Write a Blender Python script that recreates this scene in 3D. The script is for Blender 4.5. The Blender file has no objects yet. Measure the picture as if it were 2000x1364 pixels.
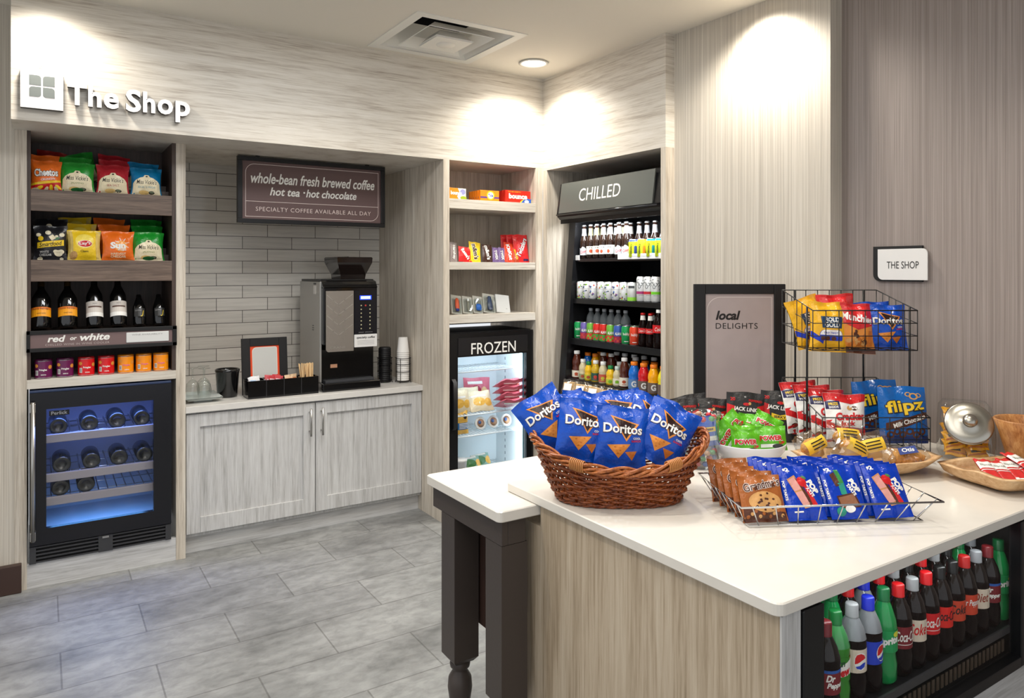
import bpy, bmesh, math, random
from mathutils import Vector, Matrix, Euler
from mathutils.geometry import tessellate_polygon

random.seed(7)
PI = math.pi
scene = bpy.context.scene
COL = scene.collection

# ------------------------------------------------------------------ camera, exposure, world, big lights
cam_d = bpy.data.cameras.new('camera')
cam = bpy.data.objects.new('camera', cam_d)
COL.objects.link(cam)
cam.location = (0, 0, 1.6)
cam.rotation_euler = (PI / 2, 0, -math.atan2(0.5429, 0.8398))
cam_d.sensor_width = 36
cam_d.lens = 25.606
cam_d.shift_y = -0.0763
cam_d.clip_start = 0.05
scene.camera = cam
vs = scene.view_settings
vs.view_transform = 'Standard'
vs.look = 'None'
vs.gamma = 1
vs.use_curve_mapping = False
vs.exposure = 0.0

world = bpy.data.worlds.new('world')
scene.world = world
world.use_nodes = True
world.node_tree.nodes['Background'].inputs[0].default_value = (0.93, 0.96, 1.0, 1)
world.node_tree.nodes['Background'].inputs[1].default_value = 0.92


def light(name, kind, loc, energy, color=(1, 1, 1), size=0.1, rot=(0, 0, 0), spot=None, blend=0.6, size_y=None):
    d = bpy.data.lights.new(name, kind)
    d.energy = energy
    d.color = color
    if kind == 'AREA':
        d.shape = 'DISK' if size_y is None else 'RECTANGLE'
        d.size = size
        if size_y:
            d.size_y = size_y
    else:
        d.shadow_soft_size = size
    if spot:
        d.spot_size = math.radians(spot)
        d.spot_blend = blend
    o = bpy.data.objects.new(name, d)
    COL.objects.link(o)
    o.location = loc
    o.rotation_euler = rot
    return o


WARM = (1.0, 0.93, 0.82)
# added area fill, out of view overhead; no fixtures are built there
light('overhead_fill', 'AREA', (0.2, 0.6, 2.9), 34, (1, 0.97, 0.92), 2.2, size_y=1.6)
light('overhead_fill', 'AREA', (1.1, 2.75, 2.9), 34, (0.96, 0.98, 1.0), 1.6, size_y=0.5)

# ------------------------------------------------------------------ materials
def lin(c):
    out = []
    for x in c:
        x = x / 255.0
        out.append(x / 12.92 if x <= 0.04045 else ((x + 0.055) / 1.055) ** 2.4)
    return tuple(out) + (1.0,)


MATS = {}


def mat(name, rgb, rough=0.5, metal=0.0, spec=0.5, emit=None, trans=0.0, coat=0.0, bump=0.0, bscale=60, var=0.0, ior=1.45, vscale=25):
    if name in MATS:
        return MATS[name]
    m = bpy.data.materials.new(name)
    m.use_nodes = True
    nt = m.node_tree
    b = nt.nodes['Principled BSDF']
    b.inputs['Base Color'].default_value = lin(rgb)
    b.inputs['Roughness'].default_value = rough
    b.inputs['Metallic'].default_value = metal
    b.inputs['Specular IOR Level'].default_value = spec
    b.inputs['Transmission Weight'].default_value = trans
    b.inputs['IOR'].default_value = ior
    b.inputs['Coat Weight'].default_value = coat
    b.inputs['Coat Roughness'].default_value = 0.08
    if emit:
        b.inputs['Emission Color'].default_value = lin(emit[0])
        b.inputs['Emission Strength'].default_value = emit[1]
    if bump or var:
        tc = nt.nodes.new('ShaderNodeTexCoord')
        n = nt.nodes.new('ShaderNodeTexNoise')
        n.inputs['Scale'].default_value = bscale if bump else vscale
        n.inputs['Detail'].default_value = 3
        nt.links.new(tc.outputs['Object'], n.inputs['Vector'])
        if bump:
            bp = nt.nodes.new('ShaderNodeBump')
            bp.inputs['Strength'].default_value = bump
            bp.inputs['Distance'].default_value = 0.01
            nt.links.new(n.outputs['Fac'], bp.inputs['Height'])
            nt.links.new(bp.outputs['Normal'], b.inputs['Normal'])
        if var:
            r = nt.nodes.new('ShaderNodeValToRGB')
            c = lin(rgb)
            r.color_ramp.elements[0].position = 0.3
            r.color_ramp.elements[1].position = 0.7
            r.color_ramp.elements[0].color = tuple(x * (1 - var) for x in c[:3]) + (1,)
            r.color_ramp.elements[1].color = tuple(min(1, x * (1 + var)) for x in c[:3]) + (1,)
            nt.links.new(n.outputs['Fac'], r.inputs['Fac'])
            nt.links.new(r.outputs['Color'], b.inputs['Base Color'])
    MATS[name] = m
    return m


def ramp(nt, stops):
    r = nt.nodes.new('ShaderNodeValToRGB')
    els = r.color_ramp.elements
    while len(els) < len(stops):
        els.new(0.5)
    for e, (p, c) in zip(els, stops):
        e.position = p
        e.color = lin(c)
    return r


def wood(name, stops, scale, rough=0.45, fine=5.0):
    """laminate with stretched grain; scale is the noise frequency along x, y, z"""
    m = bpy.data.materials.new(name)
    m.use_nodes = True
    nt = m.node_tree
    b = nt.nodes['Principled BSDF']
    b.inputs['Roughness'].default_value = rough
    tc = nt.nodes.new('ShaderNodeTexCoord')

    def noise(mul, detail, rgh, dist=0.0):
        mp = nt.nodes.new('ShaderNodeMapping')
        mp.inputs['Scale'].default_value = [s * mul for s in scale]
        nt.links.new(tc.outputs['Object'], mp.inputs['Vector'])
        n = nt.nodes.new('ShaderNodeTexNoise')
        n.inputs['Scale'].default_value = 1.0
        n.inputs['Detail'].default_value = detail
        n.inputs['Roughness'].default_value = rgh
        n.inputs['Distortion'].default_value = dist
        nt.links.new(mp.outputs['Vector'], n.inputs['Vector'])
        return n
    a = noise(1.0, 6, 0.65, 0.6)
    c = noise(fine, 3, 0.6)
    mx = nt.nodes.new('ShaderNodeMix')
    mx.inputs['Factor'].default_value = 0.38
    nt.links.new(a.outputs['Fac'], mx.inputs['A'])
    nt.links.new(c.outputs['Fac'], mx.inputs['B'])
    r = ramp(nt, stops)
    nt.links.new(mx.outputs['Result'], r.inputs['Fac'])
    nt.links.new(r.outputs['Color'], b.inputs['Base Color'])
    bp = nt.nodes.new('ShaderNodeBump')
    bp.inputs['Strength'].default_value = 0.08
    bp.inputs['Distance'].default_value = 0.003
    nt.links.new(mx.outputs['Result'], bp.inputs['Height'])
    nt.links.new(bp.outputs['Normal'], b.inputs['Normal'])
    MATS[name] = m
    return m


LAM = [(0.29, (138, 126, 113)), (0.40, (184, 174, 161)), (0.50, (207, 200, 188)), (0.62, (217, 211, 201)), (0.74, (226, 221, 212))]
LAMV = [(0.30, (136, 124, 111)), (0.42, (180, 169, 154)), (0.52, (203, 193, 178)), (0.64, (217, 209, 196)), (0.76, (228, 222, 211))]
GRY = [(0.28, (140, 138, 136)), (0.40, (176, 175, 173)), (0.50, (196, 195, 194)), (0.62, (208, 208, 207)), (0.75, (220, 220, 219))]
BGE = [(0.28, (118, 101, 82)), (0.42, (164, 146, 122)), (0.52, (186, 169, 146)), (0.64, (200, 185, 163)), (0.76, (212, 198, 178))]
BRN = [(0.28, (58, 46, 40)), (0.45, (92, 76, 66)), (0.55, (112, 94, 82)), (0.72, (134, 115, 100))]
M_wh = wood('laminate_horizontal', LAM, (1.5, 1.5, 34))
M_wv = wood('laminate_vertical', LAMV, (32, 32, 1.2))
M_gv = wood('laminate_grey_vertical', GRY, (42, 42, 1.7))
M_gh = wood('laminate_grey_horizontal', GRY, (1.6, 1.6, 28))
M_bv = wood('laminate_beige_vertical', BGE, (30, 30, 1.1))
M_br = wood('brown_wood', BRN, (1.8, 1.8, 34), rough=0.4)
M_brv = wood('brown_wood_vertical', [(0.28, (44, 34, 30)), (0.5, (70, 55, 48)), (0.72, (92, 74, 64))], (30, 30, 1.6), rough=0.45)
M_acac = wood('acacia_wood', [(0.3, (120, 70, 34)), (0.45, (172, 114, 62)), (0.58, (198, 144, 88)), (0.72, (222, 178, 122))], (38, 38, 6), rough=0.4)
M_rootw = wood('pale_root_wood', [(0.3, (146, 98, 56)), (0.42, (198, 154, 106)), (0.55, (220, 182, 136)), (0.72, (234, 204, 162))], (14, 14, 22), rough=0.45)
M_bask = wood('wicker', [(0.3, (62, 24, 8)), (0.45, (116, 52, 18)), (0.57, (154, 80, 32)), (0.72, (194, 118, 58))], (40, 40, 40), rough=0.28)
M_brim = wood('wicker_rim', [(0.3, (84, 36, 12)), (0.45, (146, 76, 30)), (0.57, (182, 106, 50)), (0.72, (212, 140, 76))], (40, 40, 40), rough=0.28)


def wallpaper(name, ca, cb, cc):
    m = bpy.data.materials.new(name)
    m.use_nodes = True
    nt = m.node_tree
    b = nt.nodes['Principled BSDF']
    b.inputs['Roughness'].default_value = 0.62
    tc = nt.nodes.new('ShaderNodeTexCoord')
    outs = []
    for sc, det in (((150, 150, 0.5), 2), ((420, 420, 3), 2)):
        mp = nt.nodes.new('ShaderNodeMapping')
        mp.inputs['Scale'].default_value = sc
        nt.links.new(tc.outputs['Object'], mp.inputs['Vector'])
        n = nt.nodes.new('ShaderNodeTexNoise')
        n.inputs['Scale'].default_value = 1
        n.inputs['Detail'].default_value = det
        nt.links.new(mp.outputs['Vector'], n.inputs['Vector'])
        outs.append(n)
    mx = nt.nodes.new('ShaderNodeMix')
    mx.inputs['Factor'].default_value = 0.45
    nt.links.new(outs[0].outputs['Fac'], mx.inputs['A'])
    nt.links.new(outs[1].outputs['Fac'], mx.inputs['B'])
    r = ramp(nt, [(0.33, ca), (0.5, cb), (0.66, cc)])
    nt.links.new(mx.outputs['Result'], r.inputs['Fac'])
    nt.links.new(r.outputs['Color'], b.inputs['Base Color'])
    bp = nt.nodes.new('ShaderNodeBump')
    bp.inputs['Strength'].default_value = 0.15
    bp.inputs['Distance'].default_value = 0.002
    nt.links.new(mx.outputs['Result'], bp.inputs['Height'])
    nt.links.new(bp.outputs['Normal'], b.inputs['Normal'])
    MATS[name] = m
    return m


M_wp = wallpaper('striped_wallpaper', (172, 164, 152), (194, 186, 173), (210, 203, 191))
M_wpd = wallpaper('striped_wallpaper_shaded', (126, 115, 109), (144, 133, 127), (160, 149, 143))  # same wallpaper darkened; shade of the unlit recess is painted in


def brickmat(name, c1, c2, mortar, bw, rh, off, msize, loc, rough, vertical=False, cloud=None, bump=0.3):
    m = bpy.data.materials.new(name)
    m.use_nodes = True
    nt = m.node_tree
    b = nt.nodes['Principled BSDF']
    tc = nt.nodes.new('ShaderNodeTexCoord')
    mp = nt.nodes.new('ShaderNodeMapping')
    mp.inputs['Location'].default_value = loc
    if vertical:
        sp = nt.nodes.new('ShaderNodeSeparateXYZ')
        cb = nt.nodes.new('ShaderNodeCombineXYZ')
        nt.links.new(tc.outputs['Object'], sp.inputs[0])
        nt.links.new(sp.outputs['X'], cb.inputs['X'])
        nt.links.new(sp.outputs['Z'], cb.inputs['Y'])
        nt.links.new(cb.outputs[0], mp.inputs['Vector'])
    else:
        nt.links.new(tc.outputs['Object'], mp.inputs['Vector'])
    br = nt.nodes.new('ShaderNodeTexBrick')
    br.inputs['Scale'].default_value = 1
    br.inputs['Brick Width'].default_value = bw
    br.inputs['Row Height'].default_value = rh
    br.inputs['Mortar Size'].default_value = msize
    br.inputs['Mortar Smooth'].default_value = 0.1
    br.inputs['Bias'].default_value = 0
    br.offset = off
    br.inputs['Color1'].default_value = lin(c1)
    br.inputs['Color2'].default_value = lin(c2)
    br.inputs['Mortar'].default_value = lin(mortar)
    nt.links.new(mp.outputs['Vector'], br.inputs['Vector'])
    col = br.outputs['Color']
    if cloud:
        fac = None
        for sc, det, stops in cloud:
            m2 = nt.nodes.new('ShaderNodeMapping')
            m2.inputs['Scale'].default_value = sc
            nt.links.new(tc.outputs['Object'], m2.inputs['Vector'])
            n = nt.nodes.new('ShaderNodeTexNoise')
            n.inputs['Scale'].default_value = 1
            n.inputs['Detail'].default_value = det
            n.inputs['Roughness'].default_value = 0.62
            n.inputs['Distortion'].default_value = 0.4
            nt.links.new(m2.outputs['Vector'], n.inputs['Vector'])
            r = ramp(nt, stops)
            nt.links.new(n.outputs['Fac'], r.inputs['Fac'])
            mm = nt.nodes.new('ShaderNodeMix')
            mm.data_type = 'RGBA'
            mm.blend_type = 'MULTIPLY'
            mm.inputs['Factor'].default_value = 1
            nt.links.new(col, mm.inputs['A'])
            nt.links.new(r.outputs['Color'], mm.inputs['B'])
            col = mm.outputs['Result']
    nt.links.new(col, b.inputs['Base Color'])
    b.inputs['Roughness'].default_value = rough
    bp = nt.nodes.new('ShaderNodeBump')
    bp.inputs['Strength'].default_value = bump
    bp.inputs['Distance'].default_value = 0.004
    bp.invert = True
    nt.links.new(br.outputs['Fac'], bp.inputs['Height'])
    nt.links.new(bp.outputs['Normal'], b.inputs['Normal'])
    MATS[name] = m
    return m


M_floor = brickmat('stone_floor_tile', (158, 159, 158), (172, 173, 171), (134, 134, 132), 0.652, 0.319, 0.5, 0.0035,
                   (-0.393, -0.08, 0), 0.42, cloud=[((1.8, 4.6, 1), 7, [(0.28, (176, 176, 176)), (0.5, (226, 226, 226)), (0.72, (255, 255, 255))]),
                                                       ((14, 22, 1), 5, [(0.3, (214, 214, 214)), (0.6, (252, 252, 252))])], bump=0.25)
M_tile = brickmat('grey_subway_tile', (204, 199, 190), (216, 211, 202), (104, 98, 92), 0.3335, 0.0835, 0.5, 0.0022,
                  (-0.1455, 0.003, 0), 0.16, vertical=True, cloud=[((3, 1, 60), 3, [(0.3, (236, 236, 236)), (0.6, (255, 255, 255))])], bump=0.5)


def glass_pane(name, tint=(255, 255, 255), refl=1.0):
    """thin clear glazing: see-through, with a Fresnel mirror on top"""
    m = bpy.data.materials.new(name)
    m.use_nodes = True
    nt = m.node_tree
    nt.nodes.clear()
    out = nt.nodes.new('ShaderNodeOutputMaterial')
    mx = nt.nodes.new('ShaderNodeMixShader')
    t = nt.nodes.new('ShaderNodeBsdfTransparent')
    t.inputs[0].default_value = lin(tint)
    g = nt.nodes.new('ShaderNodeBsdfGlossy')
    g.inputs['Roughness'].default_value = 0.02
    f = nt.nodes.new('ShaderNodeFresnel')
    f.inputs['IOR'].default_value = 1.45
    mu = nt.nodes.new('ShaderNodeMath')
    mu.operation = 'MULTIPLY'
    mu.inputs[1].default_value = refl
    # only the outer face mirrors; the far face of the sheet just lets light out
    ge = nt.nodes.new('ShaderNodeNewGeometry')
    fr = nt.nodes.new('ShaderNodeMath')
    fr.operation = 'SUBTRACT'
    fr.inputs[0].default_value = 1.0
    nt.links.new(ge.outputs['Backfacing'], fr.inputs[1])
    m3 = nt.nodes.new('ShaderNodeMath')
    m3.operation = 'MULTIPLY'
    nt.links.new(f.outputs[0], mu.inputs[0])
    nt.links.new(mu.outputs[0], m3.inputs[0])
    nt.links.new(fr.outputs[0], m3.inputs[1])
    nt.links.new(m3.outputs[0], mx.inputs[0])
    nt.links.new(t.outputs[0], mx.inputs[1])
    nt.links.new(g.outputs[0], mx.inputs[2])
    nt.links.new(mx.outputs[0], out.inputs[0])
    MATS[name] = m
    return m


def clear_sheet(name, tint, base, edge):
    """thin curved glass or film: glints grow towards grazing angles on both faces"""
    m = bpy.data.materials.new(name)
    m.use_nodes = True
    nt = m.node_tree
    nt.nodes.clear()
    out = nt.nodes.new('ShaderNodeOutputMaterial')
    mx = nt.nodes.new('ShaderNodeMixShader')
    t = nt.nodes.new('ShaderNodeBsdfTransparent')
    t.inputs[0].default_value = lin(tint)
    g = nt.nodes.new('ShaderNodeBsdfGlossy')
    g.inputs['Roughness'].default_value = 0.05
    w = nt.nodes.new('ShaderNodeLayerWeight')
    w.inputs['Blend'].default_value = 0.5
    p = nt.nodes.new('ShaderNodeMath')
    p.operation = 'POWER'
    p.inputs[1].default_value = 2.5
    k = nt.nodes.new('ShaderNodeMath')
    k.operation = 'MULTIPLY_ADD'
    k.inputs[1].default_value = edge
    k.inputs[2].default_value = base
    nt.links.new(w.outputs['Facing'], p.inputs[0])
    nt.links.new(p.outputs[0], k.inputs[0])
    nt.links.new(k.outputs[0], mx.inputs[0])
    nt.links.new(t.outputs[0], mx.inputs[1])
    nt.links.new(g.outputs[0], mx.inputs[2])
    nt.links.new(mx.outputs[0], out.inputs[0])
    MATS[name] = m
    return m


M_pane = glass_pane('door_glass', refl=0.8)
M_panes = glass_pane('coated_glass', refl=0.35)
M_film = clear_sheet('clear_film', (248, 249, 249), 0.10, 0.45)
M_jarg = clear_sheet('jar_glass', (250, 252, 251), 0.07, 0.70)

WHITE = mat('white_print', (240, 238, 232), 0.45)
BLACK = mat('black_plastic', (17, 17, 19), 0.32)
BLACKM = mat('black_matte', (20, 19, 20), 0.55)
BLKINK = mat('black_ink', (26, 22, 22), 0.5)
STEEL = mat('brushed_steel', (176, 174, 170), 0.3, metal=0.95)
CHROME = mat('chrome_wire', (200, 200, 200), 0.14, metal=1.0)
M_ceil = mat('ceiling_paint', (222, 216, 204), 0.8, bump=0.03, bscale=200)
M_quartz = mat('white_quartz', (222, 217, 208), 0.16, spec=0.5, var=0.02, vscale=14)
M_espr = mat('espresso_paint', (66, 58, 54), 0.42, bump=0.03, bscale=90)
M_base = mat('dark_baseboard_vinyl', (62, 44, 37), 0.4)
M_wire = mat('black_wire', (14, 14, 14), 0.38)
M_dark = mat('dark_interior', (24, 24, 27), 0.5)
M_lamp = mat('lamp_glow', (255, 250, 240), 0.5, emit=((255, 248, 236), 14))
M_wm = mat('white_metal', (226, 224, 217), 0.45)

# ------------------------------------------------------------------ mesh builder
class MB:
    def __init__(s):
        s.v, s.f, s.m, s.sm, s.mats = [], [], [], [], []
        s.M = None

    def mi(s, m):
        if m not in s.mats:
            s.mats.append(m)
        return s.mats.index(m)

    def vert(s, p):
        p = Vector(p)
        s.v.append(s.M @ p if s.M is not None else p)
        return len(s.v) - 1

    def face(s, idx, m, smooth=False):
        s.f.append(tuple(idx))
        s.m.append(s.mi(m))
        s.sm.append(smooth)

    def poly(s, pts, m, smooth=False):
        s.face([s.vert(p) for p in pts], m, smooth)

    def box(s, a, b, m, bev=0.0):
        x0, y0, z0 = [min(p, q) for p, q in zip(a, b)]
        x1, y1, z1 = [max(p, q) for p, q in zip(a, b)]
        if bev <= 0:
            i = [s.vert(p) for p in ((x0, y0, z0), (x1, y0, z0), (x1, y1, z0), (x0, y1, z0), (x0, y0, z1), (x1, y0, z1), (x1, y1, z1), (x0, y1, z1))]
            for q in ((0, 3, 2, 1), (4, 5, 6, 7), (0, 1, 5, 4), (1, 2, 6, 5), (2, 3, 7, 6), (3, 0, 4, 7)):
                s.face([i[k] for k in q], m)
            return s
        bm = bmesh.new()
        bmesh.ops.create_cube(bm, size=1)
        for v in bm.verts:
            v.co = Vector(((x0 + x1) / 2 + v.co.x * (x1 - x0), (y0 + y1) / 2 + v.co.y * (y1 - y0), (z0 + z1) / 2 + v.co.z * (z1 - z0)))
        bmesh.ops.bevel(bm, geom=bm.edges[:], offset=min(bev, 0.49 * min(x1 - x0, y1 - y0, z1 - z0)), segments=2, profile=0.5, affect='EDGES')
        s.add_bm(bm, m)
        return s

    def add_bm(s, bm, m, smooth=False):
        base = {}
        for v in bm.verts:
            base[v] = s.vert(v.co)
        for f in bm.faces:
            s.face([base[v] for v in f.verts], m, smooth)
        bm.free()

    def lathe(s, prof, n=24, m=None, cx=0, cy=0, smooth=True, sx=1, sy=1):
        """prof: (r, z[, material]) bottom to top; the material of a point covers the band above it"""
        rings = []
        for p in prof:
            r, z = p[0], p[1]
            if r <= 1e-6:
                rings.append([s.vert((cx, cy, z))])
            else:
                rings.append([s.vert((cx + sx * r * math.cos(2 * PI * k / n), cy + sy * r * math.sin(2 * PI * k / n), z)) for k in range(n)])
        cur = m
        for i in range(len(prof) - 1):
            if len(prof[i]) > 2:
                cur = prof[i][2]
            a, b = rings[i], rings[i + 1]
            for k in range(n):
                k2 = (k + 1) % n
                if len(a) == 1 and len(b) == 1:
                    continue
                if len(a) == 1:
                    s.face((a[0], b[k2], b[k]), cur, smooth)
                elif len(b) == 1:
                    s.face((a[k], a[k2], b[0]), cur, smooth)
                else:
                    s.face((a[k], a[k2], b[k2], b[k]), cur, smooth)
        return s

    def tube(s, pts, r, m, n=8, closed=False, smooth=True):
        pts = [Vector(p) for p in pts]
        N = len(pts)
        rings = []
        up = Vector((0, 0, 1))
        prev = None
        for i, p in enumerate(pts):
            if closed:
                t = (pts[(i + 1) % N] - pts[i - 1])
            else:
                t = pts[min(i + 1, N - 1)] - pts[max(i - 1, 0)]
            if t.length < 1e-9:
                t = Vector((0, 0, 1))
            t.normalize()
            if prev is None:
                a = t.cross(up)
                if a.length < 0.1:
                    a = t.cross(Vector((1, 0, 0)))
            else:
                a = prev - t * prev.dot(t)
                if a.length < 1e-6:
                    a = t.orthogonal()
            a.normalize()
            prev = a
            b = t.cross(a)
            rr = r[i] if isinstance(r, (list, tuple)) else r
            rings.append([s.vert(p + (a * math.cos(2 * PI * k / n) + b * math.sin(2 * PI * k / n)) * rr) for k in range(n)])
        for i in range(N if closed else N - 1):
            a, b = rings[i], rings[(i + 1) % N]
            for k in range(n):
                s.face((a[k], a[(k + 1) % n], b[(k + 1) % n], b[k]), m, smooth)
        if not closed:
            s.face(rings[0][::-1], m)
            s.face(rings[-1], m)
        return s

    def grid(s, fn, nu, nv, m, smooth=True, flip=False):
        idx = [[s.vert(fn(i / nu, j / nv)) for i in range(nu + 1)] for j in range(nv + 1)]
        for j in range(nv):
            for i in range(nu):
                q = (idx[j][i], idx[j][i + 1], idx[j + 1][i + 1], idx[j + 1][i])
                s.face(q[::-1] if flip else q, m, smooth)
        return s

    def prism(s, pts, fn, d, m, mside=None):
        """2D outline extruded by d along the third axis of fn(x, y, h)"""
        n = len(pts)
        a = [s.vert(fn(x, y, 0)) for x, y in pts]
        b = [s.vert(fn(x, y, d)) for x, y in pts]
        tris = tessellate_polygon([[Vector((x, y, 0)) for x, y in pts]])
        for t in tris:
            s.face([b[k] for k in t], m)
            s.face([a[k] for k in t[::-1]], m)
        for k in range(n):
            s.face((a[k], a[(k + 1) % n], b[(k + 1) % n], b[k]), mside or m)
        return s

    def mesh(s, name):
        me = bpy.data.meshes.new(name)
        me.from_pydata([tuple(v) for v in s.v], [], s.f)
        for m in s.mats:
            me.materials.append(m)
        me.polygons.foreach_set('material_index', s.m)
        me.polygons.foreach_set('use_smooth', s.sm)
        bm = bmesh.new()
        bm.from_mesh(me)
        bmesh.ops.recalc_face_normals(bm, faces=bm.faces[:])
        bm.to_mesh(me)
        bm.free()
        me.update()
        return me

    def build(s, name, parent=None):
        return link(name, s.mesh(name), parent)


def link(name, me, parent=None):
    o = bpy.data.objects.new(name, me)
    COL.objects.link(o)
    if parent is not None:
        o.parent = parent
    return o


def tag(o, label, cat, group=None):
    o['label'] = label
    o['category'] = cat
    if group:
        o['group'] = group
    return o


def thing(name, label, cat, loc=(0, 0, 0), rot=(0, 0, 0), group=None):
    o = link(name, None)
    o.location = loc
    o.rotation_euler = rot
    return tag(o, label, cat, group)


def struct(o):
    o['kind'] = 'structure'
    return o


def sbox(name, a, b, m, bev=0.0):
    return struct(MB().box(a, b, m, bev).build(name))


class Kind:
    """a kind of thing: one mesh, or parts (and their sub-parts) that every copy shares"""

    def __init__(s, name, cat, parts):
        s.name, s.cat = name, cat
        s.parts = [(p[0], p[1].mesh(p[0]) if isinstance(p[1], MB) else p[1],
                    [(q[0], q[1].mesh(q[0])) for q in (p[2] if len(p) > 2 else [])]) for p in parts]

    def put(s, label, loc, rot=(0, 0, 0), group=None, scale=None):
        if len(s.parts) == 1 and not s.parts[0][2]:
            r = link(s.name, s.parts[0][1])
        else:
            r = link(s.name, None)
            for pn, me, subs in s.parts:
                o = link(pn, me, r)
                for sn, sm in subs:
                    link(sn, sm, o)
        r.location = loc
        r.rotation_euler = rot
        if scale:
            r.scale = scale if isinstance(scale, tuple) else (scale,) * 3
        return tag(r, label, s.cat, group)


# ------------------------------------------------------------------ flat artwork: lists of 2D triangles
def P(pts, holes=None):
    loops = [[Vector((x, y, 0)) for x, y in pts]] + [[Vector((x, y, 0)) for x, y in h] for h in (holes or [])]
    flat = [p for l in loops for p in l]
    return [[(flat[k].x, flat[k].y) for k in t] for t in tessellate_polygon(loops)]


def R(x0, y0, x1, y1):
    return [[(x0, y0), (x1, y0), (x1, y1)], [(x0, y0), (x1, y1), (x0, y1)]]


def E(cx, cy, rx, ry, n=18, rot=0.0):
    c, s = math.cos(rot), math.sin(rot)
    pts = []
    for k in range(n):
        a = 2 * PI * k / n
        x, y = rx * math.cos(a), ry * math.sin(a)
        pts.append((cx + x * c - y * s, cy + x * s + y * c))
    return [[(cx, cy), pts[k], pts[(k + 1) % n]] for k in range(n)]


def RR(x0, y0, x1, y1, radii, n=6):
    """rectangle outline with a radius per corner: bottom-left, bottom-right, top-right, top-left"""
    out = []
    for (cx, cy, sx, sy, a0), r in zip(((x0, y0, 1, 1, PI), (x1, y0, -1, 1, 1.5 * PI), (x1, y1, -1, -1, 0), (x0, y1, 1, -1, PI / 2)), radii):
        if r <= 0:
            out.append((cx, cy))
            continue
        for k in range(n + 1):
            a = a0 + PI / 2 * k / n
            out.append((cx + sx * r + r * math.cos(a), cy + sy * r + r * math.sin(a)))
    return out


def inset_ring(outer, inner):
    n = len(outer)
    t = []
    for k in range(n):
        a, b, c, d = outer[k], outer[(k + 1) % n], inner[(k + 1) % n], inner[k]
        t += [[a, b, c], [a, c, d]]
    return t


def line(x0, y0, x1, y1, w):
    dx, dy = x1 - x0, y1 - y0
    l = math.hypot(dx, dy) or 1
    nx, ny = -dy / l * w / 2, dx / l * w / 2
    return [[(x0 + nx, y0 + ny), (x0 - nx, y0 - ny), (x1 - nx, y1 - ny)], [(x0 + nx, y0 + ny), (x1 - nx, y1 - ny), (x1 + nx, y1 + ny)]]


def strokes(pts, w):
    out = []
    for a, b in zip(pts, pts[1:]):
        out += line(a[0], a[1], b[0], b[1], w)
    for p in pts[1:-1]:
        out += E(p[0], p[1], w / 2, w / 2, 8)
    return out


_TX = {}


def _raw(s, bold, shear, spacing):
    key = (s, bold, shear, spacing)
    if key in _TX:
        return _TX[key]
    cu = bpy.data.curves.new('lettering', 'FONT')
    cu.body = s
    cu.offset = bold
    cu.shear = shear
    cu.space_character = spacing
    cu.resolution_u = 3
    ob = bpy.data.objects.new('lettering', cu)
    me = bpy.data.meshes.new_from_object(ob)
    me.calc_loop_triangles()
    t = [[(me.vertices[i].co.x, me.vertices[i].co.y) for i in tr.vertices] for tr in me.loop_triangles]
    bpy.data.objects.remove(ob)
    bpy.data.curves.remove(cu)
    bpy.data.meshes.remove(me)
    _TX[key] = t
    return t


def T(s, cx, cy, w, h=None, rot=0.0, bold=0.0, shear=0.0, spacing=1.0):
    """lettering centred on (cx, cy), w wide; h fixes the height too"""
    t = _raw(s, bold, shear, spacing)
    xs = [p[0] for q in t for p in q]
    ys = [p[1] for q in t for p in q]
    if not xs:
        return []
    x0, x1, y0, y1 = min(xs), max(xs), min(ys), max(ys)
    kx = w / (x1 - x0)
    ky = h / (y1 - y0) if h else kx
    c, sn = math.cos(rot), math.sin(rot)
    out = []
    for q in t:
        tri = []
        for x, y in q:
            x, y = (x - (x0 + x1) / 2) * kx, (y - (y0 + y1) / 2) * ky
            tri.append((cx + x * c - y * sn, cy + x * sn + y * c))
        out.append(tri)
    return out


def _clip(poly, axis, lo, hi):
    for lim, sgn in ((lo, 1), (hi, -1)):
        out = []
        n = len(poly)
        for i in range(n):
            a, b = poly[i], poly[(i + 1) % n]
            da, db = (a[axis] - lim) * sgn, (b[axis] - lim) * sgn
            if da >= 0:
                out.append(a)
            if (da > 0 and db < 0) or (da < 0 and db > 0):
                t = da / (da - db)
                out.append((a[0] + (b[0] - a[0]) * t, a[1] + (b[1] - a[1]) * t))
        poly = out
        if len(poly) < 3:
            return []
    return poly


def decal(mb, tris, m, surf, du, dv, layer=1, box=None):
    """lay 2D artwork on a surface: cut along the surface's own grid, then lift each piece by its layer"""
    for t in tris:
        if box:
            t = _clip(_clip(t, 0, box[0], box[2]), 1, box[1], box[3])
            if len(t) < 3:
                continue
        x0, x1 = min(p[0] for p in t), max(p[0] for p in t)
        for i in range(math.floor(x0 / du + 1e-6), math.floor((x1 - 1e-9) / du) + 1):
            a = _clip(t, 0, i * du, (i + 1) * du)
            if len(a) < 3:
                continue
            y0, y1 = min(p[1] for p in a), max(p[1] for p in a)
            for j in range(math.floor(y0 / dv + 1e-6), math.floor((y1 - 1e-9) / dv) + 1):
                b = _clip(a, 1, j * dv, (j + 1) * dv)
                if len(b) >= 3:
                    mb.face([mb.vert(surf(p[0], p[1], layer)) for p in b], m, True)


def flat_decal(mb, tris, m, fn):
    for t in tris:
        mb.face([mb.vert(fn(p[0], p[1])) for p in t], m)


# ------------------------------------------------------------------ packets
def foil(name, rgb, rough=0.3, spec=0.6):
    return mat('foil_' + name, rgb, rough, spec=0.5, coat=0.18, bump=0.55, bscale=34)


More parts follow.
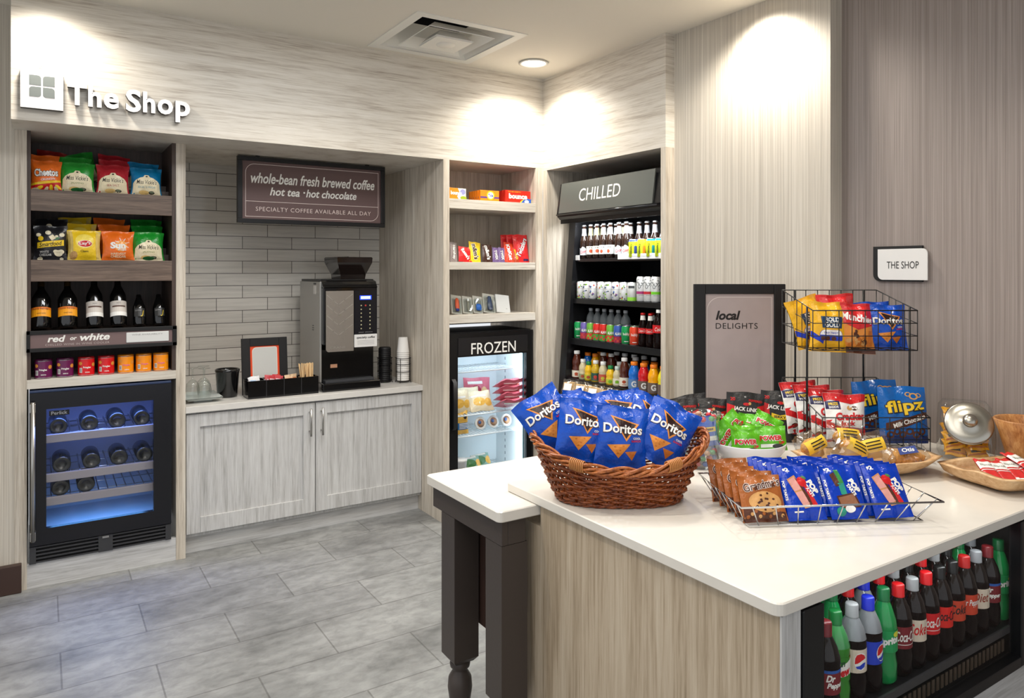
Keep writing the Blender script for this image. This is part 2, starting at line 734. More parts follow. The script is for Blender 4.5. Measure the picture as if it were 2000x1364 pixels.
def packet(w, h, d, base, art, seal=0.07, pinch=0.09, e1=0.55, e2=2.6, wr=1.0, seed=0, back=None, film=None, nu=14, nv=16):
    """a sealed pillow packet standing on its lower seam, front towards -y; art(add) lays its printing on the front"""
    rnd = random.Random(seed)
    ph = [rnd.uniform(0, 6.28) for _ in range(8)]

    def half(u, v):
        vv = min(1, max(0, (v - seal) / (1 - 2 * seal)))
        s = math.sin(PI * vv) ** e1 if 0 < vv < 1 else 0
        side = max(0.0, 1 - abs(u) ** e2) ** 0.7
        t = d / 2 * s * side
        e = 4 * vv * (1 - vv)
        near = math.exp(-vv * 7) + math.exp(-(1 - vv) * 7)
        t += wr * d * 0.055 * (math.sin(9 * u + ph[0] + 3 * v) * near * side + math.sin(7 * v + 4 * u + ph[1]) * 0.8 * s * side * (0.4 + u * u)
                               + math.sin(15 * v - 8 * u + ph[2]) * 0.35 * s * side)
        return max(t, 0.0012)

    def spine(u, v):
        """rumple of the whole sheet, so the seams wave"""
        return wr * d * 0.10 * (math.sin(5 * u + ph[3]) * (1 - v) ** 3 + math.sin(6 * u + ph[4]) * v ** 3)

    def wid(v):
        vv = min(1, max(0, (v - seal) / (1 - 2 * seal)))
        return w / 2 * (1 - pinch * (math.sin(PI * vv) ** 0.6 if 0 < vv < 1 else 0))

    def node(i, j, sgn):
        u, v = 2 * i / nu - 1, j / nv
        return Vector((u * wid(v), spine(u, v) + sgn * half(u, v), v * h + 0.012 * h * math.sin(4 * u + ph[5]) * (v ** 6)))
    mb = MB()
    F = [[node(i, j, -1) for i in range(nu + 1)] for j in range(nv + 1)]
    B = [[node(i, j, 1) for i in range(nu + 1)] for j in range(nv + 1)]
    for G, mm, fl in ((F, base, False), (B, back or base, True)):
        mb.grid(lambda a, b: G[round(b * nv)][round(a * nu)], nu, nv, mm, True, fl)

    def surf(x, z, layer):
        fu = min(max((x / w + 0.5) * nu, 0), nu - 1e-6)
        fv = min(max(z / h * nv, 0), nv - 1e-6)
        i, j = int(fu), int(fv)
        a, b = fu - i, fv - j
        p = (F[j][i] * (1 - a) + F[j][i + 1] * a) * (1 - b) + (F[j + 1][i] * (1 - a) + F[j + 1][i + 1] * a) * b
        return p + Vector((0, -0.0005 - 0.00035 * layer, 0))

    def add(tris, m, layer=1):
        decal(mb, [[(p[0] + w / 2, p[1]) for p in t] for t in tris], m, lambda x, z, l: surf(x - w / 2, z, l), w / nu, h / nv, layer, (0.0005, 0.0005, w - 0.0005, h - 0.0005))
    if art:
        art(add)
    if seal > 0.02:
        crimp = mat('foil_seam', (210, 210, 212), 0.3, metal=0.6)
    return mb


def cyl_art(mb, r, z0=0.0, turn=-PI / 2, step=0.26):
    """printing on an upright round body: x runs round it (metres), y up, centred on the front (-y)"""
    du = r * step

    def surf(x, z, layer):
        a = turn + x / r
        rr = r + 0.0006 + 0.00025 * layer
        return Vector((rr * math.cos(a), rr * math.sin(a), z0 + z))

    def add(tris, m, layer=1):
        decal(mb, tris, m, surf, du, 10.0, layer)
    return add


def ordinal(k):
    return ['first', 'second', 'third', 'fourth', 'fifth', 'sixth', 'seventh', 'eighth', 'ninth', 'tenth', 'eleventh', 'twelfth', 'thirteenth', 'fourteenth', 'fifteenth', 'sixteenth', 'seventeenth', 'eighteenth'][k]

# ================================================================== THE SETTING
sbox('floor', (-3.2, -2.6, -0.06), (4.0, 5.5, 0), M_floor)
CZ = 2.92
VX0, VX1, VY0, VY1 = 1.625, 2.26, 3.385, 4.02
cb = MB()
for a, b in (((-3.2, -2.6), (4.0, VY0)), ((-3.2, VY1), (4.0, 5.5)), ((-3.2, VY0), (VX0, VY1)), ((VX1, VY0), (4.0, VY1))):
    cb.box((a[0], a[1], CZ), (b[0], b[1], CZ + 0.05), M_ceil)
struct(cb.build('ceiling'))
sbox('wall_left', (-3.2, 4.392, 0), (-0.112, 4.6, CZ), M_wp)
sbox('baseboard_left', (-3.2, 4.358, 0), (-0.082, 4.392, 0.142), M_base, 0.004)
sbox('wall_back', (0.64, 5.14, 0), (2.2, 5.2, 2.306), M_tile)
h = MB()
h.box((-0.118, 4.10, 2.306), (2.903, 5.3, CZ), M_wh)
struct(h.build('trim_1'))
h = MB()
h.box((2.903, 2.924, 2.288), (3.75, 4.10, CZ), M_wh)
struct(h.build('trim_2'))
sbox('wall_right', (2.970, 1.966, 0), (3.75, 2.924, CZ), M_wp)
w = MB()
w.box((3.055, -2.6, 0), (3.75, 1.966, CZ), M_wpd)
struct(w.build('wall_right_recess'))
# surround of the drinks merchandiser's niche
w = MB()
w.box((2.903, 4.052, 0), (3.75, 4.098, 2.288), M_wv)
w.box((2.903, 2.924, 0), (3.75, 2.962, 2.288), M_wv)
struct(w.build('trim_3'))
sbox('wall_niche', (3.70, 2.962, 0), (3.75, 4.052, 2.288), M_brv)

# ------------------------------------------------------------------ ceiling fixtures
t = thing('ceiling_vent', 'square white louvred air diffuser set in the ceiling above the wood header', 'vent')
b = MB()
F0 = lambda d, z: [(VX0 + d, VY0 + d, z), (VX1 - d, VY0 + d, z), (VX1 - d, VY1 - d, z), (VX0 + d, VY1 - d, z)]


def ring(b, d0, z0, d1, z1, m):
    p, q = F0(d0, z0), F0(d1, z1)
    for k in range(4):
        b.poly([p[k], p[(k + 1) % 4], q[(k + 1) % 4], q[k]], m)


ring(b, -0.022, CZ - 0.004, 0.032, CZ - 0.004, M_wm)
ring(b, -0.022, CZ - 0.004, -0.022, CZ, M_wm)
ring(b, 0.032, CZ - 0.004, 0.032, CZ + 0.004, M_wm)
b.build('frame', t)
b = MB()
ring(b, 0.032, CZ + 0.004, 0.13, CZ + 0.13, M_wm)
ring(b, 0.13, CZ + 0.13, 0.13, CZ + 0.26, M_dark)
b.poly(F0(0.13, CZ + 0.26), M_dark)
b.build('throat', t)
for i, (d0, d1) in enumerate(((0.115, 0.175), (0.20, 0.245))):
    b = MB()
    z = CZ - 0.012 - 0.012 * i
    ring(b, d0, z, d1, z + 0.05, M_wm)
    ring(b, d0, z, d0 - 0.001, z + 0.004, M_wm)
    b.build('louvre', t)
b = MB()
b.poly(F0(0.205, CZ - 0.028), M_wm)
ring(b, 0.205, CZ - 0.028, 0.205, CZ - 0.022, M_wm)
b.lathe([(0.055, CZ - 0.0285), (0.05, CZ - 0.032), (0, CZ - 0.032)], 24, M_wm, (VX0 + VX1) / 2, (VY0 + VY1) / 2)
b.build('centre_plate', t)

lamp = MB()
lamp.lathe([(0.085, -0.001), (0.095, -0.006), (0.078, -0.010), (0.074, 0.0)], 32, M_wm)
glow = MB()
glow.lathe([(0.0, -0.004), (0.074, -0.004)], 32, M_lamp)
K = Kind('recessed_ceiling_light', 'ceiling light', [('trim_ring', lamp), ('diffuser', glow)])
for (x, y), lb in (((2.62, 3.80), 'round glowing ceiling downlight in the corner beside the diffuser'),):
    K.put(lb, (x, y, CZ))
for x, y, e, a in ((2.62, 3.80, 70, 145), (0.02, 3.85, 36, 160), (2.81, 2.30, 72, 140), (1.25, 1.75, 36, 120), (0.2, 2.3, 55, 120), (2.2, 1.0, 34, 120), (1.25, 3.3, 36, 140)):
    light('downlight', 'SPOT', (x, y, CZ - 0.03), e, WARM, 0.06, (0, 0, 0), a, 0.75)  # last four positions are unseen spots, added to light counter and room

# ================================================================== LEFT SHELF UNIT
U = thing('shelf_unit', 'tall built-in shelf unit at the left with brown wood shelves of snacks and wine', 'shelf unit')
FY = 4.388
BK = 4.80
for x0, x1 in ((-0.112, -0.060), (0.626, 0.675)):
    MB().box((x0, FY, 0), (x1, 5.14, 2.306), M_wv, 0.001).build('side_panel', U)
for x0, x1 in ((-0.060, -0.044), (0.606, 0.626)):
    MB().box((x0, FY + 0.006, 1.053), (x1, BK, 2.306), M_brv).build('liner', U)
MB().box((-0.060, BK, 1.0), (0.626, BK + 0.02, 2.306), M_brv).build('back_panel', U)
for z0, z1 in ((1.904, 2.013), (1.546, 1.656)):
    b = MB()
    b.box((-0.044, FY + 0.004, z0), (0.606, FY + 0.026, z1), M_br, 0.0015)
    b.build('fascia', U)
    b = MB()
    b.box((-0.044, FY + 0.026, z1 - 0.035), (0.606, BK, z1 - 0.006), M_brv)
    b.box((-0.044, FY + 0.135, z1 - 0.006), (0.606, BK, z1 + 0.035), M_brv)
    b.box((-0.044, FY + 0.235, z1 + 0.035), (0.606, BK, z1 + 0.075), M_brv)
    b.build('shelf', U)
b = MB()
b.box((-0.044, FY + 0.026, 1.262), (0.606, BK, 1.283), M_brv)
b.build('shelf', U)
b = MB()
b.box((-0.060, FY - 0.002, 1.005), (0.626, BK, 1.051), M_wh, 0.001)
b.build('shelf', U, ).name = 'pale_shelf'
b = MB()
b.box((-0.060, FY + 0.002, 0), (0.626, FY + 0.03, 0.125), M_gh, 0.001)
b.build('plinth', U)
# sign rail under the wine shelf
t = thing('sign_rail', 'mauve shelf-edge sign reading red or white below the wine bottles', 'sign', (0, 4.372, 0))
b = MB()
for z0, z1 in ((1.278, 1.298), (1.190, 1.210)):
    b.box((-0.062, 0, z0), (0.628, 0.016, z1), BLACKM, 0.002)
b.box((-0.062, 0.0, 1.19), (-0.046, 0.016, 1.298), BLACKM, 0.002)
b.box((0.606, 0.0, 1.19), (0.628, 0.016, 1.298), BLACKM, 0.002)
b.build('frame', t)
MAUVE = mat('mauve_print', (116, 95, 94), 0.5)
b = MB()
b.box((-0.046, 0.006, 1.210), (0.606, 0.015, 1.278), MAUVE)
fn = lambda x, y: (x, 0.0055, y)
flat_decal(b, T('red', 0.066, 1.254, 0.078, 0.034, bold=0.03, shear=0.22), WHITE, fn)
flat_decal(b, T('or', 0.140, 1.251, 0.030, 0.015, bold=0.03, shear=0.22), WHITE, fn)
flat_decal(b, T('white', 0.236, 1.256, 0.136, 0.036, bold=0.03, shear=0.22), WHITE, fn)
flat_decal(b, T('CHILLED WINE IN WINE COOLER', 0.160, 1.224, 0.285, 0.0105, spacing=1.15), mat('pale_mauve_print', (186, 172, 168), 0.5), fn)
b.build('sign_face', t)
b = MB()
b.box((0.381, 0.001, 1.2165), (0.588, 0.007, 1.271), mat('placard_white', (214, 214, 212), 0.4), 0.003)
flat_decal(b, T('WINE AVAILABILITY', 0.482, 1.258, 0.15, 0.008), mat('grey_print', (150, 148, 148), 0.5), lambda x, y: (x, 0.0005, y))
b.build('placard', t)

# ================================================================== RIGHT TALL UNIT
U2 = thing('shelf_unit', 'tall whitewashed built-in unit with sundries shelves above the black freezer', 'shelf unit')
MB().box((2.134, 4.10, 0), (2.178, 5.14, 2.306), M_wv, 0.001).build('side_panel', U2)
MB().box((2.845, 4.10, 0), (2.902, 4.70, 2.306), M_wv, 0.001).build('side_panel', U2)
MB().box((2.178, 4.55, 1.22), (2.845, 4.57, 2.306), M_wv).build('back_panel', U2)
for z0, z1 in ((2.000, 2.062), (1.609, 1.657), (1.263, 1.315)):
    MB().box((2.178, 4.106, z0), (2.845, 4.55, z1), M_wh, 0.001).build('shelf', U2)

# ================================================================== BASE CABINET AND COUNTER IN THE ALCOVE
CB = thing('base_cabinet', 'whitewashed two-door shaker base cabinet under the coffee counter', 'cabinet')
MB().box((0.678, 4.43, 0.10), (2.132, 5.10, 0.800), M_gv).build('body', CB)
MB().box((0.678, 4.462, 0.0), (2.132, 4.50, 0.10), M_gh).build('toe_kick', CB)
for x0, x1, hx in ((0.682, 1.411, 1.376), (1.416, 2.131, 1.449)):
    z0, z1 = 0.122, 0.792
    d = MB()
    d.box((x0, 4.422, z0), (x1, 4.43, z1), M_gv)
    s = 0.072
    d.box((x0, 4.408, z0), (x0 + s, 4.422, z1), M_gv, 0.0012)
    d.box((x1 - s, 4.408, z0), (x1, 4.422, z1), M_gv, 0.0012)
    d.box((x0 + s, 4.408, z1 - s), (x1 - s, 4.422, z1), M_gv, 0.0012)
    d.box((x0 + s, 4.408, z0), (x1 - s, 4.422, z0 + s + 0.015), M_gv, 0.0012)
    dd = d.build('door', CB)
    hh = MB()
    hh.tube([(hx, 4.372, 0.595), (hx, 4.372, 0.762)], 0.006, STEEL, 12)
    for z in (0.62, 0.737):
        hh.tube([(hx, 4.372, z), (hx, 4.410, z)], 0.0045, STEEL, 10)
    hh.build('handle', dd)
t = MB().box((0.676, 4.39, 0.804), (2.133, 5.138, 0.84), mat('grey_laminate_top', (214, 211, 206), 0.3, var=0.03), 0.002).build('countertop')
tag(t, 'pale grey laminate worktop under the coffee machine', 'countertop')

# ------------------------------------------------------------------ shop sign on the header
SIGNW = mat('sign_white', (246, 242, 240), 0.4)
SIGNE = mat('sign_edge_grey', (58, 55, 54), 0.5)
SQ = mat('sign_grey', (112, 118, 116), 0.45)
t = thing('logo_sign', 'white shopping bag emblem with four grey squares mounted on the header', 'sign', (0.0035, 4.1, 2.455))
b = MB()
b.box((-0.0845, -0.036, -0.095), (0.0845, -0.004, 0.090), SIGNE)
b.box((-0.0845, -0.040, -0.095), (0.0845, -0.036, 0.090), SIGNW)
b.build('bag', t)
b = MB()
for cx, cz, rad in ((-0.027, 0.036, (0.0, 0.0, 0.014, 0.0)), (0.027, 0.036, (0, 0, 0.0, 0.014)), (-0.027, -0.018, (0.0, 0.014, 0.0, 0.014)), (0.027, -0.018, (0.014, 0.0, 0.014, 0.0))):
    b.prism(RR(cx - 0.0235, cz - 0.023, cx + 0.0235, cz + 0.023, rad), lambda x, y, hh: (x, -0.0402 - hh, y), 0.002, SQ)
b.build('squares', t)
for r0, r1, x0, col in ((0.050, 0.036, 0.0, SIGNW), (0.028, 0.017, 0.004, SIGNW)):
    b = MB()
    pts = [(x0 + r0 * 0.92 * math.cos(PI - PI * k / 20), 0.090 + 1.02 * r0 * math.sin(PI * k / 20)) for k in range(21)]
    pin = [(x0 + r1 * 0.92 * math.cos(PI * k / 20), 0.090 + 1.02 * r1 * math.sin(PI * k / 20)) for k in range(21)]
    b.prism(pts + pin, lambda x, y, hh: (x, -0.030 - hh, y), 0.008, SIGNW, SIGNE)
    b.build('handle', t)


def solid_letters(name, s, cx, cz, w, hgt, depth, face, side, y0, parent=None, bold=0.0, shear=0.0):
    """cut-out lettering: faces, backs and edges"""
    tr = T(s, cx, cz, w, hgt, bold=bold, shear=shear)
    edges = {}
    key = lambda p: (round(p[0], 5), round(p[1], 5))
    for q in tr:
        for k in range(3):
            a, c = key(q[k]), key(q[(k + 1) % 3])
            if (c, a) in edges:
                edges.pop((c, a))
            else:
                edges[(a, c)] = 1
    b = MB()
    for q in tr:
        b.poly([(p[0], y0 - depth, p[1]) for p in q], face)
        b.poly([(p[0], y0, p[1]) for p in q][::-1], side)
    for a, c in edges:
        b.poly([(a[0], y0 - depth, a[1]), (c[0], y0 - depth, c[1]), (c[0], y0, c[1]), (a[0], y0, a[1])], side)
    return b.build(name, parent)


# each letter is cut out on its own and pinned to the header
lx = [('T', 0.105, 0.185, 0.0), ('h', 0.191, 0.247, 0.0), ('e', 0.256, 0.322, 0.0), ('S', 0.352, 0.420, 0.0), ('h', 0.428, 0.484, 0.0), ('o', 0.494, 0.566, 0.0), ('p', 0.577, 0.647, -0.033)]
t = thing('letter_sign', 'raised white letters of the shop name on the wood header', 'sign', (0, 4.1, 0))
for ch, x0, x1, dz in lx:
    tall = 0.105 if ch in 'Th' else (0.113 if ch == 'S' else 0.078)
    z0 = 2.395
    if ch == 'p':
        zc, hh = z0 + 0.039 - 0.0165, 0.111
    elif ch == 'S':
        zc, hh = z0 + 0.0515, 0.113
    else:
        zc, hh = z0 + tall / 2, tall
    solid_letters('letter', ch, (x0 + x1) / 2, zc, x1 - x0, hh, 0.028, SIGNW, SIGNE, -0.008, t, bold=0.03)

# ------------------------------------------------------------------ hanging drinks sign
t = thing('framed_sign', 'black framed brown sign about fresh brewed coffee hanging in the tiled alcove', 'sign', (0.995, 4.60, 1.892))
W_, H_ = 0.949, 0.407
b = MB()
f = 0.027
b.box((0, -0.02, 0), (W_, 0.02, f), BLACK, 0.002)
b.box((0, -0.02, H_ - f), (W_, 0.02, H_), BLACK, 0.002)
b.box((0, -0.02, f), (f, 0.02, H_ - f), BLACK, 0.002)
b.box((W_ - f, -0.02, f), (W_, 0.02, H_ - f), BLACK, 0.002)
b.build('frame', t)
b = MB()
SB = mat('sign_brown', (102, 80, 78), 0.5)
b.box((f, -0.006, f), (W_ - f, 0.012, H_ - f), SB)
fn = lambda x, y: (x, -0.0068, y)
PINK = mat('sign_line', (222, 205, 198), 0.5)
oo = RR(0.046, 0.040, 0.906, 0.364, (0, 0.055, 0, 0.055), 8)
ii = RR(0.049, 0.043, 0.903, 0.361, (0, 0.052, 0, 0.052), 8)
flat_decal(b, inset_ring(oo, ii), PINK, fn)
flat_decal(b, R(0.049, 0.133, 0.903, 0.136), PINK, fn)
flat_decal(b, T('whole-bean fresh brewed coffee', 0.478, 0.279, 0.80, 0.066, bold=0.02, shear=0.25), WHITE, fn)
flat_decal(b, T('hot tea', 0.285, 0.200, 0.185, 0.050, bold=0.02, shear=0.25), WHITE, fn)
flat_decal(b, E(0.406, 0.203, 0.006, 0.006), WHITE, fn)
flat_decal(b, T('hot chocolate', 0.585, 0.200, 0.335, 0.050, bold=0.02, shear=0.25), WHITE, fn)
flat_decal(b, T('SPECIALTY COFFEE AVAILABLE ALL DAY', 0.480, 0.089, 0.745, 0.026, spacing=1.12), PINK, fn)
b.build('sign_face', t)
b = MB()
for x in (0.12, W_ - 0.12):
    b.box((x - 0.012, -0.01, H_), (x + 0.012, 0.01, H_ + 0.008), BLACK)
b.build('hanger', t)

# ------------------------------------------------------------------ room sign on the right wall
t = thing('wall_sign', 'small white room sign on a black backplate on the shaded wallpaper', 'sign', (3.055, 1.70, 1.627))
# measured along the wall: local x runs towards the viewer
t.rotation_euler = (0, 0, -PI / 2)
b = MB()
b.prism(RR(-0.110, -0.072, 0.100, 0.078, (0.03, 0, 0.0, 0)), lambda x, y, hh: (x, -hh, y), 0.012, BLACKM)
b.build('backplate', t)
b = MB()
b.prism(RR(-0.086, -0.065, 0.124, 0.066, (0.022, 0, 0.022, 0)), lambda x, y, hh: (x, -0.012 - hh, y), 0.006, mat('placard_pale', (226, 225, 222), 0.4))
flat_decal(b, T('THE SHOP', 0.022, -0.002, 0.135, 0.030), BLKINK, lambda x, y: (x, -0.0186, y))
b.build('sign_plate', t)

# ================================================================== WINE COOLER
def shell(b, x0, x1, y0, y1, z0, z1, t, m_out, m_in):
    """open-fronted cabinet box"""
    b.box((x0, y0, z0), (x0 + t, y1, z1), m_in)
    b.box((x1 - t, y0, z0), (x1, y1, z1), m_in)
    b.box((x0 + t, y1 - t, z0), (x1 - t, y1, z1), m_in)
    b.box((x0 + t, y0, z0), (x1 - t, y1 - t, z0 + t), m_in)
    b.box((x0 + t, y0, z1 - t), (x1 - t, y1 - t, z1), m_in)


t = thing('wine_cooler', 'black undercounter wine cooler glowing blue behind its glass door', 'wine cooler', (0, 0, 0))
LINER = mat('cooler_liner', (150, 150, 160), 0.35)
b = MB()
shell(b, -0.05, 0.598, 4.405, 4.98, 0.205, 0.995, 0.03, BLACK, LINER)
b.build('body', t)
D = MB()
DF = mat('door_black', (16, 16, 22), 0.22)
gx0, gx1, gz0, gz1 = 0.022, 0.512, 0.297, 0.900
y0, y1 = 4.372, 4.402
for a, c in (((-0.05, gz1), (0.600, 0.985)), ((-0.05, 0.215), (0.600, gz0)), ((-0.05, gz0), (gx0, gz1)), ((gx1, gz0), (0.600, gz1))):
    D.box((a[0], y0, a[1]), (c[0], y1, c[1]), DF)
d = D.build('door', t)
MB().box((gx0, 4.384, gz0), (gx1, 4.388, gz1), M_pane).build('pane', d)
h = MB()
h.tube([(-0.034, 4.335, 0.25), (-0.034, 4.335, 0.945)], 0.010, STEEL, 14)
for z in (0.275, 0.915):
    h.box((-0.047, 4.33, z - 0.022), (-0.022, 4.374, z + 0.022), STEEL, 0.003)
h.build('handle', d)
b = MB()
b.box((gx0 + 0.012, 4.3825, 0.862), (gx0 + 0.100, 4.3838, 0.888), BLACK)
flat_decal(b, T('Perlick', gx0 + 0.056, 0.875, 0.07, 0.017, bold=0.01), mat('silver_print', (170, 170, 175), 0.3, metal=0.6), lambda x, y: (x, 4.3822, y))
b.build('badge', d)
b = MB()
b.box((-0.05, 4.376, 0.985), (0.600, 4.44, 0.997), mat('blue_black', (44, 58, 90), 0.3), 0.002)
b.build('top_trim', t)
g = MB()
GR = mat('grille_grey', (64, 64, 66), 0.4, metal=0.3)
g.box((-0.05, 4.40, 0.125), (0.600, 4.45, 0.21), M_dark)
for a, c in ((-0.05, -0.022), (0.252, 0.318), (0.572, 0.600)):
    g.box((a, 4.378, 0.125), (c, 4.40, 0.21), GR)
for x0, x1 in ((-0.022, 0.252), (0.318, 0.572)):
    for k in range(5):
        z = 0.127 + k * 0.0185
        g.box((x0, 4.38, z), (x1, 4.40, z + 0.007), GR)
g.build('grille', t)
b = MB()
b.box((0.27, 4.374, 0.196), (0.30, 4.378, 0.206), STEEL)
b.build('latch', t)
SHF = mat('cooler_shelf_front', (138, 134, 140), 0.4)
for z in (0.757, 0.555, 0.434):
    b = MB()
    b.box((-0.02, 4.43, z - 0.042), (0.568, 4.452, z), SHF, 0.002)
    for x in [0.0 + 0.0435 * k for k in range(14)]:
        b.tube([(x, 4.45, z - 0.012), (x, 4.90, z - 0.012)], 0.003, STEEL, 6)
    for yy in (4.55, 4.72, 4.88):
        b.tube([(-0.018, yy, z - 0.018), (0.566, yy, z - 0.018)], 0.003, STEEL, 6)
    b.build('shelf', t)
b = MB()
b.box((-0.015, 4.47, 0.955), (0.563, 4.53, 0.9645), mat('blue_led', (60, 90, 255), 0.4, emit=((60, 100, 255), 5.0)))
b.build('light_bar', t)
light('cooler_blue_light', 'AREA', (0.27, 4.47, 0.95), 5.5, (0.16, 0.30, 1.0), 0.45, (math.radians(-8), 0, 0), size_y=0.10)
light('cooler_blue_light', 'AREA', (0.27, 4.56, 0.385), 2.2, (0.12, 0.40, 1.0), 0.45, (0, 0, 0), size_y=0.25)

# lying bottles, seen from their bases
WG = mat('dark_bottle_glass', (16, 20, 22), 0.24, spec=0.8)
lie = MB()
lie.M = Matrix.Rotation(-PI / 2, 4, 'X')
lie.lathe([(0.0, 0.02), (0.02, 0.012), (0.036, 0.0), (0.042, 0.006), (0.043, 0.19), (0.036, 0.225), (0.016, 0.262), (0.0145, 0.32), (0.0, 0.32)], 20, WG)
K = Kind('wine_bottle', 'bottle', [('bottle', lie)])
for row, (z, xs) in enumerate(((0.757, (0.075, 0.215, 0.345, 0.465)), (0.555, (0.09, 0.225, 0.355, 0.478)), (0.434, (0.085, 0.20)))):
    rn = ['top', 'middle', 'lowest'][row]
    for k, x in enumerate(xs):
        K.put('dark bottle lying on the %s cooler shelf, %s from the left' % (rn, ordinal(k)), (x, 4.46, z - 0.0085 + 0.043), group='bottles lying in the wine cooler')

# ================================================================== FREEZER
t = thing('freezer', 'black glass-door freezer with a lit interior reading FROZEN', 'freezer')
FW = mat('freezer_liner', (232, 240, 244), 0.4)
b = MB()
fx0, fx1 = 2.196, 2.838
b.box((fx0, 4.16, 0.0), (fx0 + 0.045, 4.54, 1.20), BLACKM)
b.box((fx1 - 0.045, 4.16, 0.0), (fx1, 4.54, 1.20), BLACKM)
b.box((fx0 + 0.045, 4.16, 1.07), (fx1 - 0.045, 4.54, 1.20), BLACKM)
b.box((fx0 + 0.045, 4.16, 0.0), (fx1 - 0.045, 4.54, 0.12), BLACKM)
b.box((fx0 + 0.0, 4.54, 0.0), (fx1, 4.56, 1.20), BLACKM)
b.build('body', t)
b = MB()
b.box((fx0 + 0.046, 4.165, 0.121), (fx0 + 0.05, 4.535, 1.069), FW)
b.box((fx1 - 0.05, 4.165, 0.121), (fx1 - 0.046, 4.535, 1.069), FW)
b.box((fx0 + 0.05, 4.525, 0.121), (fx1 - 0.05, 4.535, 1.069), FW)
b.box((fx0 + 0.05, 4.165, 1.062), (fx1 - 0.05, 4.525, 1.069), FW)
b.box((fx0 + 0.05, 4.165, 0.121), (fx1 - 0.05, 4.525, 0.125), FW)
for k in range(18):
    z = 0.2 + 0.045 * k
    b.box((fx1 - 0.052, 4.40, z), (fx1 - 0.0495, 4.406, z + 0.02), mat('slot_grey', (120, 130, 138), 0.5))
b.build('liner', t)
D = MB()
gx0, gx1, gz0, gz1 = 2.252, 2.760, 0.14, 1.042
for a, c in (((fx0, gz1), (fx1, 1.196)), ((fx0, 0.06), (fx1, gz0)), ((fx0, gz0), (gx0, gz1)), ((gx1 + 0.025, gz0), (fx1, gz1))):
    D.box((a[0], 4.125, a[1]), (c[0], 4.155, c[1]), BLACK)
d = D.build('door', t)
MB().box((gx0, 4.138, gz0), (gx1 + 0.025, 4.142, gz1), M_pane).build('pane', d)
MB().box((gx1, 4.132, gz0), (gx1 + 0.006, 4.137, gz1), mat('teal_gasket', (40, 92, 112), 0.4)).build('gasket', d)
b = MB()
b.box((gx0, 4.119, 1.052), (2.79, 4.125, 1.165), mat('header_black', (30, 29, 31), 0.35))
flat_decal(b, T('FROZEN', 2.520, 1.093, 0.345, 0.074, bold=0.004), WHITE, lambda x, y: (x, 4.1185, y))
b.build('header_sign', d)
b = MB()
b.M = None
pts = [(0.0, 0.0), (-0.028, 0.02), (-0.034, 0.17), (-0.026, 0.31), (0.0, 0.33)]
b.grid(lambda u, v: (2.206 + 0.026 * u, 4.124 + [p[0] for p in pts][round(v * 4)], 0.575 + [p[1] for p in pts][round(v * 4)]), 1, 4, mat('handle_black', (34, 34, 36), 0.4), True)
b.grid(lambda u, v: (2.206 + 0.026 * u, 4.1245 + 0.6 * [p[0] for p in pts][round(v * 4)], 0.575 + [p[1] for p in pts][round(v * 4)]), 1, 4, mat('handle_black', (34, 34, 36), 0.4), True)
b.build('handle', d)
for z in (0.935, 0.648, 0.510, 0.235):
    b = MB()
    for k in range(22):
        x = fx0 + 0.06 + k * 0.0248
        b.tube([(x, 4.20, z), (x, 4.515, z)], 0.002, FW, 5)
    for yy, r in ((4.20, 0.005), (4.36, 0.003), (4.51, 0.003)):
        b.tube([(fx0 + 0.052, yy, z - 0.004), (fx1 - 0.052, yy, z - 0.004)], r, FW, 6)
    b.build('shelf', t)
b = MB()
LED = mat('led_strip_glow', (225, 245, 255), 0.4, emit=((215, 240, 255), 2.5))
b.box((2.765, 4.172, 0.15), (2.777, 4.180, 1.05), LED)
b.build('light_strip', t)
light('freezer_light', 'AREA', (2.74, 4.185, 0.62), 1.1, (0.72, 0.9, 1.0), 0.05, (PI / 2, 0, -0.7), size_y=0.85)
light('freezer_light', 'AREA', (2.50, 4.30, 1.055), 1.0, (0.72, 0.9, 1.0), 0.45, (0, 0, 0), size_y=0.2)

# ================================================================== CHILLED MERCHANDISER
t = thing('drinks_merchandiser', 'tall black open drinks merchandiser with slanted front in the niche', 'merchandiser')


def xfront(z):
    return 2.873 + 0.083 * z


def sidepanel(ya, yb):
    b = MB()
    pts = [(2.86, 0.0), (xfront(0.2), 0.2), (xfront(1.95), 1.95), (3.66, 1.95), (3.66, 0.0)]
    b.prism(pts, lambda x, z, hh: (x, ya + hh, z), yb - ya, BLACK)
    return b


sidepanel(3.90, 3.968).build('side_panel', t)
sidepanel(2.968, 2.995).build('side_panel', t)
b = MB()
b.box((3.62, 2.995, 0.0), (3.66, 3.90, 1.95), M_dark)
b.build('back_panel', t)
b = MB()
b.box((2.90, 2.995, 0.0), (3.62, 3.90, 0.62), BLACKM)
b.build('base', t)
b = MB()
prof = [(2.925, 1.985), (2.932, 1.962), (2.952, 1.945), (3.66, 1.945), (3.66, 2.195), (2.975, 2.195), (2.958, 2.185)]
b.prism(prof, lambda x, z, hh: (x, 2.968 + hh, z), 1.0, BLACK)
b.box((2.958, 2.968, 1.918), (2.968, 3.968, 1.95), BLACK)
b.build('canopy', t)
b = MB()
SG = mat('chilled_panel_grey', (92, 96, 92), 0.35)
up = lambda a, z: (2.916 + (z - 1.985) * 0.135, a, z)
b.poly([up(3.935, 1.985), up(3.045, 1.985), up(3.045, 2.186), up(3.935, 2.186)], SG)
b.poly([(2.93, 3.935, 1.985), (2.95, 3.935, 2.186), up(3.935, 2.186), up(3.935, 1.985)], SG)
b.poly([(2.93, 3.045, 1.985), (2.95, 3.045, 2.186), up(3.045, 2.186), up(3.045, 1.985)], SG)
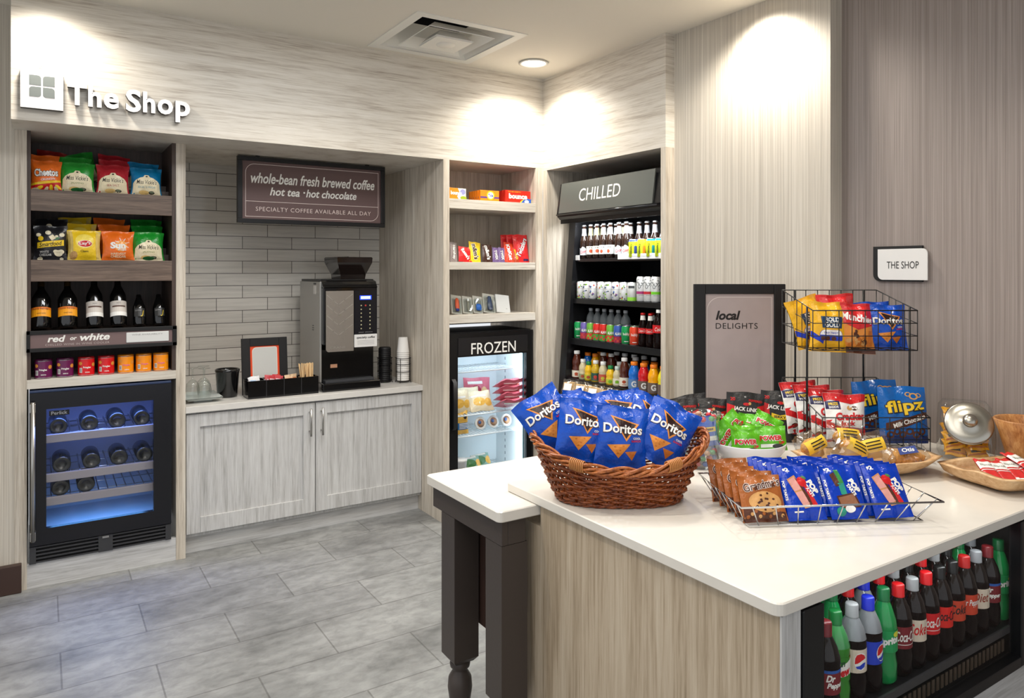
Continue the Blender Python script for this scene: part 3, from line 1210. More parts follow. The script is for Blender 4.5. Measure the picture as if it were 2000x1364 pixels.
flat_decal(b, T('CHILLED', 0.405, 2.092, 0.40, 0.082, bold=0.0), WHITE, lambda x, y: tuple(Vector(up(3.935 - x, y)) + Vector((-0.001, 0, 0))))
b.build('sign_panel', t)
b = MB()
b.tube([(2.915, 3.955, 1.975), (2.915, 3.0, 1.975)], 0.006, mat('trim_gloss_black', (40, 40, 42), 0.15), 8)
b.build('trim_rail', t)
for z, tk in ((1.675, 0.014), (1.408, 0.026), (1.142, 0.034), (0.880, 0.03)):
    b = MB()
    x = xfront(z) + 0.03
    b.box((x, 2.995, z - 0.012), (3.60, 3.90, z), M_dark)
    b.box((x - 0.008, 2.995, z - tk), (x, 3.90, z + 0.006), BLACK, 0.001)
    sh = b.build('shelf', t)
    if z > 1.6:
        for ya, yb, zz in ((3.02, 3.47, 0.03), (3.855, 3.898, 0.03)):
            q = MB()
            q.box((x - 0.012, ya, z - 0.003), (x - 0.009, yb, z + zz), mat('strip_white', (226, 226, 224), 0.4), 0.001)
            if yb - ya > 0.2:
                flat_decal(q, T('domestic & imported', 0.2, z + 0.014, 0.2, 0.010), mat('grey_print', (150, 148, 148), 0.5), lambda xx, yy: (x - 0.0125, yb - xx, yy))
            q.build('label_strip', sh)
b = MB()
b.box((3.10, 3.01, 1.940), (3.112, 3.88, 1.944), mat('fridge_fill_glow', (255, 255, 255), 0.4, emit=((245, 250, 255), 1.5)))  # unseen glowing strip, added along with the shelf fill
b.build('light_strip', t)
light('merchandiser_fill', 'AREA', (3.0, 3.44, 1.935), 9, (0.95, 0.98, 1.0), 0.03, (0, math.radians(-20), 0), size_y=0.85)  # added area fill to brighten the drinks shelves
b = MB()
b.box((xfront(0.86) + 0.002, 2.996, 0.858), (xfront(0.86) + 0.006, 3.899, 0.915), M_panes)
b.build('front_pane', t)

# ================================================================== ISLAND COUNTER
I = thing('island_counter', 'beige wood-panelled service island that carries the snack counter', 'counter cabinet')
b = MB()
pts = [(0.985, 0.0), (1.962, 0.0), (1.962, 0.80), (1.862, 0.80), (1.862, 0.8695), (0.985, 0.8695)]
b.prism(pts, lambda y, z, hh: (1.310 + hh, y, z), 0.064, M_bv)
b.build('end_panel', I)
b = MB()
b.box((1.3105, 0.980, 0.0), (1.374, 0.985, 0.8695), M_gv)
b.build('front_stile', I)
b = MB()
b.box((1.374, 0.986, 0.0), (2.965, 1.86, 0.444), M_gh)
b.build('base', I)
b = MB()
b.box((1.374, 1.80, 0.444), (2.965, 1.86, 0.8695), M_bv)
b.box((2.502, 0.986, 0.444), (2.965, 1.80, 0.8695), M_gv)
b.build('back_panel', I)
b = MB()
pts = RR(1.296, 0.976, 3.052, 2.036, (0.022, 0, 0, 0.006), 5)
pts = [(1.296 if False else p[0], p[1]) for p in pts]
outline = [p for p in RR(1.296, 0.976, 3.052, 1.962, (0.022, 0, 0, 0), 5)][:-1] + [(2.967, 1.962), (2.967, 2.036)] + [(1.296 + 0.006, 2.036), (1.296, 2.03)]


def slab(b, pts, z0, z1, m, e=0.003):
    """worktop with eased edges"""
    n = len(pts)
    cx, cy = sum(p[0] for p in pts) / n, sum(p[1] for p in pts) / n
    shr = [(p[0] + (e if p[0] < cx else -e), p[1] + (e if p[1] < cy else -e)) for p in pts]
    lv = [(shr, z0), (pts, z0 + e), (pts, z1 - e), (shr, z1)]
    idx = [[b.vert((x, y, z)) for x, y in pp] for pp, z in lv]
    for a, c in zip(idx, idx[1:]):
        for k in range(n):
            b.face((a[k], a[(k + 1) % n], c[(k + 1) % n], c[k]), m)
    for tr in tessellate_polygon([[Vector((x, y, 0)) for x, y in pts]]):
        b.face([idx[3][k] for k in tr], m)
        b.face([idx[0][k] for k in tr[::-1]], m)


slab(b, outline, 0.870, 0.900, M_quartz)
tag(b.build('countertop'), 'large white quartz countertop holding the snack baskets', 'countertop')

TB = thing('side_table', 'dark brown legged table under a white top behind the island', 'table')
b = MB()
slab(b, RR(1.160, 1.868, 2.960, 2.363, (0.018, 0, 0, 0.012), 5), 0.835, 0.8695, M_quartz)
b.build('tabletop', TB)
b = MB()
b.box((1.180, 1.884, 0.757), (1.204, 2.347, 0.834), M_espr, 0.002)
b.box((1.204, 1.884, 0.757), (1.268, 1.904, 0.834), M_espr, 0.002)
b.box((1.204, 2.327, 0.757), (2.95, 2.347, 0.834), M_espr, 0.002)
b.build('apron', TB)


def leg_mb(cx, cy, s=0.0475):
    b = MB()
    q = lambda e, z: [(cx - e, cy - e, z), (cx + e, cy - e, z), (cx + e, cy + e, z), (cx - e, cy + e, z)]
    e2 = s * 0.72
    rows = [q(e2, 0.245), q(s, 0.262), q(s, 0.756)]
    for a, c in zip(rows, rows[1:]):
        for k in range(4):
            b.poly([a[k], a[(k + 1) % 4], c[(k + 1) % 4], c[k]], M_espr)
    b.poly(rows[0][::-1], M_espr)
    b.poly(rows[-1], M_espr)
    b.lathe([(0.0, 0.0), (0.022, 0.0), (0.026, 0.012), (0.020, 0.03), (0.024, 0.05), (0.036, 0.10), (0.043, 0.15), (0.040, 0.185), (0.026, 0.208), (0.024, 0.214), (0.034, 0.222), (0.036, 0.232), (0.033, 0.246), (0, 0.246)], 24, M_espr, cx, cy)
    return b


leg_mb(1.2285, 2.235).build('leg', TB)
leg_mb(1.2285, 1.933).build('leg', TB)
leg_mb(2.86, 2.27).build('leg', TB)
b = MB()
b.box((1.284, 1.985, 0.37), (1.300, 2.326, 0.834), mat('dark_walnut', (58, 40, 34), 0.45))
b.build('end_panel', TB)

# soda cooler set into the island
SC = thing('soda_cooler', 'black glass-front countertop cooler of soda bottles set into the island', 'cooler')
b = MB()
shell(b, 1.378, 2.498, 1.01, 1.70, 0.4455, 0.868, 0.02, BLACKM, M_dark)
b.build('body', SC)
b = MB()
y0, y1 = 0.975, 1.01
b.box((1.378, y0, 0.4455), (1.452, y1, 0.866), BLACK, 0.003)
b.box((2.398, y0, 0.4455), (2.498, y1, 0.866), BLACK, 0.003)
b.box((1.452, y0, 0.4455), (2.398, y1, 0.475), BLACK, 0.002)
b.build('door_frame', SC)
MB().box((1.452, 0.990, 0.475), (2.398, 0.994, 0.866), M_panes).build('pane', SC)
b = MB()
b.box((1.40, 1.012, 0.542), (2.478, 1.66, 0.550), M_dark)
b.box((1.40, 1.006, 0.534), (2.425, 1.012, 0.554), mat('shelf_trim_dark', (52, 52, 54), 0.35))
b.build('shelf', SC)
b = MB()
for k in range(40):
    x = 1.47 + k * 0.0228
    b.box((x, 1.0105, 0.485), (x + 0.013, 1.013, 0.520), mat('vent_brown', (70, 58, 46), 0.35))
b.build('vent_strip', SC)
light('soda_cooler_fill', 'AREA', (1.92, 1.03, 0.846), 0.8, (0.95, 1.0, 1.0), 0.9, (math.radians(12), 0, 0), size_y=0.02)  # unseen lamp, added inside to brighten the bottles

# ================================================================== COFFEE COUNTER
ZC = 0.8405
t = thing('coffee_machine', 'tall black and steel bean-to-cup coffee machine on the alcove counter', 'coffee machine', (1.482, 4.50, ZC))
W_, D_, H_ = 0.375, 0.46, 0.705
SST = mat('machine_steel', (176, 174, 170), 0.36, metal=0.6)
GLB = mat('gloss_black', (12, 12, 14), 0.12, coat=0.4)
b = MB()
b.box((-0.006, -0.045, 0), (W_ + 0.004, D_ + 0.01, 0.052), GLB, 0.006)
b.build('base', t)
b = MB()
b.box((0.012, 0.07, 0.052), (W_, D_, 0.69), GLB, 0.003)
b.box((0.012, 0.07, 0.69), (W_, D_, 0.705), BLACK, 0.003)
b.build('housing', t)
b = MB()
b.box((0.0, 0.035, 0.052), (0.012, D_ - 0.005, 0.69), SST, 0.002)
for k in range(3):
    b.box((-0.001, 0.155, 0.375 + 0.014 * k), (0.0, 0.185, 0.380 + 0.014 * k), BLACK)
b.box((-0.001, 0.11, 0.61), (0.0, 0.16, 0.665), mat('sticker_pale', (214, 210, 205), 0.5))
b.box((-0.001, 0.11, 0.672), (0.0, 0.16, 0.682), BLACK)
b.build('side_panel', t)
b = MB()
b.box((0.012, 0.004, 0.29), (W_, 0.07, 0.66), GLB, 0.006)
prof = [(0.004, 0.655), (0.02, 0.672), (0.03, 0.69), (0.07, 0.70), (0.07, 0.65), (0.004, 0.65)]
b.prism(prof, lambda y, z, hh: (0.012 + hh, y, z), W_ - 0.012, GLB)
b.build('upper_front', t)
b = MB()
FP = mat('steel_front', (150, 142, 134), 0.38, metal=0.5)
b.prism(RR(0.028, 0.245, 0.210, 0.632, (0.02, 0, 0, 0)), lambda x, z, hh: (x, 0.004 - hh, z), 0.006, FP)
for k, z in enumerate((0.54, 0.47, 0.40, 0.33)):
    pass
FH = mat('steel_front_ridge', (184, 178, 170), 0.3, metal=0.6)
for z in (0.545, 0.480, 0.415, 0.350):
    flat_decal(b, strokes([(0.034, z + 0.062), (0.075, z + 0.026), (0.110, z), (0.150, z + 0.028), (0.204, z + 0.066)], 0.0045), FH, lambda x, y: (x, -0.0026, y))
flat_decal(b, T('CRANE', 0.105, 0.272, 0.10, 0.014), FH, lambda x, y: (x, -0.0026, y))
b.build('steel_door', t)
b = MB()
b.box((0.218, 0.0, 0.29), (W_ - 0.004, 0.004, 0.632), mat('control_black', (20, 20, 26), 0.25))
fn = lambda x, y: (x, -0.0006, y)
flat_decal(b, R(0.252, 0.572, 0.332, 0.600), mat('display_blue', (24, 44, 190), 0.3, emit=((40, 70, 255), 1.5)), fn)
flat_decal(b, R(0.259, 0.577, 0.325, 0.595), mat('display_pale', (190, 215, 255), 0.3, emit=((150, 190, 255), 2.0)), lambda x, y: (x, -0.0009, y))
PB = mat('button_pale', (196, 190, 150), 0.4)
for r in range(7):
    for x in (0.262, 0.322):
        flat_decal(b, E(x, 0.535 - r * 0.025, 0.0045, 0.0045, 8), PB, fn)
flat_decal(b, E(0.292, 0.535, 0.006, 0.006, 8), mat('button_red', (196, 60, 50), 0.4), fn)
flat_decal(b, T('your choice', 0.292, 0.361, 0.095, 0.010), mat('grey_print', (150, 148, 148), 0.5), fn)
b.build('control_panel', t)
b = MB()
b.prism(RR(0.214, 0.266, 0.370, 0.348, (0.004,) * 4), lambda x, z, hh: (x, -0.001 - hh, z), 0.002, mat('card_white', (226, 224, 222), 0.5))
fn = lambda x, y: (x, -0.0036, y)
flat_decal(b, T('specialty coffee', 0.292, 0.326, 0.125, 0.019, bold=0.02, shear=0.25), BLKINK, fn)
for k in range(4):
    flat_decal(b, R(0.235, 0.306 - k * 0.008, 0.35, 0.3075 - k * 0.008), mat('grey_print', (150, 148, 148), 0.5), fn)
b.build('card', t)
b = MB()
b.box((0.03, 0.015, 0.052), (W_ - 0.02, 0.069, 0.062), mat('drip_grey', (92, 94, 98), 0.3, metal=0.5))
b.build('drip_tray', t)
b = MB()
b.box((0.08, 0.066, 0.135), (0.125, 0.069, 0.158), mat('label_tan', (190, 140, 110), 0.5))
b.build('sticker', t)
# bean hopper
b = MB()
BR = mat('smoked_plastic', (26, 18, 16), 0.12, coat=0.5)
hx, hy = 0.27, 0.26


def rows(lst, m):
    for (z0, a0, c0), (z1, a1, c1) in zip(lst, lst[1:]):
        q0 = [(hx - a0, hy - c0, z0), (hx + a0, hy - c0, z0), (hx + a0, hy + c0, z0), (hx - a0, hy + c0, z0)]
        q1 = [(hx - a1, hy - c1, z1), (hx + a1, hy - c1, z1), (hx + a1, hy + c1, z1), (hx - a1, hy + c1, z1)]
        for k in range(4):
            b.poly([q0[k], q0[(k + 1) % 4], q1[(k + 1) % 4], q1[k]], m)


rows([(0.705, 0.085, 0.09), (0.735, 0.088, 0.095), (0.815, 0.120, 0.13), (0.845, 0.122, 0.132), (0.852, 0.118, 0.128)], BR)
b.poly([(hx - 0.118, hy - 0.128, 0.852), (hx + 0.118, hy - 0.128, 0.852), (hx + 0.118, hy + 0.128, 0.852), (hx - 0.118, hy + 0.128, 0.852)], BR)
b.box((hx - 0.05, hy - 0.129, 0.842), (hx - 0.044, hy + 0.128, 0.8545), mat('rib_black', (40, 34, 32), 0.2))
b.build('bean_hopper', t)

# waste bin
b = MB()
b.lathe([(0.0, 0.0), (0.054, 0.0), (0.058, 0.006), (0.068, 0.150), (0.0705, 0.153), (0.0705, 0.166), (0.066, 0.168), (0.064, 0.15), (0.054, 0.01), (0, 0.01)], 32, GLB)
tag(b.build('waste_bin'), 'glossy black round bin beside the condiment caddy', 'bin').location = (0.945, 4.63, ZC)

# caddy with four compartments
b = MB()
cx0, cx1, cy0, cy1, ch = 1.025, 1.448, 4.455, 4.575, 0.106
b.box((cx0, cy0, ZC), (cx1, cy1, ZC + 0.004), BLACK)
b.box((cx0, cy0, ZC + 0.004), (cx1, cy0 + 0.004, ZC + ch), GLB)
b.box((cx0, cy1 - 0.004, ZC + 0.004), (cx1, cy1, ZC + ch), GLB)
for k in range(5):
    x = cx0 + (cx1 - cx0 - 0.004) * k / 4
    b.box((x, cy0 + 0.004, ZC + 0.004), (x + 0.004, cy1 - 0.004, ZC + ch), GLB)
    if 0 < k < 4:
        b.box((x + 0.0, cy0 - 0.002, ZC + 0.003), (x + 0.004, cy0, ZC + ch), mat('seam_black', (46, 46, 48), 0.3))
tag(b.build('condiment_caddy'), 'glossy black four-compartment caddy of stirrers and sachets', 'caddy')
W2 = (cx1 - cx0) / 4
stick = MB().box((-0.003, -0.0008, 0), (0.003, 0.0008, 0.178), mat('birch', (226, 190, 140), 0.6))
KS = Kind('stir_stick', 'stir stick', [('stir_stick', stick)])
rs = random.Random(3)
for k in range(26):
    KS.put('thin wooden stir stick standing in the caddy', (cx0 + 3.18 * W2 + rs.uniform(0, 0.068), cy0 + 0.03 + rs.uniform(0, 0.06), ZC + 0.005), (rs.uniform(-0.12, 0.12), rs.uniform(-0.14, 0.10), rs.uniform(-0.3, 0.3)), 'wooden stir sticks in the caddy')
for nm, ci, cols, lb in (('sugar_packet', 0, ((230, 230, 232), (150, 190, 230)), 'white sugar sachet heaped in the leftmost caddy compartment'),
                         ('sweetener_packet', 1, ((190, 40, 50), (230, 200, 205)), 'red and pale sachet in the second caddy compartment'),
                         ('tea_packet', 2, ((214, 182, 146), (196, 110, 60)), 'tan tea sachet tilted in the third caddy compartment')):
    pk = packet(0.05, 0.07, 0.008, foil(nm, cols[0], 0.5), (lambda c: (lambda add: add(R(-0.018, 0.02, 0.018, 0.05), foil(nm + 'b', c, 0.5))))(cols[1]), nu=4, nv=5)
    KS2 = Kind(nm, 'sachet', [(nm, pk)])
    for k in range(6 if ci < 2 else 3):
        hz = ZC + 0.054 if ci < 2 else ZC + 0.052
        KS2.put(lb, (cx0 + (ci + 0.22 + 0.6 * rs.random()) * W2, cy0 + 0.045 + 0.02 * k * 0.5, hz), (rs.uniform(-0.5, -0.1), rs.uniform(-0.25, 0.25), rs.uniform(-0.4, 0.4)), 'sachets in %s' % nm)

# picture frame behind the caddy
t = thing('picture_frame', 'black tabletop frame with an orange bordered card behind the caddy', 'picture frame', (1.03, 4.615, ZC), (math.radians(-6), 0, 0))
b = MB()
ORG = mat('orange_print', (226, 74, 30), 0.5)
for a, c in (((0, 0), (0.05, 0.345)), ((0.226, 0), (0.276, 0.345)), ((0.05, 0), (0.226, 0.05)), ((0.05, 0.295), (0.226, 0.345))):
    b.box((a[0], -0.006, a[1]), (c[0], 0.014, c[1]), BLACKM, 0.002)
b.build('frame', t)
b = MB()
b.box((0.046, 0.0, 0.046), (0.230, 0.006, 0.299), ORG)
fn = lambda x, y: (x, -0.0008, y)
rr = RR(0.062, 0.058, 0.214, 0.288, (0.012, 0.012, 0.012, 0.026))
rr2 = RR(0.066, 0.062, 0.210, 0.284, (0.010, 0.010, 0.010, 0.024))
flat_decal(b, P(rr), mat('card_cream', (226, 214, 202), 0.5), fn)
flat_decal(b, P(rr2), mat('card_grey', (198, 198, 194), 0.5), lambda x, y: (x, -0.0012, y))
b.build('card', t)

# cups in wire holders
KH = []
h = MB()
for z in (0.012, 0.075, 0.125, 0.165):
    h.tube([(0.050 * math.cos(2 * PI * k / 20), 0.050 * math.sin(2 * PI * k / 20), z) for k in range(20)], 0.0022, M_wire, 6, True)
for k in range(4):
    a = PI / 4 + k * PI / 2
    h.tube([(0.058 * math.cos(a), 0.058 * math.sin(a), 0.0), (0.050 * math.cos(a), 0.050 * math.sin(a), 0.012), (0.050 * math.cos(a), 0.050 * math.sin(a), 0.165), (0.058 * math.cos(a), 0.058 * math.sin(a), 0.168)], 0.0022, M_wire, 6)
KH = Kind('cup_holder', 'cup holder', [('cup_holder', h)])
KH.put('black wire holder around the stack of black cup lids', (1.975, 4.66, ZC))
KH.put('black wire holder around the stack of white paper cups', (2.075, 4.58, ZC))
PW = mat('paper_white', (232, 229, 224), 0.55)
cup = MB().lathe([(0.0, 0.0), (0.030, 0.0), (0.041, 0.098), (0.043, 0.101), (0.041, 0.104), (0.038, 0.102), (0.030, 0.006), (0, 0.006)], 24, PW)
KC = Kind('paper_cup', 'cup', [('paper_cup', cup)])
flip = Matrix.Rotation(PI, 4, 'X')
for k in range(15):
    KC.put('white paper cup, %s from the top of the upturned stack' % ordinal(14 - k), (2.075, 4.58, ZC + 0.118 + k * 0.0135), (PI, 0, 0), 'stacked white paper cups')
lid = MB().lathe([(0.0, 0.0), (0.042, 0.0), (0.0435, 0.004), (0.042, 0.008), (0.037, 0.016), (0.036, 0.018), (0.0, 0.017)], 24, BLACKM)
KL = Kind('cup_cover', 'cup cover', [('cup_cover', lid)])
for k in range(18):
    KL.put('black plastic cup lid, %s from the top of its stack' % ordinal(17 - k), (1.975, 4.66, ZC + 0.003 + k * 0.0128), group='stacked black cup lids')

# tray of upturned wine glasses
t = MB()
cyr = lambda x, y: (x, y)
t.grid(lambda u, v: (0.69 + 0.20 * u + 0.0, 4.47 + 0.28 * v, ZC + 0.012 + 0.016 * (max(abs(2 * u - 1), abs(2 * v - 1)) ** 6)), 12, 12, mat('tray_glaze', (206, 214, 212), 0.15), True)
t.grid(lambda u, v: (0.69 + 0.20 * u + 0.0, 4.47 + 0.28 * v, ZC + 0.006 + 0.018 * (max(abs(2 * u - 1), abs(2 * v - 1)) ** 6)), 12, 12, mat('tray_glaze', (206, 214, 212), 0.15), True, True)
t.box((0.74, 4.53, ZC), (0.84, 4.69, ZC + 0.008), mat('tray_glaze', (206, 214, 212), 0.15))
tag(t.build('serving_tray'), 'pale grey square tray under the upturned wine glasses', 'tray')
gl = MB()
gl.lathe([(0.031, 0.0), (0.037, 0.03), (0.039, 0.055), (0.034, 0.085), (0.018, 0.103), (0.005, 0.110), (0.0042, 0.165), (0.008, 0.172), (0.032, 0.176), (0.033, 0.178), (0.0, 0.181)], 28, M_jarg)
KG = Kind('wine_glass', 'wine glass', [('wine_glass', gl)])
for (x, y), lb in (((0.800, 4.545), 'upturned stemmed wine glass at the front of the grey tray'), ((0.745, 4.60), 'upturned stemmed wine glass at the left behind on the grey tray'), ((0.815, 4.655), 'upturned stemmed wine glass at the back of the grey tray')):
    KG.put(lb, (x, y, ZC + 0.0135), group='wine glasses on the tray')

# ================================================================== SNACK PACKETS ON THE LEFT SHELVES
CREAM = foil('cream', (236, 222, 186), 0.4)
INK = foil('ink', (40, 34, 30), 0.5)
FWHITE = foil('white', (242, 240, 236), 0.35)
FYEL = foil('yellow', (246, 206, 40))
FRED = foil('red', (206, 30, 34))
FBLK = foil('black', (34, 34, 38))
FORG = foil('orange', (238, 112, 30))


def art_kettle(flav, cap):
    def art(add):
        add(P([(-0.072, 0.0), (0.072, 0.0), (0.072, 0.070), (0.060, 0.087), (0.036, 0.101), (0.018, 0.106), (0.010, 0.118), (-0.010, 0.118), (-0.018, 0.106), (-0.036, 0.101), (-0.060, 0.087), (-0.072, 0.070)]), CREAM, 1)
        add(E(0, 0.109, 0.006, 0.004, 10), INK, 2)
        add(T("Miss Vickie's", 0.0, 0.078, 0.108, 0.024, shear=0.2, bold=0.006), INK, 2)
        add(T(flav, 0.0, 0.050, 0.062 if len(flav) < 10 else 0.092, 0.011), cap, 2)
        add(E(-0.014, 0.022, 0.026, 0.011), foil('chip_tan', (226, 190, 120), 0.5), 2)
        add(E(0.026, 0.022, 0.016, 0.008), INK, 2)
        add(E(0.026, 0.0235, 0.012, 0.005), foil('leafgrey', (110, 120, 96), 0.5), 3)
    return art


def art_jal(add):
    art_kettle('JALAPENO', foil('flav_green', (120, 138, 70), 0.5))(add)
    add(E(0.0, 0.018, 0.030, 0.010), foil('pepper', (36, 104, 54), 0.4), 4)


def art_cheet(add):
    add(P([(-0.08, 0), (0.08, 0), (0.08, 0.055), (0.03, 0.045), (-0.08, 0.028)]), FRED, 1)
    add(P([(-0.08, 0.028), (0.03, 0.045), (0.08, 0.055), (0.08, 0.064), (-0.02, 0.050), (-0.08, 0.038)]), FYEL, 2)
    for k, (x, z) in enumerate(((-0.048, 0.012), (-0.028, 0.02), (0.0, 0.013), (0.022, 0.022), (0.045, 0.014), (0.055, 0.026))):
        add(E(x, z, 0.016, 0.008, 10, 0.5 * k), FYEL if k % 2 else CREAM, 3)
    add(T('Cheetos', 0, 0.098, 0.116, 0.044, rot=0.06, bold=0.075), INK, 3)
    add(T('Cheetos', 0, 0.098, 0.112, 0.040, rot=0.06, bold=0.03), FWHITE, 4)
    add(T('CRUNCHY', 0.01, 0.063, 0.07, 0.010, rot=0.12, bold=0.02), FWHITE, 4)


def art_smart(add):
    add(P([(-0.062, 0.064), (0.066, 0.080), (0.066, 0.110), (-0.062, 0.094)]), FYEL, 1)
    add(T('Smartfood', 0.002, 0.087, 0.110, 0.022, rot=0.12, shear=0.3, bold=0.015), INK, 2)
    add(T('WHITE', -0.028, 0.046, 0.042, 0.011), FWHITE, 1)
    add(T('CHEDDAR', -0.022, 0.031, 0.056, 0.011), FWHITE, 1)
    POP = foil('popcorn', (236, 226, 196), 0.6)
    for x, z, r in ((0.038, 0.040, 0.020), (0.052, 0.048, 0.014), (0.026, 0.048, 0.012), (-0.055, 0.135, 0.012), (-0.01, 0.146, 0.014), (0.055, 0.136, 0.013), (0.03, 0.128, 0.008), (-0.045, 0.012, 0.012), (0.05, 0.012, 0.009)):
        add(E(x, z, r, r * 0.8), POP, 2)
    add(E(-0.045, 0.115, 0.013, 0.013), FYEL, 2)
    add(P([(0.008, 0.104), (0.028, 0.118), (0.012, 0.138), (-0.008, 0.124)]), CREAM, 2)
    add(E(0.03, 0.118, 0.014, 0.008), foil('pepper', (36, 104, 54), 0.4), 1)


def art_lays(add):
    add(R(-0.08, 0, -0.056, 0.16), foil('lays_side', (226, 196, 110)), 1)
    add(R(0.056, 0, 0.08, 0.16), foil('lays_side', (226, 196, 110)), 1)
    add(E(0, 0.105, 0.046, 0.040), foil('lays_glow', (252, 226, 96)), 1)
    add(E(0.002, 0.091, 0.036, 0.019), FWHITE, 2)
    add(E(0.002, 0.091, 0.034, 0.017), FRED, 3)
    add(T("Lay's", 0.002, 0.092, 0.056, 0.022, rot=0.05, bold=0.02), FWHITE, 4)
    add(T('Classic', 0.0, 0.052, 0.040, 0.011, bold=0.01), INK, 2)
    add(E(-0.052, 0.030, 0.018, 0.022), foil('potato', (196, 150, 90), 0.5), 2)


def art_sun(add):
    FPO = foil('pale_orange', (250, 168, 84))
    add(E(0.012, 0.082, 0.034, 0.030), FPO, 1)
    for k in range(8):
        a = 2 * PI * k / 8 + 0.3
        add(line(0.018 + 0.018 * math.cos(a), 0.092 + 0.018 * math.sin(a), 0.018 + 0.040 * math.cos(a), 0.092 + 0.036 * math.sin(a), 0.003), FWHITE, 2)
    add(T('Sun', -0.002, 0.085, 0.080, 0.036, bold=0.05), FWHITE, 3)
    add(T('chips', 0.018, 0.061, 0.045, 0.013, bold=0.02), FWHITE, 3)
    add(T('HARVEST', 0.0, 0.040, 0.076, 0.012, bold=0.02), CREAM, 2)
    add(T('CHEDDAR', 0.0, 0.026, 0.076, 0.012, bold=0.02), CREAM, 2)
    add(E(0.02, 0.008, 0.05, 0.008), foil('chip_brown', (190, 110, 40), 0.5), 2)


KB = {}
for key, w, h, base, art in (
        ('cheese', 0.140, 0.165, FORG, art_cheet), ('jal', 0.162, 0.165, foil('green', (28, 142, 44)), art_jal),
        ('salt', 0.160, 0.165, foil('deep_red', (172, 26, 40)), art_kettle('SEA SALT', foil('flav_red', (172, 60, 54), 0.5))),
        ('blue', 0.158, 0.160, foil('teal_blue', (0, 112, 160)), art_kettle('SEA SALT & VINEGAR', foil('flav_blue', (70, 140, 160), 0.5))),
        ('pop', 0.150, 0.185, FBLK, art_smart), ('lays', 0.158, 0.165, FYEL, art_lays), ('sun', 0.158, 0.165, FORG, art_sun)):
    KB[key] = Kind('snack_bag', 'snack bag', [('snack_bag', packet(w, h, 0.062, base, art, seed=len(key) + int(w * 1000)))])
Z1, Z2 = 2.013 - 0.006, 1.656 - 0.006
rows = [
    ('cheese', 0.022, Z1, 'orange cheese puff bag at the left end of the top brown shelf', 'red bag of cheese puffs behind the orange one on the top shelf', [(0.012, 1, 0.0), (0.032, 2, 0.12)]),
    ('jal', 0.160, Z1, 'green and cream chip bag in front on the top brown shelf', 'green chip bag behind the first on the top shelf', [(0.150, 1, 0.0), (0.205, 2, -0.28)]),
    ('salt', 0.325, Z1, 'dark red and cream chip bag on the top brown shelf', 'dark red chip bag behind the first on the top shelf', [(0.345, 1, 0.0), (0.33, 2, 0.1)]),
    ('blue', 0.487, Z1, 'blue and cream chip bag at the right end of the top shelf', 'blue chip bag behind the first on the top shelf', [(0.475, 1, 0.05)]),
    ('pop', 0.040, Z2, 'black popcorn bag with yellow band on the second brown shelf', 'black popcorn bag behind the first on the second shelf', [(0.045, 1, 0.0)]),
    ('lays', 0.192, Z2, 'yellow chip bag with red oval on the second brown shelf', 'yellow chip bag behind the first on the second shelf', [(0.175, 1, 0.0), (0.165, 2, -0.06)]),
    ('sun', 0.350, Z2, 'orange chip bag with white lettering on the second brown shelf', 'orange chip bag behind the first on the second shelf', [(0.340, 1, 0.0), (0.315, 2, 0.05)]),
    ('jal', 0.497, Z2, 'green and cream chip bag at the right end of the second shelf', 'green chip bag behind the first on the second shelf', [(0.505, 1, 0.0), (0.505, 2, 0.03)])]
FRB = foil('flame_red', (150, 30, 28))
for key, x, z, lb, lb2, back in rows:
    KB[key].put(lb, (x, FY + 0.078, z), (math.radians(-7), 0, random.uniform(-0.05, 0.05)), 'snack bags on the brown shelves')
    for bx, r, roll in back:
        dz = (0.041, 0.081)[r - 1]
        ex = 0.0
        if key == 'cheese' and r == 2:
            kk = KB.setdefault('flame', Kind('snack_bag', 'snack bag', [('snack_bag', packet(0.140, 0.165, 0.062, FRB, art_cheet, seed=31))]))
        else:
            kk = KB[key]
        pos = (', %s row' % ('second' if r == 1 else 'third'))
        kk.put(lb2 + pos, (bx, FY + (0.178, 0.285)[r - 1], z + dz), (math.radians(-7), roll, random.uniform(-0.08, 0.08)), 'snack bags on the brown shelves')

# ------------------------------------------------------------------ wine on the sign-rail shelf
BG = mat('bottle_black_glass', (10, 10, 10), 0.07, spec=0.7, coat=0.3)
WINES = {}
LAB_O = mat('label_orange', (244, 164, 24), 0.45)
LAB_G = mat('label_grey', (206, 198, 190), 0.5)
LAB_W = mat('label_white', (236, 234, 230), 0.5)


def wine(r, hb, hn, rn, arts, cap):
    body = MB().lathe([(0.0, 0.004), (r * 0.8, 0.0), (r, 0.008), (r, hb), (r * 0.93, hb + 0.014), (r * 0.72, hb + 0.034), (rn * 1.15, hb + 0.062), (rn, hb + 0.08), (rn, hn), (0, hn)], 28, BG)
    lb = MB()
    add = cyl_art(lb, r)
    arts(add)
    foilcap = MB().lathe([(rn + 0.001, hn - 0.055), (rn + 0.001, hn + 0.001), (0.0, hn + 0.0015)], 20, mat(cap[0], cap[1], 0.35, metal=0.3))
    return Kind('wine_bottle', 'bottle', [('bottle', body), ('label', lb), ('capsule', foilcap)])


def a1(add):
    add(R(-0.056, 0.060, 0.056, 0.108), LAB_O, 1)
    add(R(-0.056, 0.098, 0.056, 0.110), mat('label_deep_orange', (226, 120, 30), 0.45), 2)
    add(T('LOS REYES', 0, 0.100, 0.066, 0.007), INK, 3)
    add(T('VINEYARD', 0, 0.076, 0.04, 0.006), INK, 3)


def a2(add):
    add(R(-0.056, 0.060, 0.056, 0.138), LAB_G, 1)
    add(R(-0.056, 0.054, 0.056, 0.076), LAB_W, 2)
    add(R(-0.034, 0.103, 0.034, 0.111), mat('label_brown', (92, 66, 56), 0.5), 2)
    add(T('RESERVE', 0, 0.124, 0.02, 0.005), INK, 2)


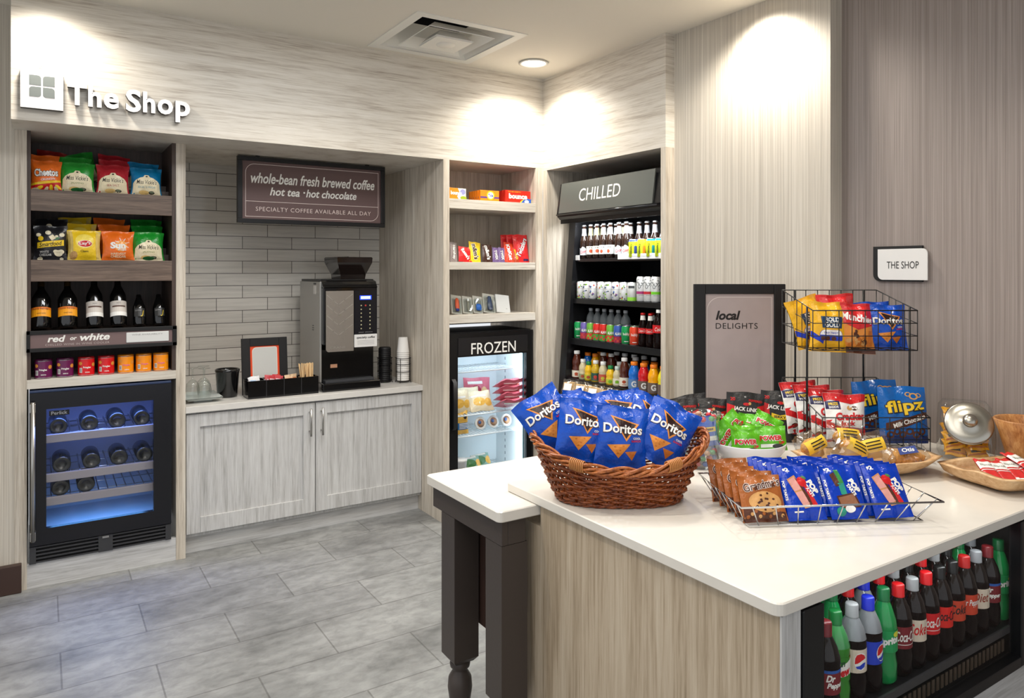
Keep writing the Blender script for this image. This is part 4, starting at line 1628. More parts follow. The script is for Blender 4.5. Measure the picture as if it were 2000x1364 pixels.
def a3(add):
    add(R(-0.028, 0.050, 0.028, 0.096), mat('label_charcoal', (44, 44, 44), 0.4), 1)
    add(T('J', 0.012, 0.066, 0.018, 0.034, bold=0.0, shear=0.15), mat('gold_print', (214, 186, 66), 0.3, metal=0.4), 2)
    add(T('cuvee', -0.008, 0.084, 0.032, 0.006), mat('grey_print', (150, 148, 148), 0.5), 2)


WINES = [wine(0.0445, 0.155, 0.285, 0.0145, a1, ('capsule_gold', (60, 44, 20))), wine(0.0395, 0.170, 0.285, 0.0145, a2, ('capsule_black', (22, 20, 20))), wine(0.0325, 0.100, 0.175, 0.012, a3, ('capsule_dark', (26, 24, 22)))]
for x, k, lb in ((0.0, 0, 'orange labelled wine bottle at the left end of the wine shelf'), (0.117, 0, 'orange labelled wine bottle, second from the left on the wine shelf'),
                 (0.240, 1, 'grey labelled wine bottle nearer the orange labels on the wine shelf'), (0.352, 1, 'grey labelled wine bottle nearer the small bottles on the wine shelf'),
                 (0.453, 2, 'small black sparkling bottle beside the grey labelled wine'), (0.552, 2, 'small black sparkling bottle at the right end of the wine shelf')):
    WINES[k].put(lb, (x, FY + 0.062, 1.2835 + (0.014 if k < 2 else 0.012)), (math.radians(-19), 0, 0), 'bottles on the wine shelf')

# ------------------------------------------------------------------ short chip cans
CANS = []
for nm, base, flav in (('purple', (104, 22, 78), 'BBQ'), ('red', (214, 18, 26), 'ORIGINAL'), ('orange', (246, 146, 14), 'CHEDDAR')):
    r, h = 0.0385, 0.088
    body = MB().lathe([(0.0, 0.0), (r * 0.97, 0.0), (r, 0.003, mat('can_rim', (190, 190, 190), 0.25, metal=0.8)), (r, 0.006, mat('can_' + nm, base, 0.3, coat=0.2)), (r, h, mat('can_rim', (190, 190, 190), 0.25, metal=0.8)), (r, h + 0.003), (r - 0.003, h + 0.003), (r - 0.004, h)], 28, mat('can_' + nm, base, 0.3, coat=0.2))
    lid_ = MB().lathe([(r - 0.003, h + 0.001), (r + 0.0015, h + 0.002), (r + 0.0015, h + 0.008), (r - 0.002, h + 0.010), (0, h + 0.009)], 28, mat('lid_' + nm, tuple(int(c * 0.6) for c in base), 0.25, coat=0.2))
    lb = MB()
    add = cyl_art(lb, r)
    add(T('Pringles', 0.0, 0.044, 0.034, 0.012, bold=0.03), WHITE if nm != 'orange' else mat('pink_print', (226, 120, 150), 0.4), 2)
    add(T(flav, 0.002, 0.020, 0.022, 0.006, bold=0.02), WHITE, 2)
    add(R(-0.037, 0.018, -0.022, 0.043), LAB_W, 2)
    for k in range(4):
        add(R(-0.035 + 0.003 * k, 0.021, -0.0336 + 0.003 * k, 0.040), BLKINK, 3)
    add(E(-0.032, 0.066, 0.010, 0.009), mat('crisp', (226, 150, 60), 0.5), 1)
    add(E(0.034, 0.058, 0.011, 0.010), mat('crisp', (226, 150, 60), 0.5), 1)
    CANS.append(Kind('snack_can', 'snack can', [('can', body), ('lid', lid_), ('label', lb)]))
for k, (x, c, nm) in enumerate(((0.010, 0, 'purple'), (0.104, 0, 'purple'), (0.199, 1, 'red'), (0.291, 1, 'red'), (0.383, 2, 'orange'), (0.470, 2, 'orange'), (0.555, 2, 'orange'))):
    CANS[c].put('short %s chip can, %s from the left on the pale shelf' % (nm, ordinal(k)), (x, FY + 0.044, 1.0515), (0, 0, 0.05 * (k % 3 - 1)), 'short chip cans on the pale shelf')

# ================================================================== SUNDRIES IN THE RIGHT TALL UNIT
def carton(nm, w, h, d, base, art):
    b = MB().box((-w / 2, 0, 0), (w / 2, d, h), base, 0.0015)

    def add(tris, m, layer=1):
        flat_decal(b, tris, m, lambda x, y: (x, -0.0003 - 0.0002 * layer, y))
    art(add)
    return Kind('laundry_box', 'box', [('laundry_box', b)])


CBO = mat('carton_orange', (242, 138, 26), 0.45)
CRE = mat('carton_red', (208, 40, 24), 0.45)
CBL = mat('carton_blue', (52, 92, 178), 0.45)
CYE = mat('carton_yellow', (238, 206, 50), 0.45)


def b1(add):
    add(P([(0.065, 0.0), (0.065, 0.073), (0.0, 0.073), (0.015, 0.045), (-0.005, 0.02), (0.01, 0)]), LAB_W, 1)
    add(E(0.045, 0.012, 0.026, 0.012), mat('carton_lime', (150, 170, 40), 0.45), 2)
    add(E(0.04, 0.05, 0.022, 0.018), mat('carton_lilac', (150, 150, 200), 0.45), 2)
    add(T('bounce', -0.012, 0.042, 0.088, 0.026, bold=0.05), WHITE, 3)


def b2(add):
    add(R(-0.072, 0.020, 0.072, 0.032), mat('carton_purple', (96, 66, 130), 0.45), 1)
    add(E(0.006, 0.040, 0.030, 0.030), CYE, 2)
    add(E(0.006, 0.040, 0.022, 0.022), LAB_W, 3)
    add(T('Tide', 0.006, 0.040, 0.040, 0.020, bold=0.03), CBL, 4)


def b3(add):
    add(E(0.075, 0.0, 0.060, 0.032), CYE, 1)
    add(P([(0.02, 0), (0.109, 0), (0.109, 0.03), (0.08, 0.034), (0.045, 0.025)]), CBL, 2)
    add(T('bounce', 0.0, 0.046, 0.150, 0.036, bold=0.05), WHITE, 3)
    add(T('DRYER SHEETS', -0.03, 0.075, 0.10, 0.006), CYE, 3)
    add(E(0.07, 0.012, 0.018, 0.012), LAB_W, 3)


carton('a', 0.13, 0.073, 0.05, CBO, b1).put('orange and white dryer sheet box at the left of the top sundries shelf', (2.262, 4.145, 2.0625), (0, 0, 0.12))
KT = carton('b', 0.146, 0.073, 0.026, CBO, b2)
for k in range(5):
    KT.put('orange detergent box with round yellow emblem, %s from the front of its row' % ordinal(k), (2.507 - 0.0 * k, 4.150 + 0.032 * k, 2.0625), group='orange detergent boxes on the top sundries shelf')
KR = carton('c', 0.205, 0.085, 0.03, CRE, b3)
for k in range(5):
    KR.put('red dryer sheet box with white lettering, %s from the front of its row' % ordinal(k), (2.732, 4.150 + 0.036 * k, 2.0625), group='red dryer sheet boxes on the top sundries shelf')


def sweet(nm, w, h, base, arts, seed, d=0.02):
    return Kind(nm, 'candy', [(nm, packet(w, h, d, base, arts, seal=0.06, pinch=0.03, e1=0.35, e2=5, seed=seed, nu=8, nv=10))])


def lettering(txt, col, w, h, x, z, rot, bold=0.04, shade=None):
    def art(add):
        if shade:
            add(T(txt, x, z, w * 1.05, h * 1.12, rot=rot, bold=bold + 0.045), shade, 1)
        add(T(txt, x, z, w, h, rot=rot, bold=bold), col, 2)
    return art


CHOC = foil('choc', (66, 36, 26))
CANDY = [
    (sweet('chocolate_bar', 0.055, 0.135, foil('silver_grey', (150, 138, 136)), lettering('Hershey', FWHITE, 0.10, 0.024, 0, 0.066, -PI / 2, shade=CHOC), 1), 2.243, 'grey chocolate bar leaning at the left end of the candy shelf', 0.1),
    (sweet('candy_packet', 0.10, 0.105, FRED, lettering("Reese's", FWHITE, 0.08, 0.030, 0, 0.055, -0.9), 2), 2.330, 'small red candy packet between the grey bar and yellow packet', 0.1),
    (sweet('candy_packet', 0.088, 0.140, FYEL, lettering("m&m's", CHOC, 0.108, 0.036, 0, 0.072, -1.4, shade=FWHITE), 3), 2.402, 'yellow candy packet with brown lettering on the candy shelf', 0.12),
    (sweet('candy_packet', 0.075, 0.125, CHOC, lettering("m&m's", FWHITE, 0.098, 0.032, 0, 0.066, -1.4), 4), 2.500, 'dark brown candy packet right of the yellow one', 0.08),
    (sweet('chocolate_bar', 0.050, 0.105, foil('purple_foil', (112, 88, 140)), lettering('TWIX', FWHITE, 0.07, 0.022, 0, 0.05, -1.4, shade=CHOC), 5), 2.563, 'purple and brown chocolate bar beside the dark candy packet', 0.12),
    (sweet('chocolate_bar', 0.050, 0.105, foil('purple_foil', (112, 88, 140)), lettering('TWIX', FWHITE, 0.07, 0.022, 0, 0.05, -1.4, shade=CHOC), 6), 2.612, 'purple and brown chocolate bar beside the red orange packet', 0.12),
    (sweet('candy_packet', 0.080, 0.142, foil('red_orange', (224, 62, 30)), lettering('KitKat', FWHITE, 0.112, 0.03, 0, 0.072, -1.3, shade=FRED), 7), 2.668, 'red orange candy packet with slanted lettering on the candy shelf', 0.15),
    (sweet('candy_packet', 0.06, 0.110, foil('rust', (176, 60, 26)), lettering('ROLO', FYEL, 0.07, 0.02, 0, 0.056, -1.3), 8), 2.722, 'rust coloured candy packet beside the tall red bags', 0.15)]
for k, x, lb, roll in CANDY:
    k.put(lb, (x, 4.165, 1.6575), (math.radians(-16), roll, 0), 'candy on the middle sundries shelf')


def art_tw(add):
    add(T('Twizzlers', 0.0, 0.105, 0.150, 0.042, rot=1.05, bold=0.05), foil('navy', (34, 30, 84)), 1)
    add(T('Twizzlers', 0.0, 0.105, 0.146, 0.038, rot=1.05, bold=0.02), FWHITE, 2)
    add(R(0.012, 0.010, 0.055, 0.024), foil('navy', (34, 30, 84)), 2)


KTW = sweet('candy_bag', 0.125, 0.195, FRED, art_tw, 12, 0.028)
for k in range(3):
    KTW.put('tall red licorice bag, %s from the front on the candy shelf' % ordinal(k), (2.780 - 0.02 * k, 4.175 + 0.055 * k, 1.6575), (math.radians(-9), 0.04 * k, 0.05), 'tall red licorice bags')

BLI = glass_pane('blister_plastic', (240, 243, 243), 0.7)
CARD = mat('card_pale', (176, 172, 160), 0.5)


def blister(w, h, item):
    b = MB()
    b.box((-w / 2, 0.0, 0.0), (w / 2, 0.003, h), CARD)
    c = MB()
    c.box((-w / 2 + 0.006, -0.022, 0.008), (w / 2 - 0.006, 0.0, h - 0.025), BLI, 0.004)
    i = MB()
    item(i)
    return Kind('blister_pack', 'blister pack', [('card', b), ('blister', c), ('contents', i)])


def it_tube(i):
    i.lathe([(0.0, 0.02), (0.011, 0.02, mat('tube_cap_blue', (50, 60, 140), 0.4)), (0.012, 0.035, mat('tube_orange', (226, 92, 50), 0.4)), (0.016, 0.05), (0.013, 0.10), (0.004, 0.112), (0, 0.112)], 14, mat('tube_cap_blue', (50, 60, 140), 0.4), 0, -0.010, sy=0.55)


def it_brush(i):
    i.box((-0.004, -0.012, 0.015), (0.004, -0.006, 0.105), mat('brush_grey', (140, 136, 120), 0.5), 0.002)
    i.box((-0.006, -0.016, 0.085), (0.006, -0.008, 0.105), LAB_W, 0.002)


def it_floss(i):
    i.lathe([(0.0, 0.018), (0.020, 0.020), (0.021, 0.05), (0.016, 0.062), (0, 0.064)], 16, mat('floss_blue', (48, 108, 196), 0.35), 0, -0.011, sy=0.5)


def it_razor(i):
    i.lathe([(0.0, 0.02), (0.018, 0.02), (0.020, 0.05), (0.013, 0.11), (0.010, 0.118), (0, 0.118)], 14, mat('razor_navy', (40, 58, 92), 0.35), 0, -0.011, sy=0.55)


for fn_, w, h, x, lb in ((it_tube, 0.08, 0.135, 2.290, 'blister pack with an orange tube at the left of the toiletries shelf'), (it_brush, 0.075, 0.125, 2.372, 'blister pack with a slim grey brush on the toiletries shelf'),
                         (it_floss, 0.075, 0.125, 2.452, 'blister pack with a round blue dispenser on the toiletries shelf'), (it_razor, 0.095, 0.140, 2.540, 'blister pack with a navy blue item on the toiletries shelf')):
    blister(w, h, fn_).put(lb, (x, 4.205, 1.316), (math.radians(-24), 0.16, 0.0), 'blister packs on the toiletries shelf')
b = MB().box((-0.055, 0, 0), (0.055, 0.016, 0.130), mat('box_grey_white', (206, 206, 202), 0.45), 0.002)
flat_decal(b, R(0.02, 0.028, 0.03, 0.032), mat('grey_print', (150, 148, 148), 0.5), lambda x, y: (x, -0.0004, y))
Kind('toiletry_box', 'box', [('toiletry_box', b)]).put('plain pale grey box leaning at the right of the toiletries shelf', (2.650, 4.20, 1.316), (math.radians(-22), 0.12, 0))

# ------------------------------------------------------------------ frozen food
def fz(nm, w, h, d, base, art, seed):
    return Kind(nm, 'frozen food', [(nm, packet(w, h, d, base, art, seal=0.05, pinch=0.04, e1=0.4, e2=3, seed=seed, nu=10, nv=10))])


def art_fz(c1, c2):
    def art(add):
        add(E(-0.02, 0.06, 0.045, 0.03), c1, 1)
        add(E(0.05, 0.055, 0.03, 0.028), c2, 1)
        add(R(-0.08, 0.095, 0.04, 0.108), FWHITE, 1)
    return art


PINKF = foil('frozen_pink', (214, 110, 130))
KPK = fz('frozen_meal_pouch', 0.215, 0.125, 0.05, PINKF, art_fz(foil('dark_pink', (170, 50, 74)), foil('tan_food', (224, 190, 140))), 5)
for k in range(4):
    KPK.put('pink frozen food pouch, %s from the top of the pile' % ordinal(3 - k), (2.690, 4.235 + 0.006 * k, 0.672 + 0.044 * k), (math.radians(62), 0, 0.06 * (k % 2)), 'pink frozen food pouches')
KPK.put('pink frozen food pouch leaning behind the pile in the freezer', (2.56, 4.40, 0.66), (math.radians(-12), 0.05, 0), scale=(1, 1, 1.55))
YF = foil('frozen_yellow', (236, 186, 84))
KY = fz('frozen_food_bag', 0.17, 0.15, 0.06, foil('frozen_cream', (236, 222, 190)), art_fz(YF, YF), 9)
for x, y, z, rx, rz, lb in ((2.34, 4.25, 0.655, -14, 0.1, 'yellow and cream frozen bag standing at the left of the upper freezer shelf'), (2.46, 4.33, 0.655, -18, 0, 'yellow and cream frozen bag behind on the upper freezer shelf'),
                            (2.50, 4.23, 0.655, -35, -0.1, 'yellow and cream frozen bag lying in front of the pink pouches')):
    KY.put(lb, (x, y, z), (math.radians(rx), 0, rz), 'yellow frozen bags')


def art_ys(add):
    add(R(-0.06, 0.03, 0.06, 0.075), foil('panel_blue', (40, 110, 170)), 1)
    add(E(0.02, 0.115, 0.014, 0.018), INK, 1)
    for k in range(4):
        add(R(-0.03, 0.036 + 0.01 * k, 0.04, 0.041 + 0.01 * k), FWHITE, 2)


fz('frozen_food_bag', 0.10, 0.155, 0.05, YF, art_ys, 15).put('yellow bag with a blue panel at the left of the lower freezer shelf', (2.345, 4.24, 0.517), (math.radians(-6), 0, 0))
bw = MB().lathe([(0.0, 0.0), (0.030, 0.0), (0.040, 0.03), (0.043, 0.034, FWHITE), (0.040, 0.036), (0.0, 0.0365)], 24, FWHITE)
tp = MB().lathe([(0.0, 0.0368), (0.028, 0.037, mat('bowl_tan', (214, 160, 120), 0.5)), (0.0, 0.0375)], 24, mat('bowl_tan', (214, 160, 120), 0.5))
tp.lathe([(0.0, 0.0378), (0.013, 0.0379), (0.0, 0.0382)], 16, mat('bowl_blue', (90, 120, 180), 0.5), -0.008, 0.006)
KBW = Kind('frozen_bowl', 'frozen food', [('bowl', bw), ('lid_film', tp)])
for x, lb in ((2.505, 'round white frozen bowl nearest the yellow bag'), (2.607, 'round white frozen bowl in the middle of three'), (2.712, 'round white frozen bowl at the right of three')):
    KBW.put(lb, (x, 4.30, 0.5565), (math.radians(74), 0, 0), 'round frozen bowls in the freezer')
ct = MB().lathe([(0.0, 0.0), (0.040, 0.0), (0.047, 0.10, FWHITE), (0.049, 0.102), (0.049, 0.114), (0.0, 0.116)], 24, mat('tub_white', (232, 228, 226), 0.4))
add = cyl_art(ct, 0.0455)
add(R(-0.03, 0.03, 0.03, 0.055), mat('tub_red', (206, 70, 80), 0.4), 1)
Kind('ice_cream_tub', 'tub', [('ice_cream_tub', ct)]).put('white and red frozen dessert tub at the bottom of the freezer', (2.335, 4.25, 0.2375), (0, 0, 0))
for k, (x, y) in enumerate(((2.45, 4.26), (2.55, 4.30))):
    fz('frozen_food_bag', 0.15, 0.11, 0.05, foil('frozen_green', (140, 178, 168)), art_fz(foil('leaf', (70, 120, 70)), YF), 21 + k).put('green frozen bag at the bottom of the freezer, %s' % ('beside the white tub' if k == 0 else 'further right'), (x, y, 0.24), (math.radians(-30), 0, 0.1))

# ================================================================== DRINKS IN THE CHILLED MERCHANDISER
ALU = mat('aluminium', (200, 202, 204), 0.25, metal=0.9)
BEER = mat('beer_glass', (34, 20, 14), 0.08, coat=0.4)
CAPW = mat('cap_white', (238, 238, 236), 0.4)


def labelled(name, cat, body, arts, r, cap=None, z0=0.0, turn=-PI / 2):
    parts = [('bottle' if cat == 'bottle' else 'can', body)]
    if arts:
        lb = MB()
        arts(cyl_art(lb, r, z0, turn))
        parts.append(('label', lb))
    if cap is not None:
        parts.append(('cap', cap))
    return Kind(name, cat, parts)


def beer(art):
    r = 0.030
    body = MB().lathe([(0, 0.003), (r * 0.85, 0), (r, 0.006), (r, 0.118), (r * 0.9, 0.135), (0.0165, 0.165), (0.0135, 0.19), (0.0130, 0.224), (0, 0.224)], 20, BEER)
    cap = MB().lathe([(0.0145, 0.222), (0.0155, 0.224), (0.0150, 0.230), (0.010, 0.234), (0, 0.235)], 20, ALU)
    return labelled('beer_bottle', 'bottle', body, art, r, cap)


PALE = mat('label_pale', (228, 222, 206), 0.5)
RUST = mat('label_rust', (176, 76, 44), 0.5)
MOUNT = mat('label_silver', (206, 208, 212), 0.4)


def neckband(add, m):
    pass


def beer_a(add):
    add(P([(-0.046, 0.030), (0.046, 0.030), (0.046, 0.072), (0.030, 0.078), (0.018, 0.070), (0.006, 0.082), (-0.008, 0.088), (-0.022, 0.074), (-0.034, 0.080), (-0.046, 0.070)]), MOUNT, 1)
    add(T('Coors', 0.0, 0.055, 0.05, 0.020, rot=0.25, shear=0.25, bold=0.02), mat('script_red', (196, 50, 54), 0.5), 2)


def beer_b(add):
    add(R(-0.044, 0.034, 0.044, 0.088), PALE, 1)
    add(T('IPA', 0.002, 0.078, 0.024, 0.010, bold=0.02), BLKINK, 2)
    add(E(0.004, 0.056, 0.013, 0.012), RUST, 2)


def beer_c(add):
    add(R(-0.044, 0.034, 0.044, 0.092), LAB_W, 1)
    add(T('lite', -0.006, 0.080, 0.028, 0.012, bold=0.02), BLKINK, 2)
    add(E(-0.012, 0.052, 0.010, 0.012), RUST, 2)


BE = [beer(beer_a), beer(beer_b), beer(beer_c)]
# the neck foils are their own bands
for kd, c in zip(BE, ((160, 162, 166), (140, 136, 104), (172, 170, 164))):
    nb = MB().lathe([(0.0183, 0.160), (0.0150, 0.185), (0.0142, 0.208)], 20, mat('neck_foil_%d' % c[0], c, 0.35, metal=0.3))
    kd.parts.append(('neck_label', nb.mesh('neck_label'), []))


def can(nm, base, h, r, arts, top=None):
    body = MB().lathe([(0, 0.002), (r * 0.78, 0, ALU), (r * 0.84, 0.002, ALU), (r, 0.010, mat('drink_can_' + nm, base, 0.28, metal=0.25)), (r, h - 0.014, mat('drink_can_' + (top[0] if top else nm), top[1] if top else base, 0.28, metal=0.25)), (r * 0.84, h - 0.002, ALU), (r * 0.84, h), (r * 0.78, h), (r * 0.76, h - 0.004), (0, h - 0.004)], 22, ALU)
    return labelled('drink_can', 'can', body, arts, r)


LIME = (204, 222, 40)


def vert_marks(txt, panel):
    def art(add):
        add(T(txt, -0.014, 0.058, 0.060, 0.014, rot=-PI / 2, bold=0.03), BLKINK, 1)
        add(P(RR(0.004, 0.03, 0.022, 0.078, (0.006,) * 4, 3)), panel, 1)
    return art


LC = [can('lime', LIME, 0.118, 0.0315, vert_marks('Cayman', mat('panel_blue2', (50, 70, 150), 0.4)), ('top_blue', (70, 90, 190))), can('lime2', LIME, 0.118, 0.0315, vert_marks('Cayman', mat('panel_orange', (236, 130, 40), 0.4)), ('top_orange', (240, 150, 40))),
      can('lime3', LIME, 0.118, 0.0315, vert_marks('Cayman', mat('panel_teal', (30, 130, 140), 0.4)), ('top_teal', (40, 150, 190)))]
g = 'beer bottles on the top drinks shelf'
x1 = 3.078
for k, (y, i) in enumerate(((3.862, 0), (3.792, 1), (3.727, 1), (3.660, 2), (3.592, 2), (3.508, 0), (3.440, 0))):
    nm = ['silver labelled', 'cream labelled', 'white labelled'][i]
    BE[i].put('%s dark beer bottle, %s from the left on the top drinks shelf' % (nm, ordinal(k)), (x1, y, 1.6755), (0, 0, -PI / 2 + 0.75), g)
for k, y in enumerate((3.845, 3.775, 3.705, 3.635, 3.565, 3.495)):
    BE[k % 3].put('dark beer bottle in the second row of the top drinks shelf, %s from the left' % ordinal(k), (x1 + 0.085, y, 1.6755), (0, 0, -PI / 2 + 0.75), g)
for k, y in enumerate((3.405, 3.335, 3.265, 3.190)):
    BE[0].put('dark beer bottle behind the lime cans on the top drinks shelf, %s from the left' % ordinal(k), (x1 + 0.075, y, 1.6755), (0, 0, -PI / 2 + 0.75), g)
for k, (y, i, nm) in enumerate(((3.352, 0, 'blue'), (3.277, 1, 'orange'), (3.198, 2, 'teal'), (3.125, 2, 'teal'))):
    LC[i].put('lime yellow can with %s top, %s from the left on the top drinks shelf' % (nm, ordinal(k)), (x1 - 0.02, y, 1.6755), (0, 0, -PI / 2 + 0.75), 'lime yellow cans')


def dots(cols, seed):
    def art(add):
        r_ = random.Random(seed)
        add(R(-0.055, 0.074, 0.055, 0.0755), mat('grey_print', (150, 148, 148), 0.5), 1)
        for k in range(26):
            c = cols[k % len(cols)]
            add(E(r_.uniform(-0.05, 0.05), r_.choice((r_.uniform(0.012, 0.065), r_.uniform(0.082, 0.104))), 0.0035 + 0.003 * r_.random(), 0.0035 + 0.003 * r_.random(), 8), c, 1)
    return art


DG, DB, DRD, DGN = mat('dot_grey', (70, 74, 76), 0.4), mat('dot_blue', (44, 92, 170), 0.4), mat('dot_red', (196, 66, 54), 0.4), mat('dot_green', (120, 176, 40), 0.4)
SW = [can('seltzer', (226, 228, 228), 0.122, 0.0300, dots((DG, DGN, DRD), 1)), can('seltzer', (226, 228, 228), 0.122, 0.0300, dots((DG, DB, DGN), 2)), can('seltzer', (226, 228, 228), 0.122, 0.0300, dots((DG, DRD, DB), 3))]
g = 'spotted white cans on the second drinks shelf'
for k, y in enumerate((3.866, 3.802, 3.738, 3.652, 3.580, 3.508, 3.436)):
    SW[k % 3].put('white can with coloured spots, %s from the left on the second drinks shelf' % ordinal(k), (3.055, y, 1.4085), (0, 0, -PI / 2 + 0.6), g)
    if k < 4:
        SW[(k + 1) % 3].put('spotted white can, %s from the left in the rear row of its shelf' % ordinal(k), (3.125, y - 0.01, 1.4085), (0, 0, -PI / 2 + 0.6), g)


def pearl(add):
    add(R(-0.06, 0.008, 0.06, 0.030), mat('pear_green', (140, 206, 60), 0.4), 1)
    add(R(-0.02, 0.085, 0.02, 0.1), DG, 1)


can('pearl', (214, 218, 214), 0.122, 0.0300, pearl).put('white can with a light green foot right of the spotted cans', (3.055, 3.362, 1.4085), (0, 0, -PI / 2 + 0.6))


def swirl(c):
    def art(add):
        for k in range(7):
            a = k * 0.9
            x, z = -0.03 + 0.01 * k, 0.112 + 0.018 * math.sin(k * 2.1)
            pts = [(x + 0.012 * math.cos(t * 0.6 + a) * (1 - t * 0.07), z + 0.015 * math.sin(t * 0.6 + a) * (1 - t * 0.07)) for t in range(9)]
            add(strokes(pts, 0.003), DG, 1)
        add(R(-0.06, 0.052, 0.06, 0.068), c, 1)
        add(T('WHITE', 0.0, 0.045, 0.03, 0.005), DG, 1)
    return art


for k, (y, c, nm) in enumerate(((3.286, mat('band_purple', (160, 50, 110), 0.4), 'purple'), (3.223, mat('band_crimson', (186, 40, 52), 0.4), 'crimson'), (3.160, mat('band_green', (110, 196, 40), 0.4), 'green'))):
    can('hard', (222, 224, 224), 0.158, 0.0295, swirl(c)).put('tall white can with grey swirls and a %s band on the second drinks shelf' % nm, (3.060, y, 1.4085), (0, 0, -PI / 2 + 0.75))


def fruit(c1, c2, txt):
    def art(add):
        add(R(-0.06, 0.010, 0.06, 0.050), c1, 1)
        for k in range(5):
            add(E(-0.03 + 0.015 * k, 0.022 + 0.012 * (k % 2), 0.008, 0.008, 10), c2, 2)
        add(T(txt, 0.0, 0.066, 0.040, 0.018, bold=0.03), WHITE, 2)
    return art


def bubly(add):
    add(T('bubly', 0.002, 0.068, 0.040, 0.022, bold=0.01), WHITE, 1)
    add(R(-0.01, 0.022, 0.016, 0.026), WHITE, 1)


g = 'bright drink cans on the third drinks shelf'
C3 = [can('emerald', (24, 150, 80), 0.118, 0.0315, bubly), can('violet', (112, 98, 170), 0.118, 0.0315, fruit(mat('f_pink', (170, 50, 80), 0.4), DRD, 'ALANI')), can('apple', (110, 176, 66), 0.118, 0.0315, fruit(mat('f_red', (206, 66, 44), 0.4), mat('f_lime', (120, 180, 60), 0.4), 'ALANI')),
      can('scarlet', (206, 44, 36), 0.118, 0.0315, fruit(mat('f_green', (60, 150, 54), 0.4), DRD, 'ALANI')), can('vermil', (220, 70, 42), 0.118, 0.0315, bubly), can('ocean', (60, 92, 170), 0.118, 0.0315, fruit(mat('f_maroon', (150, 34, 70), 0.4), DRD, 'ALANI'))]
for k, (y, i, nm) in enumerate(((3.866, 0, 'emerald green'), (3.800, 1, 'violet'), (3.734, 2, 'apple green'), (3.668, 3, 'red and green'), (3.602, 3, 'red and green'), (3.534, 2, 'apple green'), (3.464, 5, 'blue and maroon'), (3.392, 0, 'emerald green'), (3.318, 4, 'vermilion'))):
    C3[i].put('%s drink can, %s from the left on the third drinks shelf' % (nm, ordinal(k)), (3.034, y, 1.1425), (0, 0, -PI / 2 + 0.7), g)
CL = mat('clear_plastic', (196, 204, 208), 0.1, trans=0.75, ior=1.2)
wb = MB().lathe([(0, 0.002), (0.026, 0), (0.031, 0.008), (0.031, 0.13), (0.026, 0.155), (0.013, 0.178), (0.013, 0.19), (0, 0.19)], 18, CL)
wc = MB().lathe([(0.0145, 0.188), (0.0145, 0.204), (0.012, 0.206), (0, 0.206)], 16, mat('cap_silver', (196, 200, 204), 0.35))
KW = Kind('water_bottle', 'bottle', [('bottle', wb), ('cap', wc)])
for k in range(6):
    KW.put('clear water bottle behind the bright cans, %s from the left' % ordinal(k), (3.135, 3.862 - 0.07 * k, 1.1425), group='water bottles on the third drinks shelf')
for k in range(4):
    C3[k % 3].put('drink can in the second row behind the vermilion can, %s from the left' % ordinal(k), (3.104, 3.53 - 0.07 * k, 1.1425), (0, 0, -PI / 2 + 0.7), g)

COLA = mat('cola', (20, 9, 8), 0.12, spec=0.16, coat=0.0)
CRED = mat('cola_red', (206, 20, 26), 0.4)
# small glass cola bottles
gb = MB().lathe([(0, 0.002), (0.024, 0), (0.028, 0.008), (0.028, 0.05), (0.025, 0.075), (0.029, 0.10), (0.0275, 0.125), (0.018, 0.155), (0.0135, 0.178), (0.013, 0.196), (0, 0.196)], 20, COLA)


def art_smallcola(add):
    add(R(-0.05, 0.084, 0.05, 0.116), CRED, 1)
    add(T('Coca-Cola', 0, 0.10, 0.048, 0.016, shear=0.3), WHITE, 2)


lb = MB()
art_smallcola(cyl_art(lb, 0.0285))
nk = MB().lathe([(0.0165, 0.163), (0.0150, 0.178), (0.0142, 0.190)], 18, WHITE)
cp = MB().lathe([(0.0146, 0.194), (0.0150, 0.203), (0.011, 0.206), (0, 0.206)], 18, mat('crown_red', (190, 30, 30), 0.3, metal=0.3))
KG2 = Kind('cola_bottle', 'bottle', [('bottle', gb), ('label', lb), ('neck_label', nk), ('cap', cp)])
for k, y in enumerate((3.247, 3.182)):
    KG2.put('small cola bottle with red label and white neck, %s from the cans' % ordinal(k), (3.036, y, 1.1425), (0, 0, -PI / 2 + 0.75), 'cola bottles on the third drinks shelf')
pb = MB().lathe([(0, 0.002), (0.028, 0), (0.0335, 0.010), (0.0335, 0.06), (0.0305, 0.075), (0.0340, 0.10), (0.0335, 0.145), (0.024, 0.175), (0.0135, 0.198), (0.013, 0.215), (0, 0.215)], 20, COLA)
lb = MB()
add = cyl_art(lb, 0.0342)
add(R(-0.06, 0.096, 0.06, 0.142), CRED, 1)
add(T('Coke', 0, 0.118, 0.045, 0.022, shear=0.3), WHITE, 2)
cp = MB().lathe([(0.0150, 0.212), (0.0150, 0.230), (0.013, 0.232), (0, 0.232)], 18, CAPW)
Kind('cola_bottle', 'bottle', [('bottle', pb), ('label', lb), ('cap', cp)]).put('larger cola bottle with a wide red label at the right of the third drinks shelf', (3.030, 3.108, 1.1425), (0, 0, -PI / 2 + 0.75))
for k in range(3):
    KG2.put('small cola bottle in the second row of the third drinks shelf, %s from the left' % ordinal(k), (3.105, 3.235 - 0.066 * k, 1.1425), (0, 0, -PI / 2 + 0.75), 'cola bottles on the third drinks shelf')


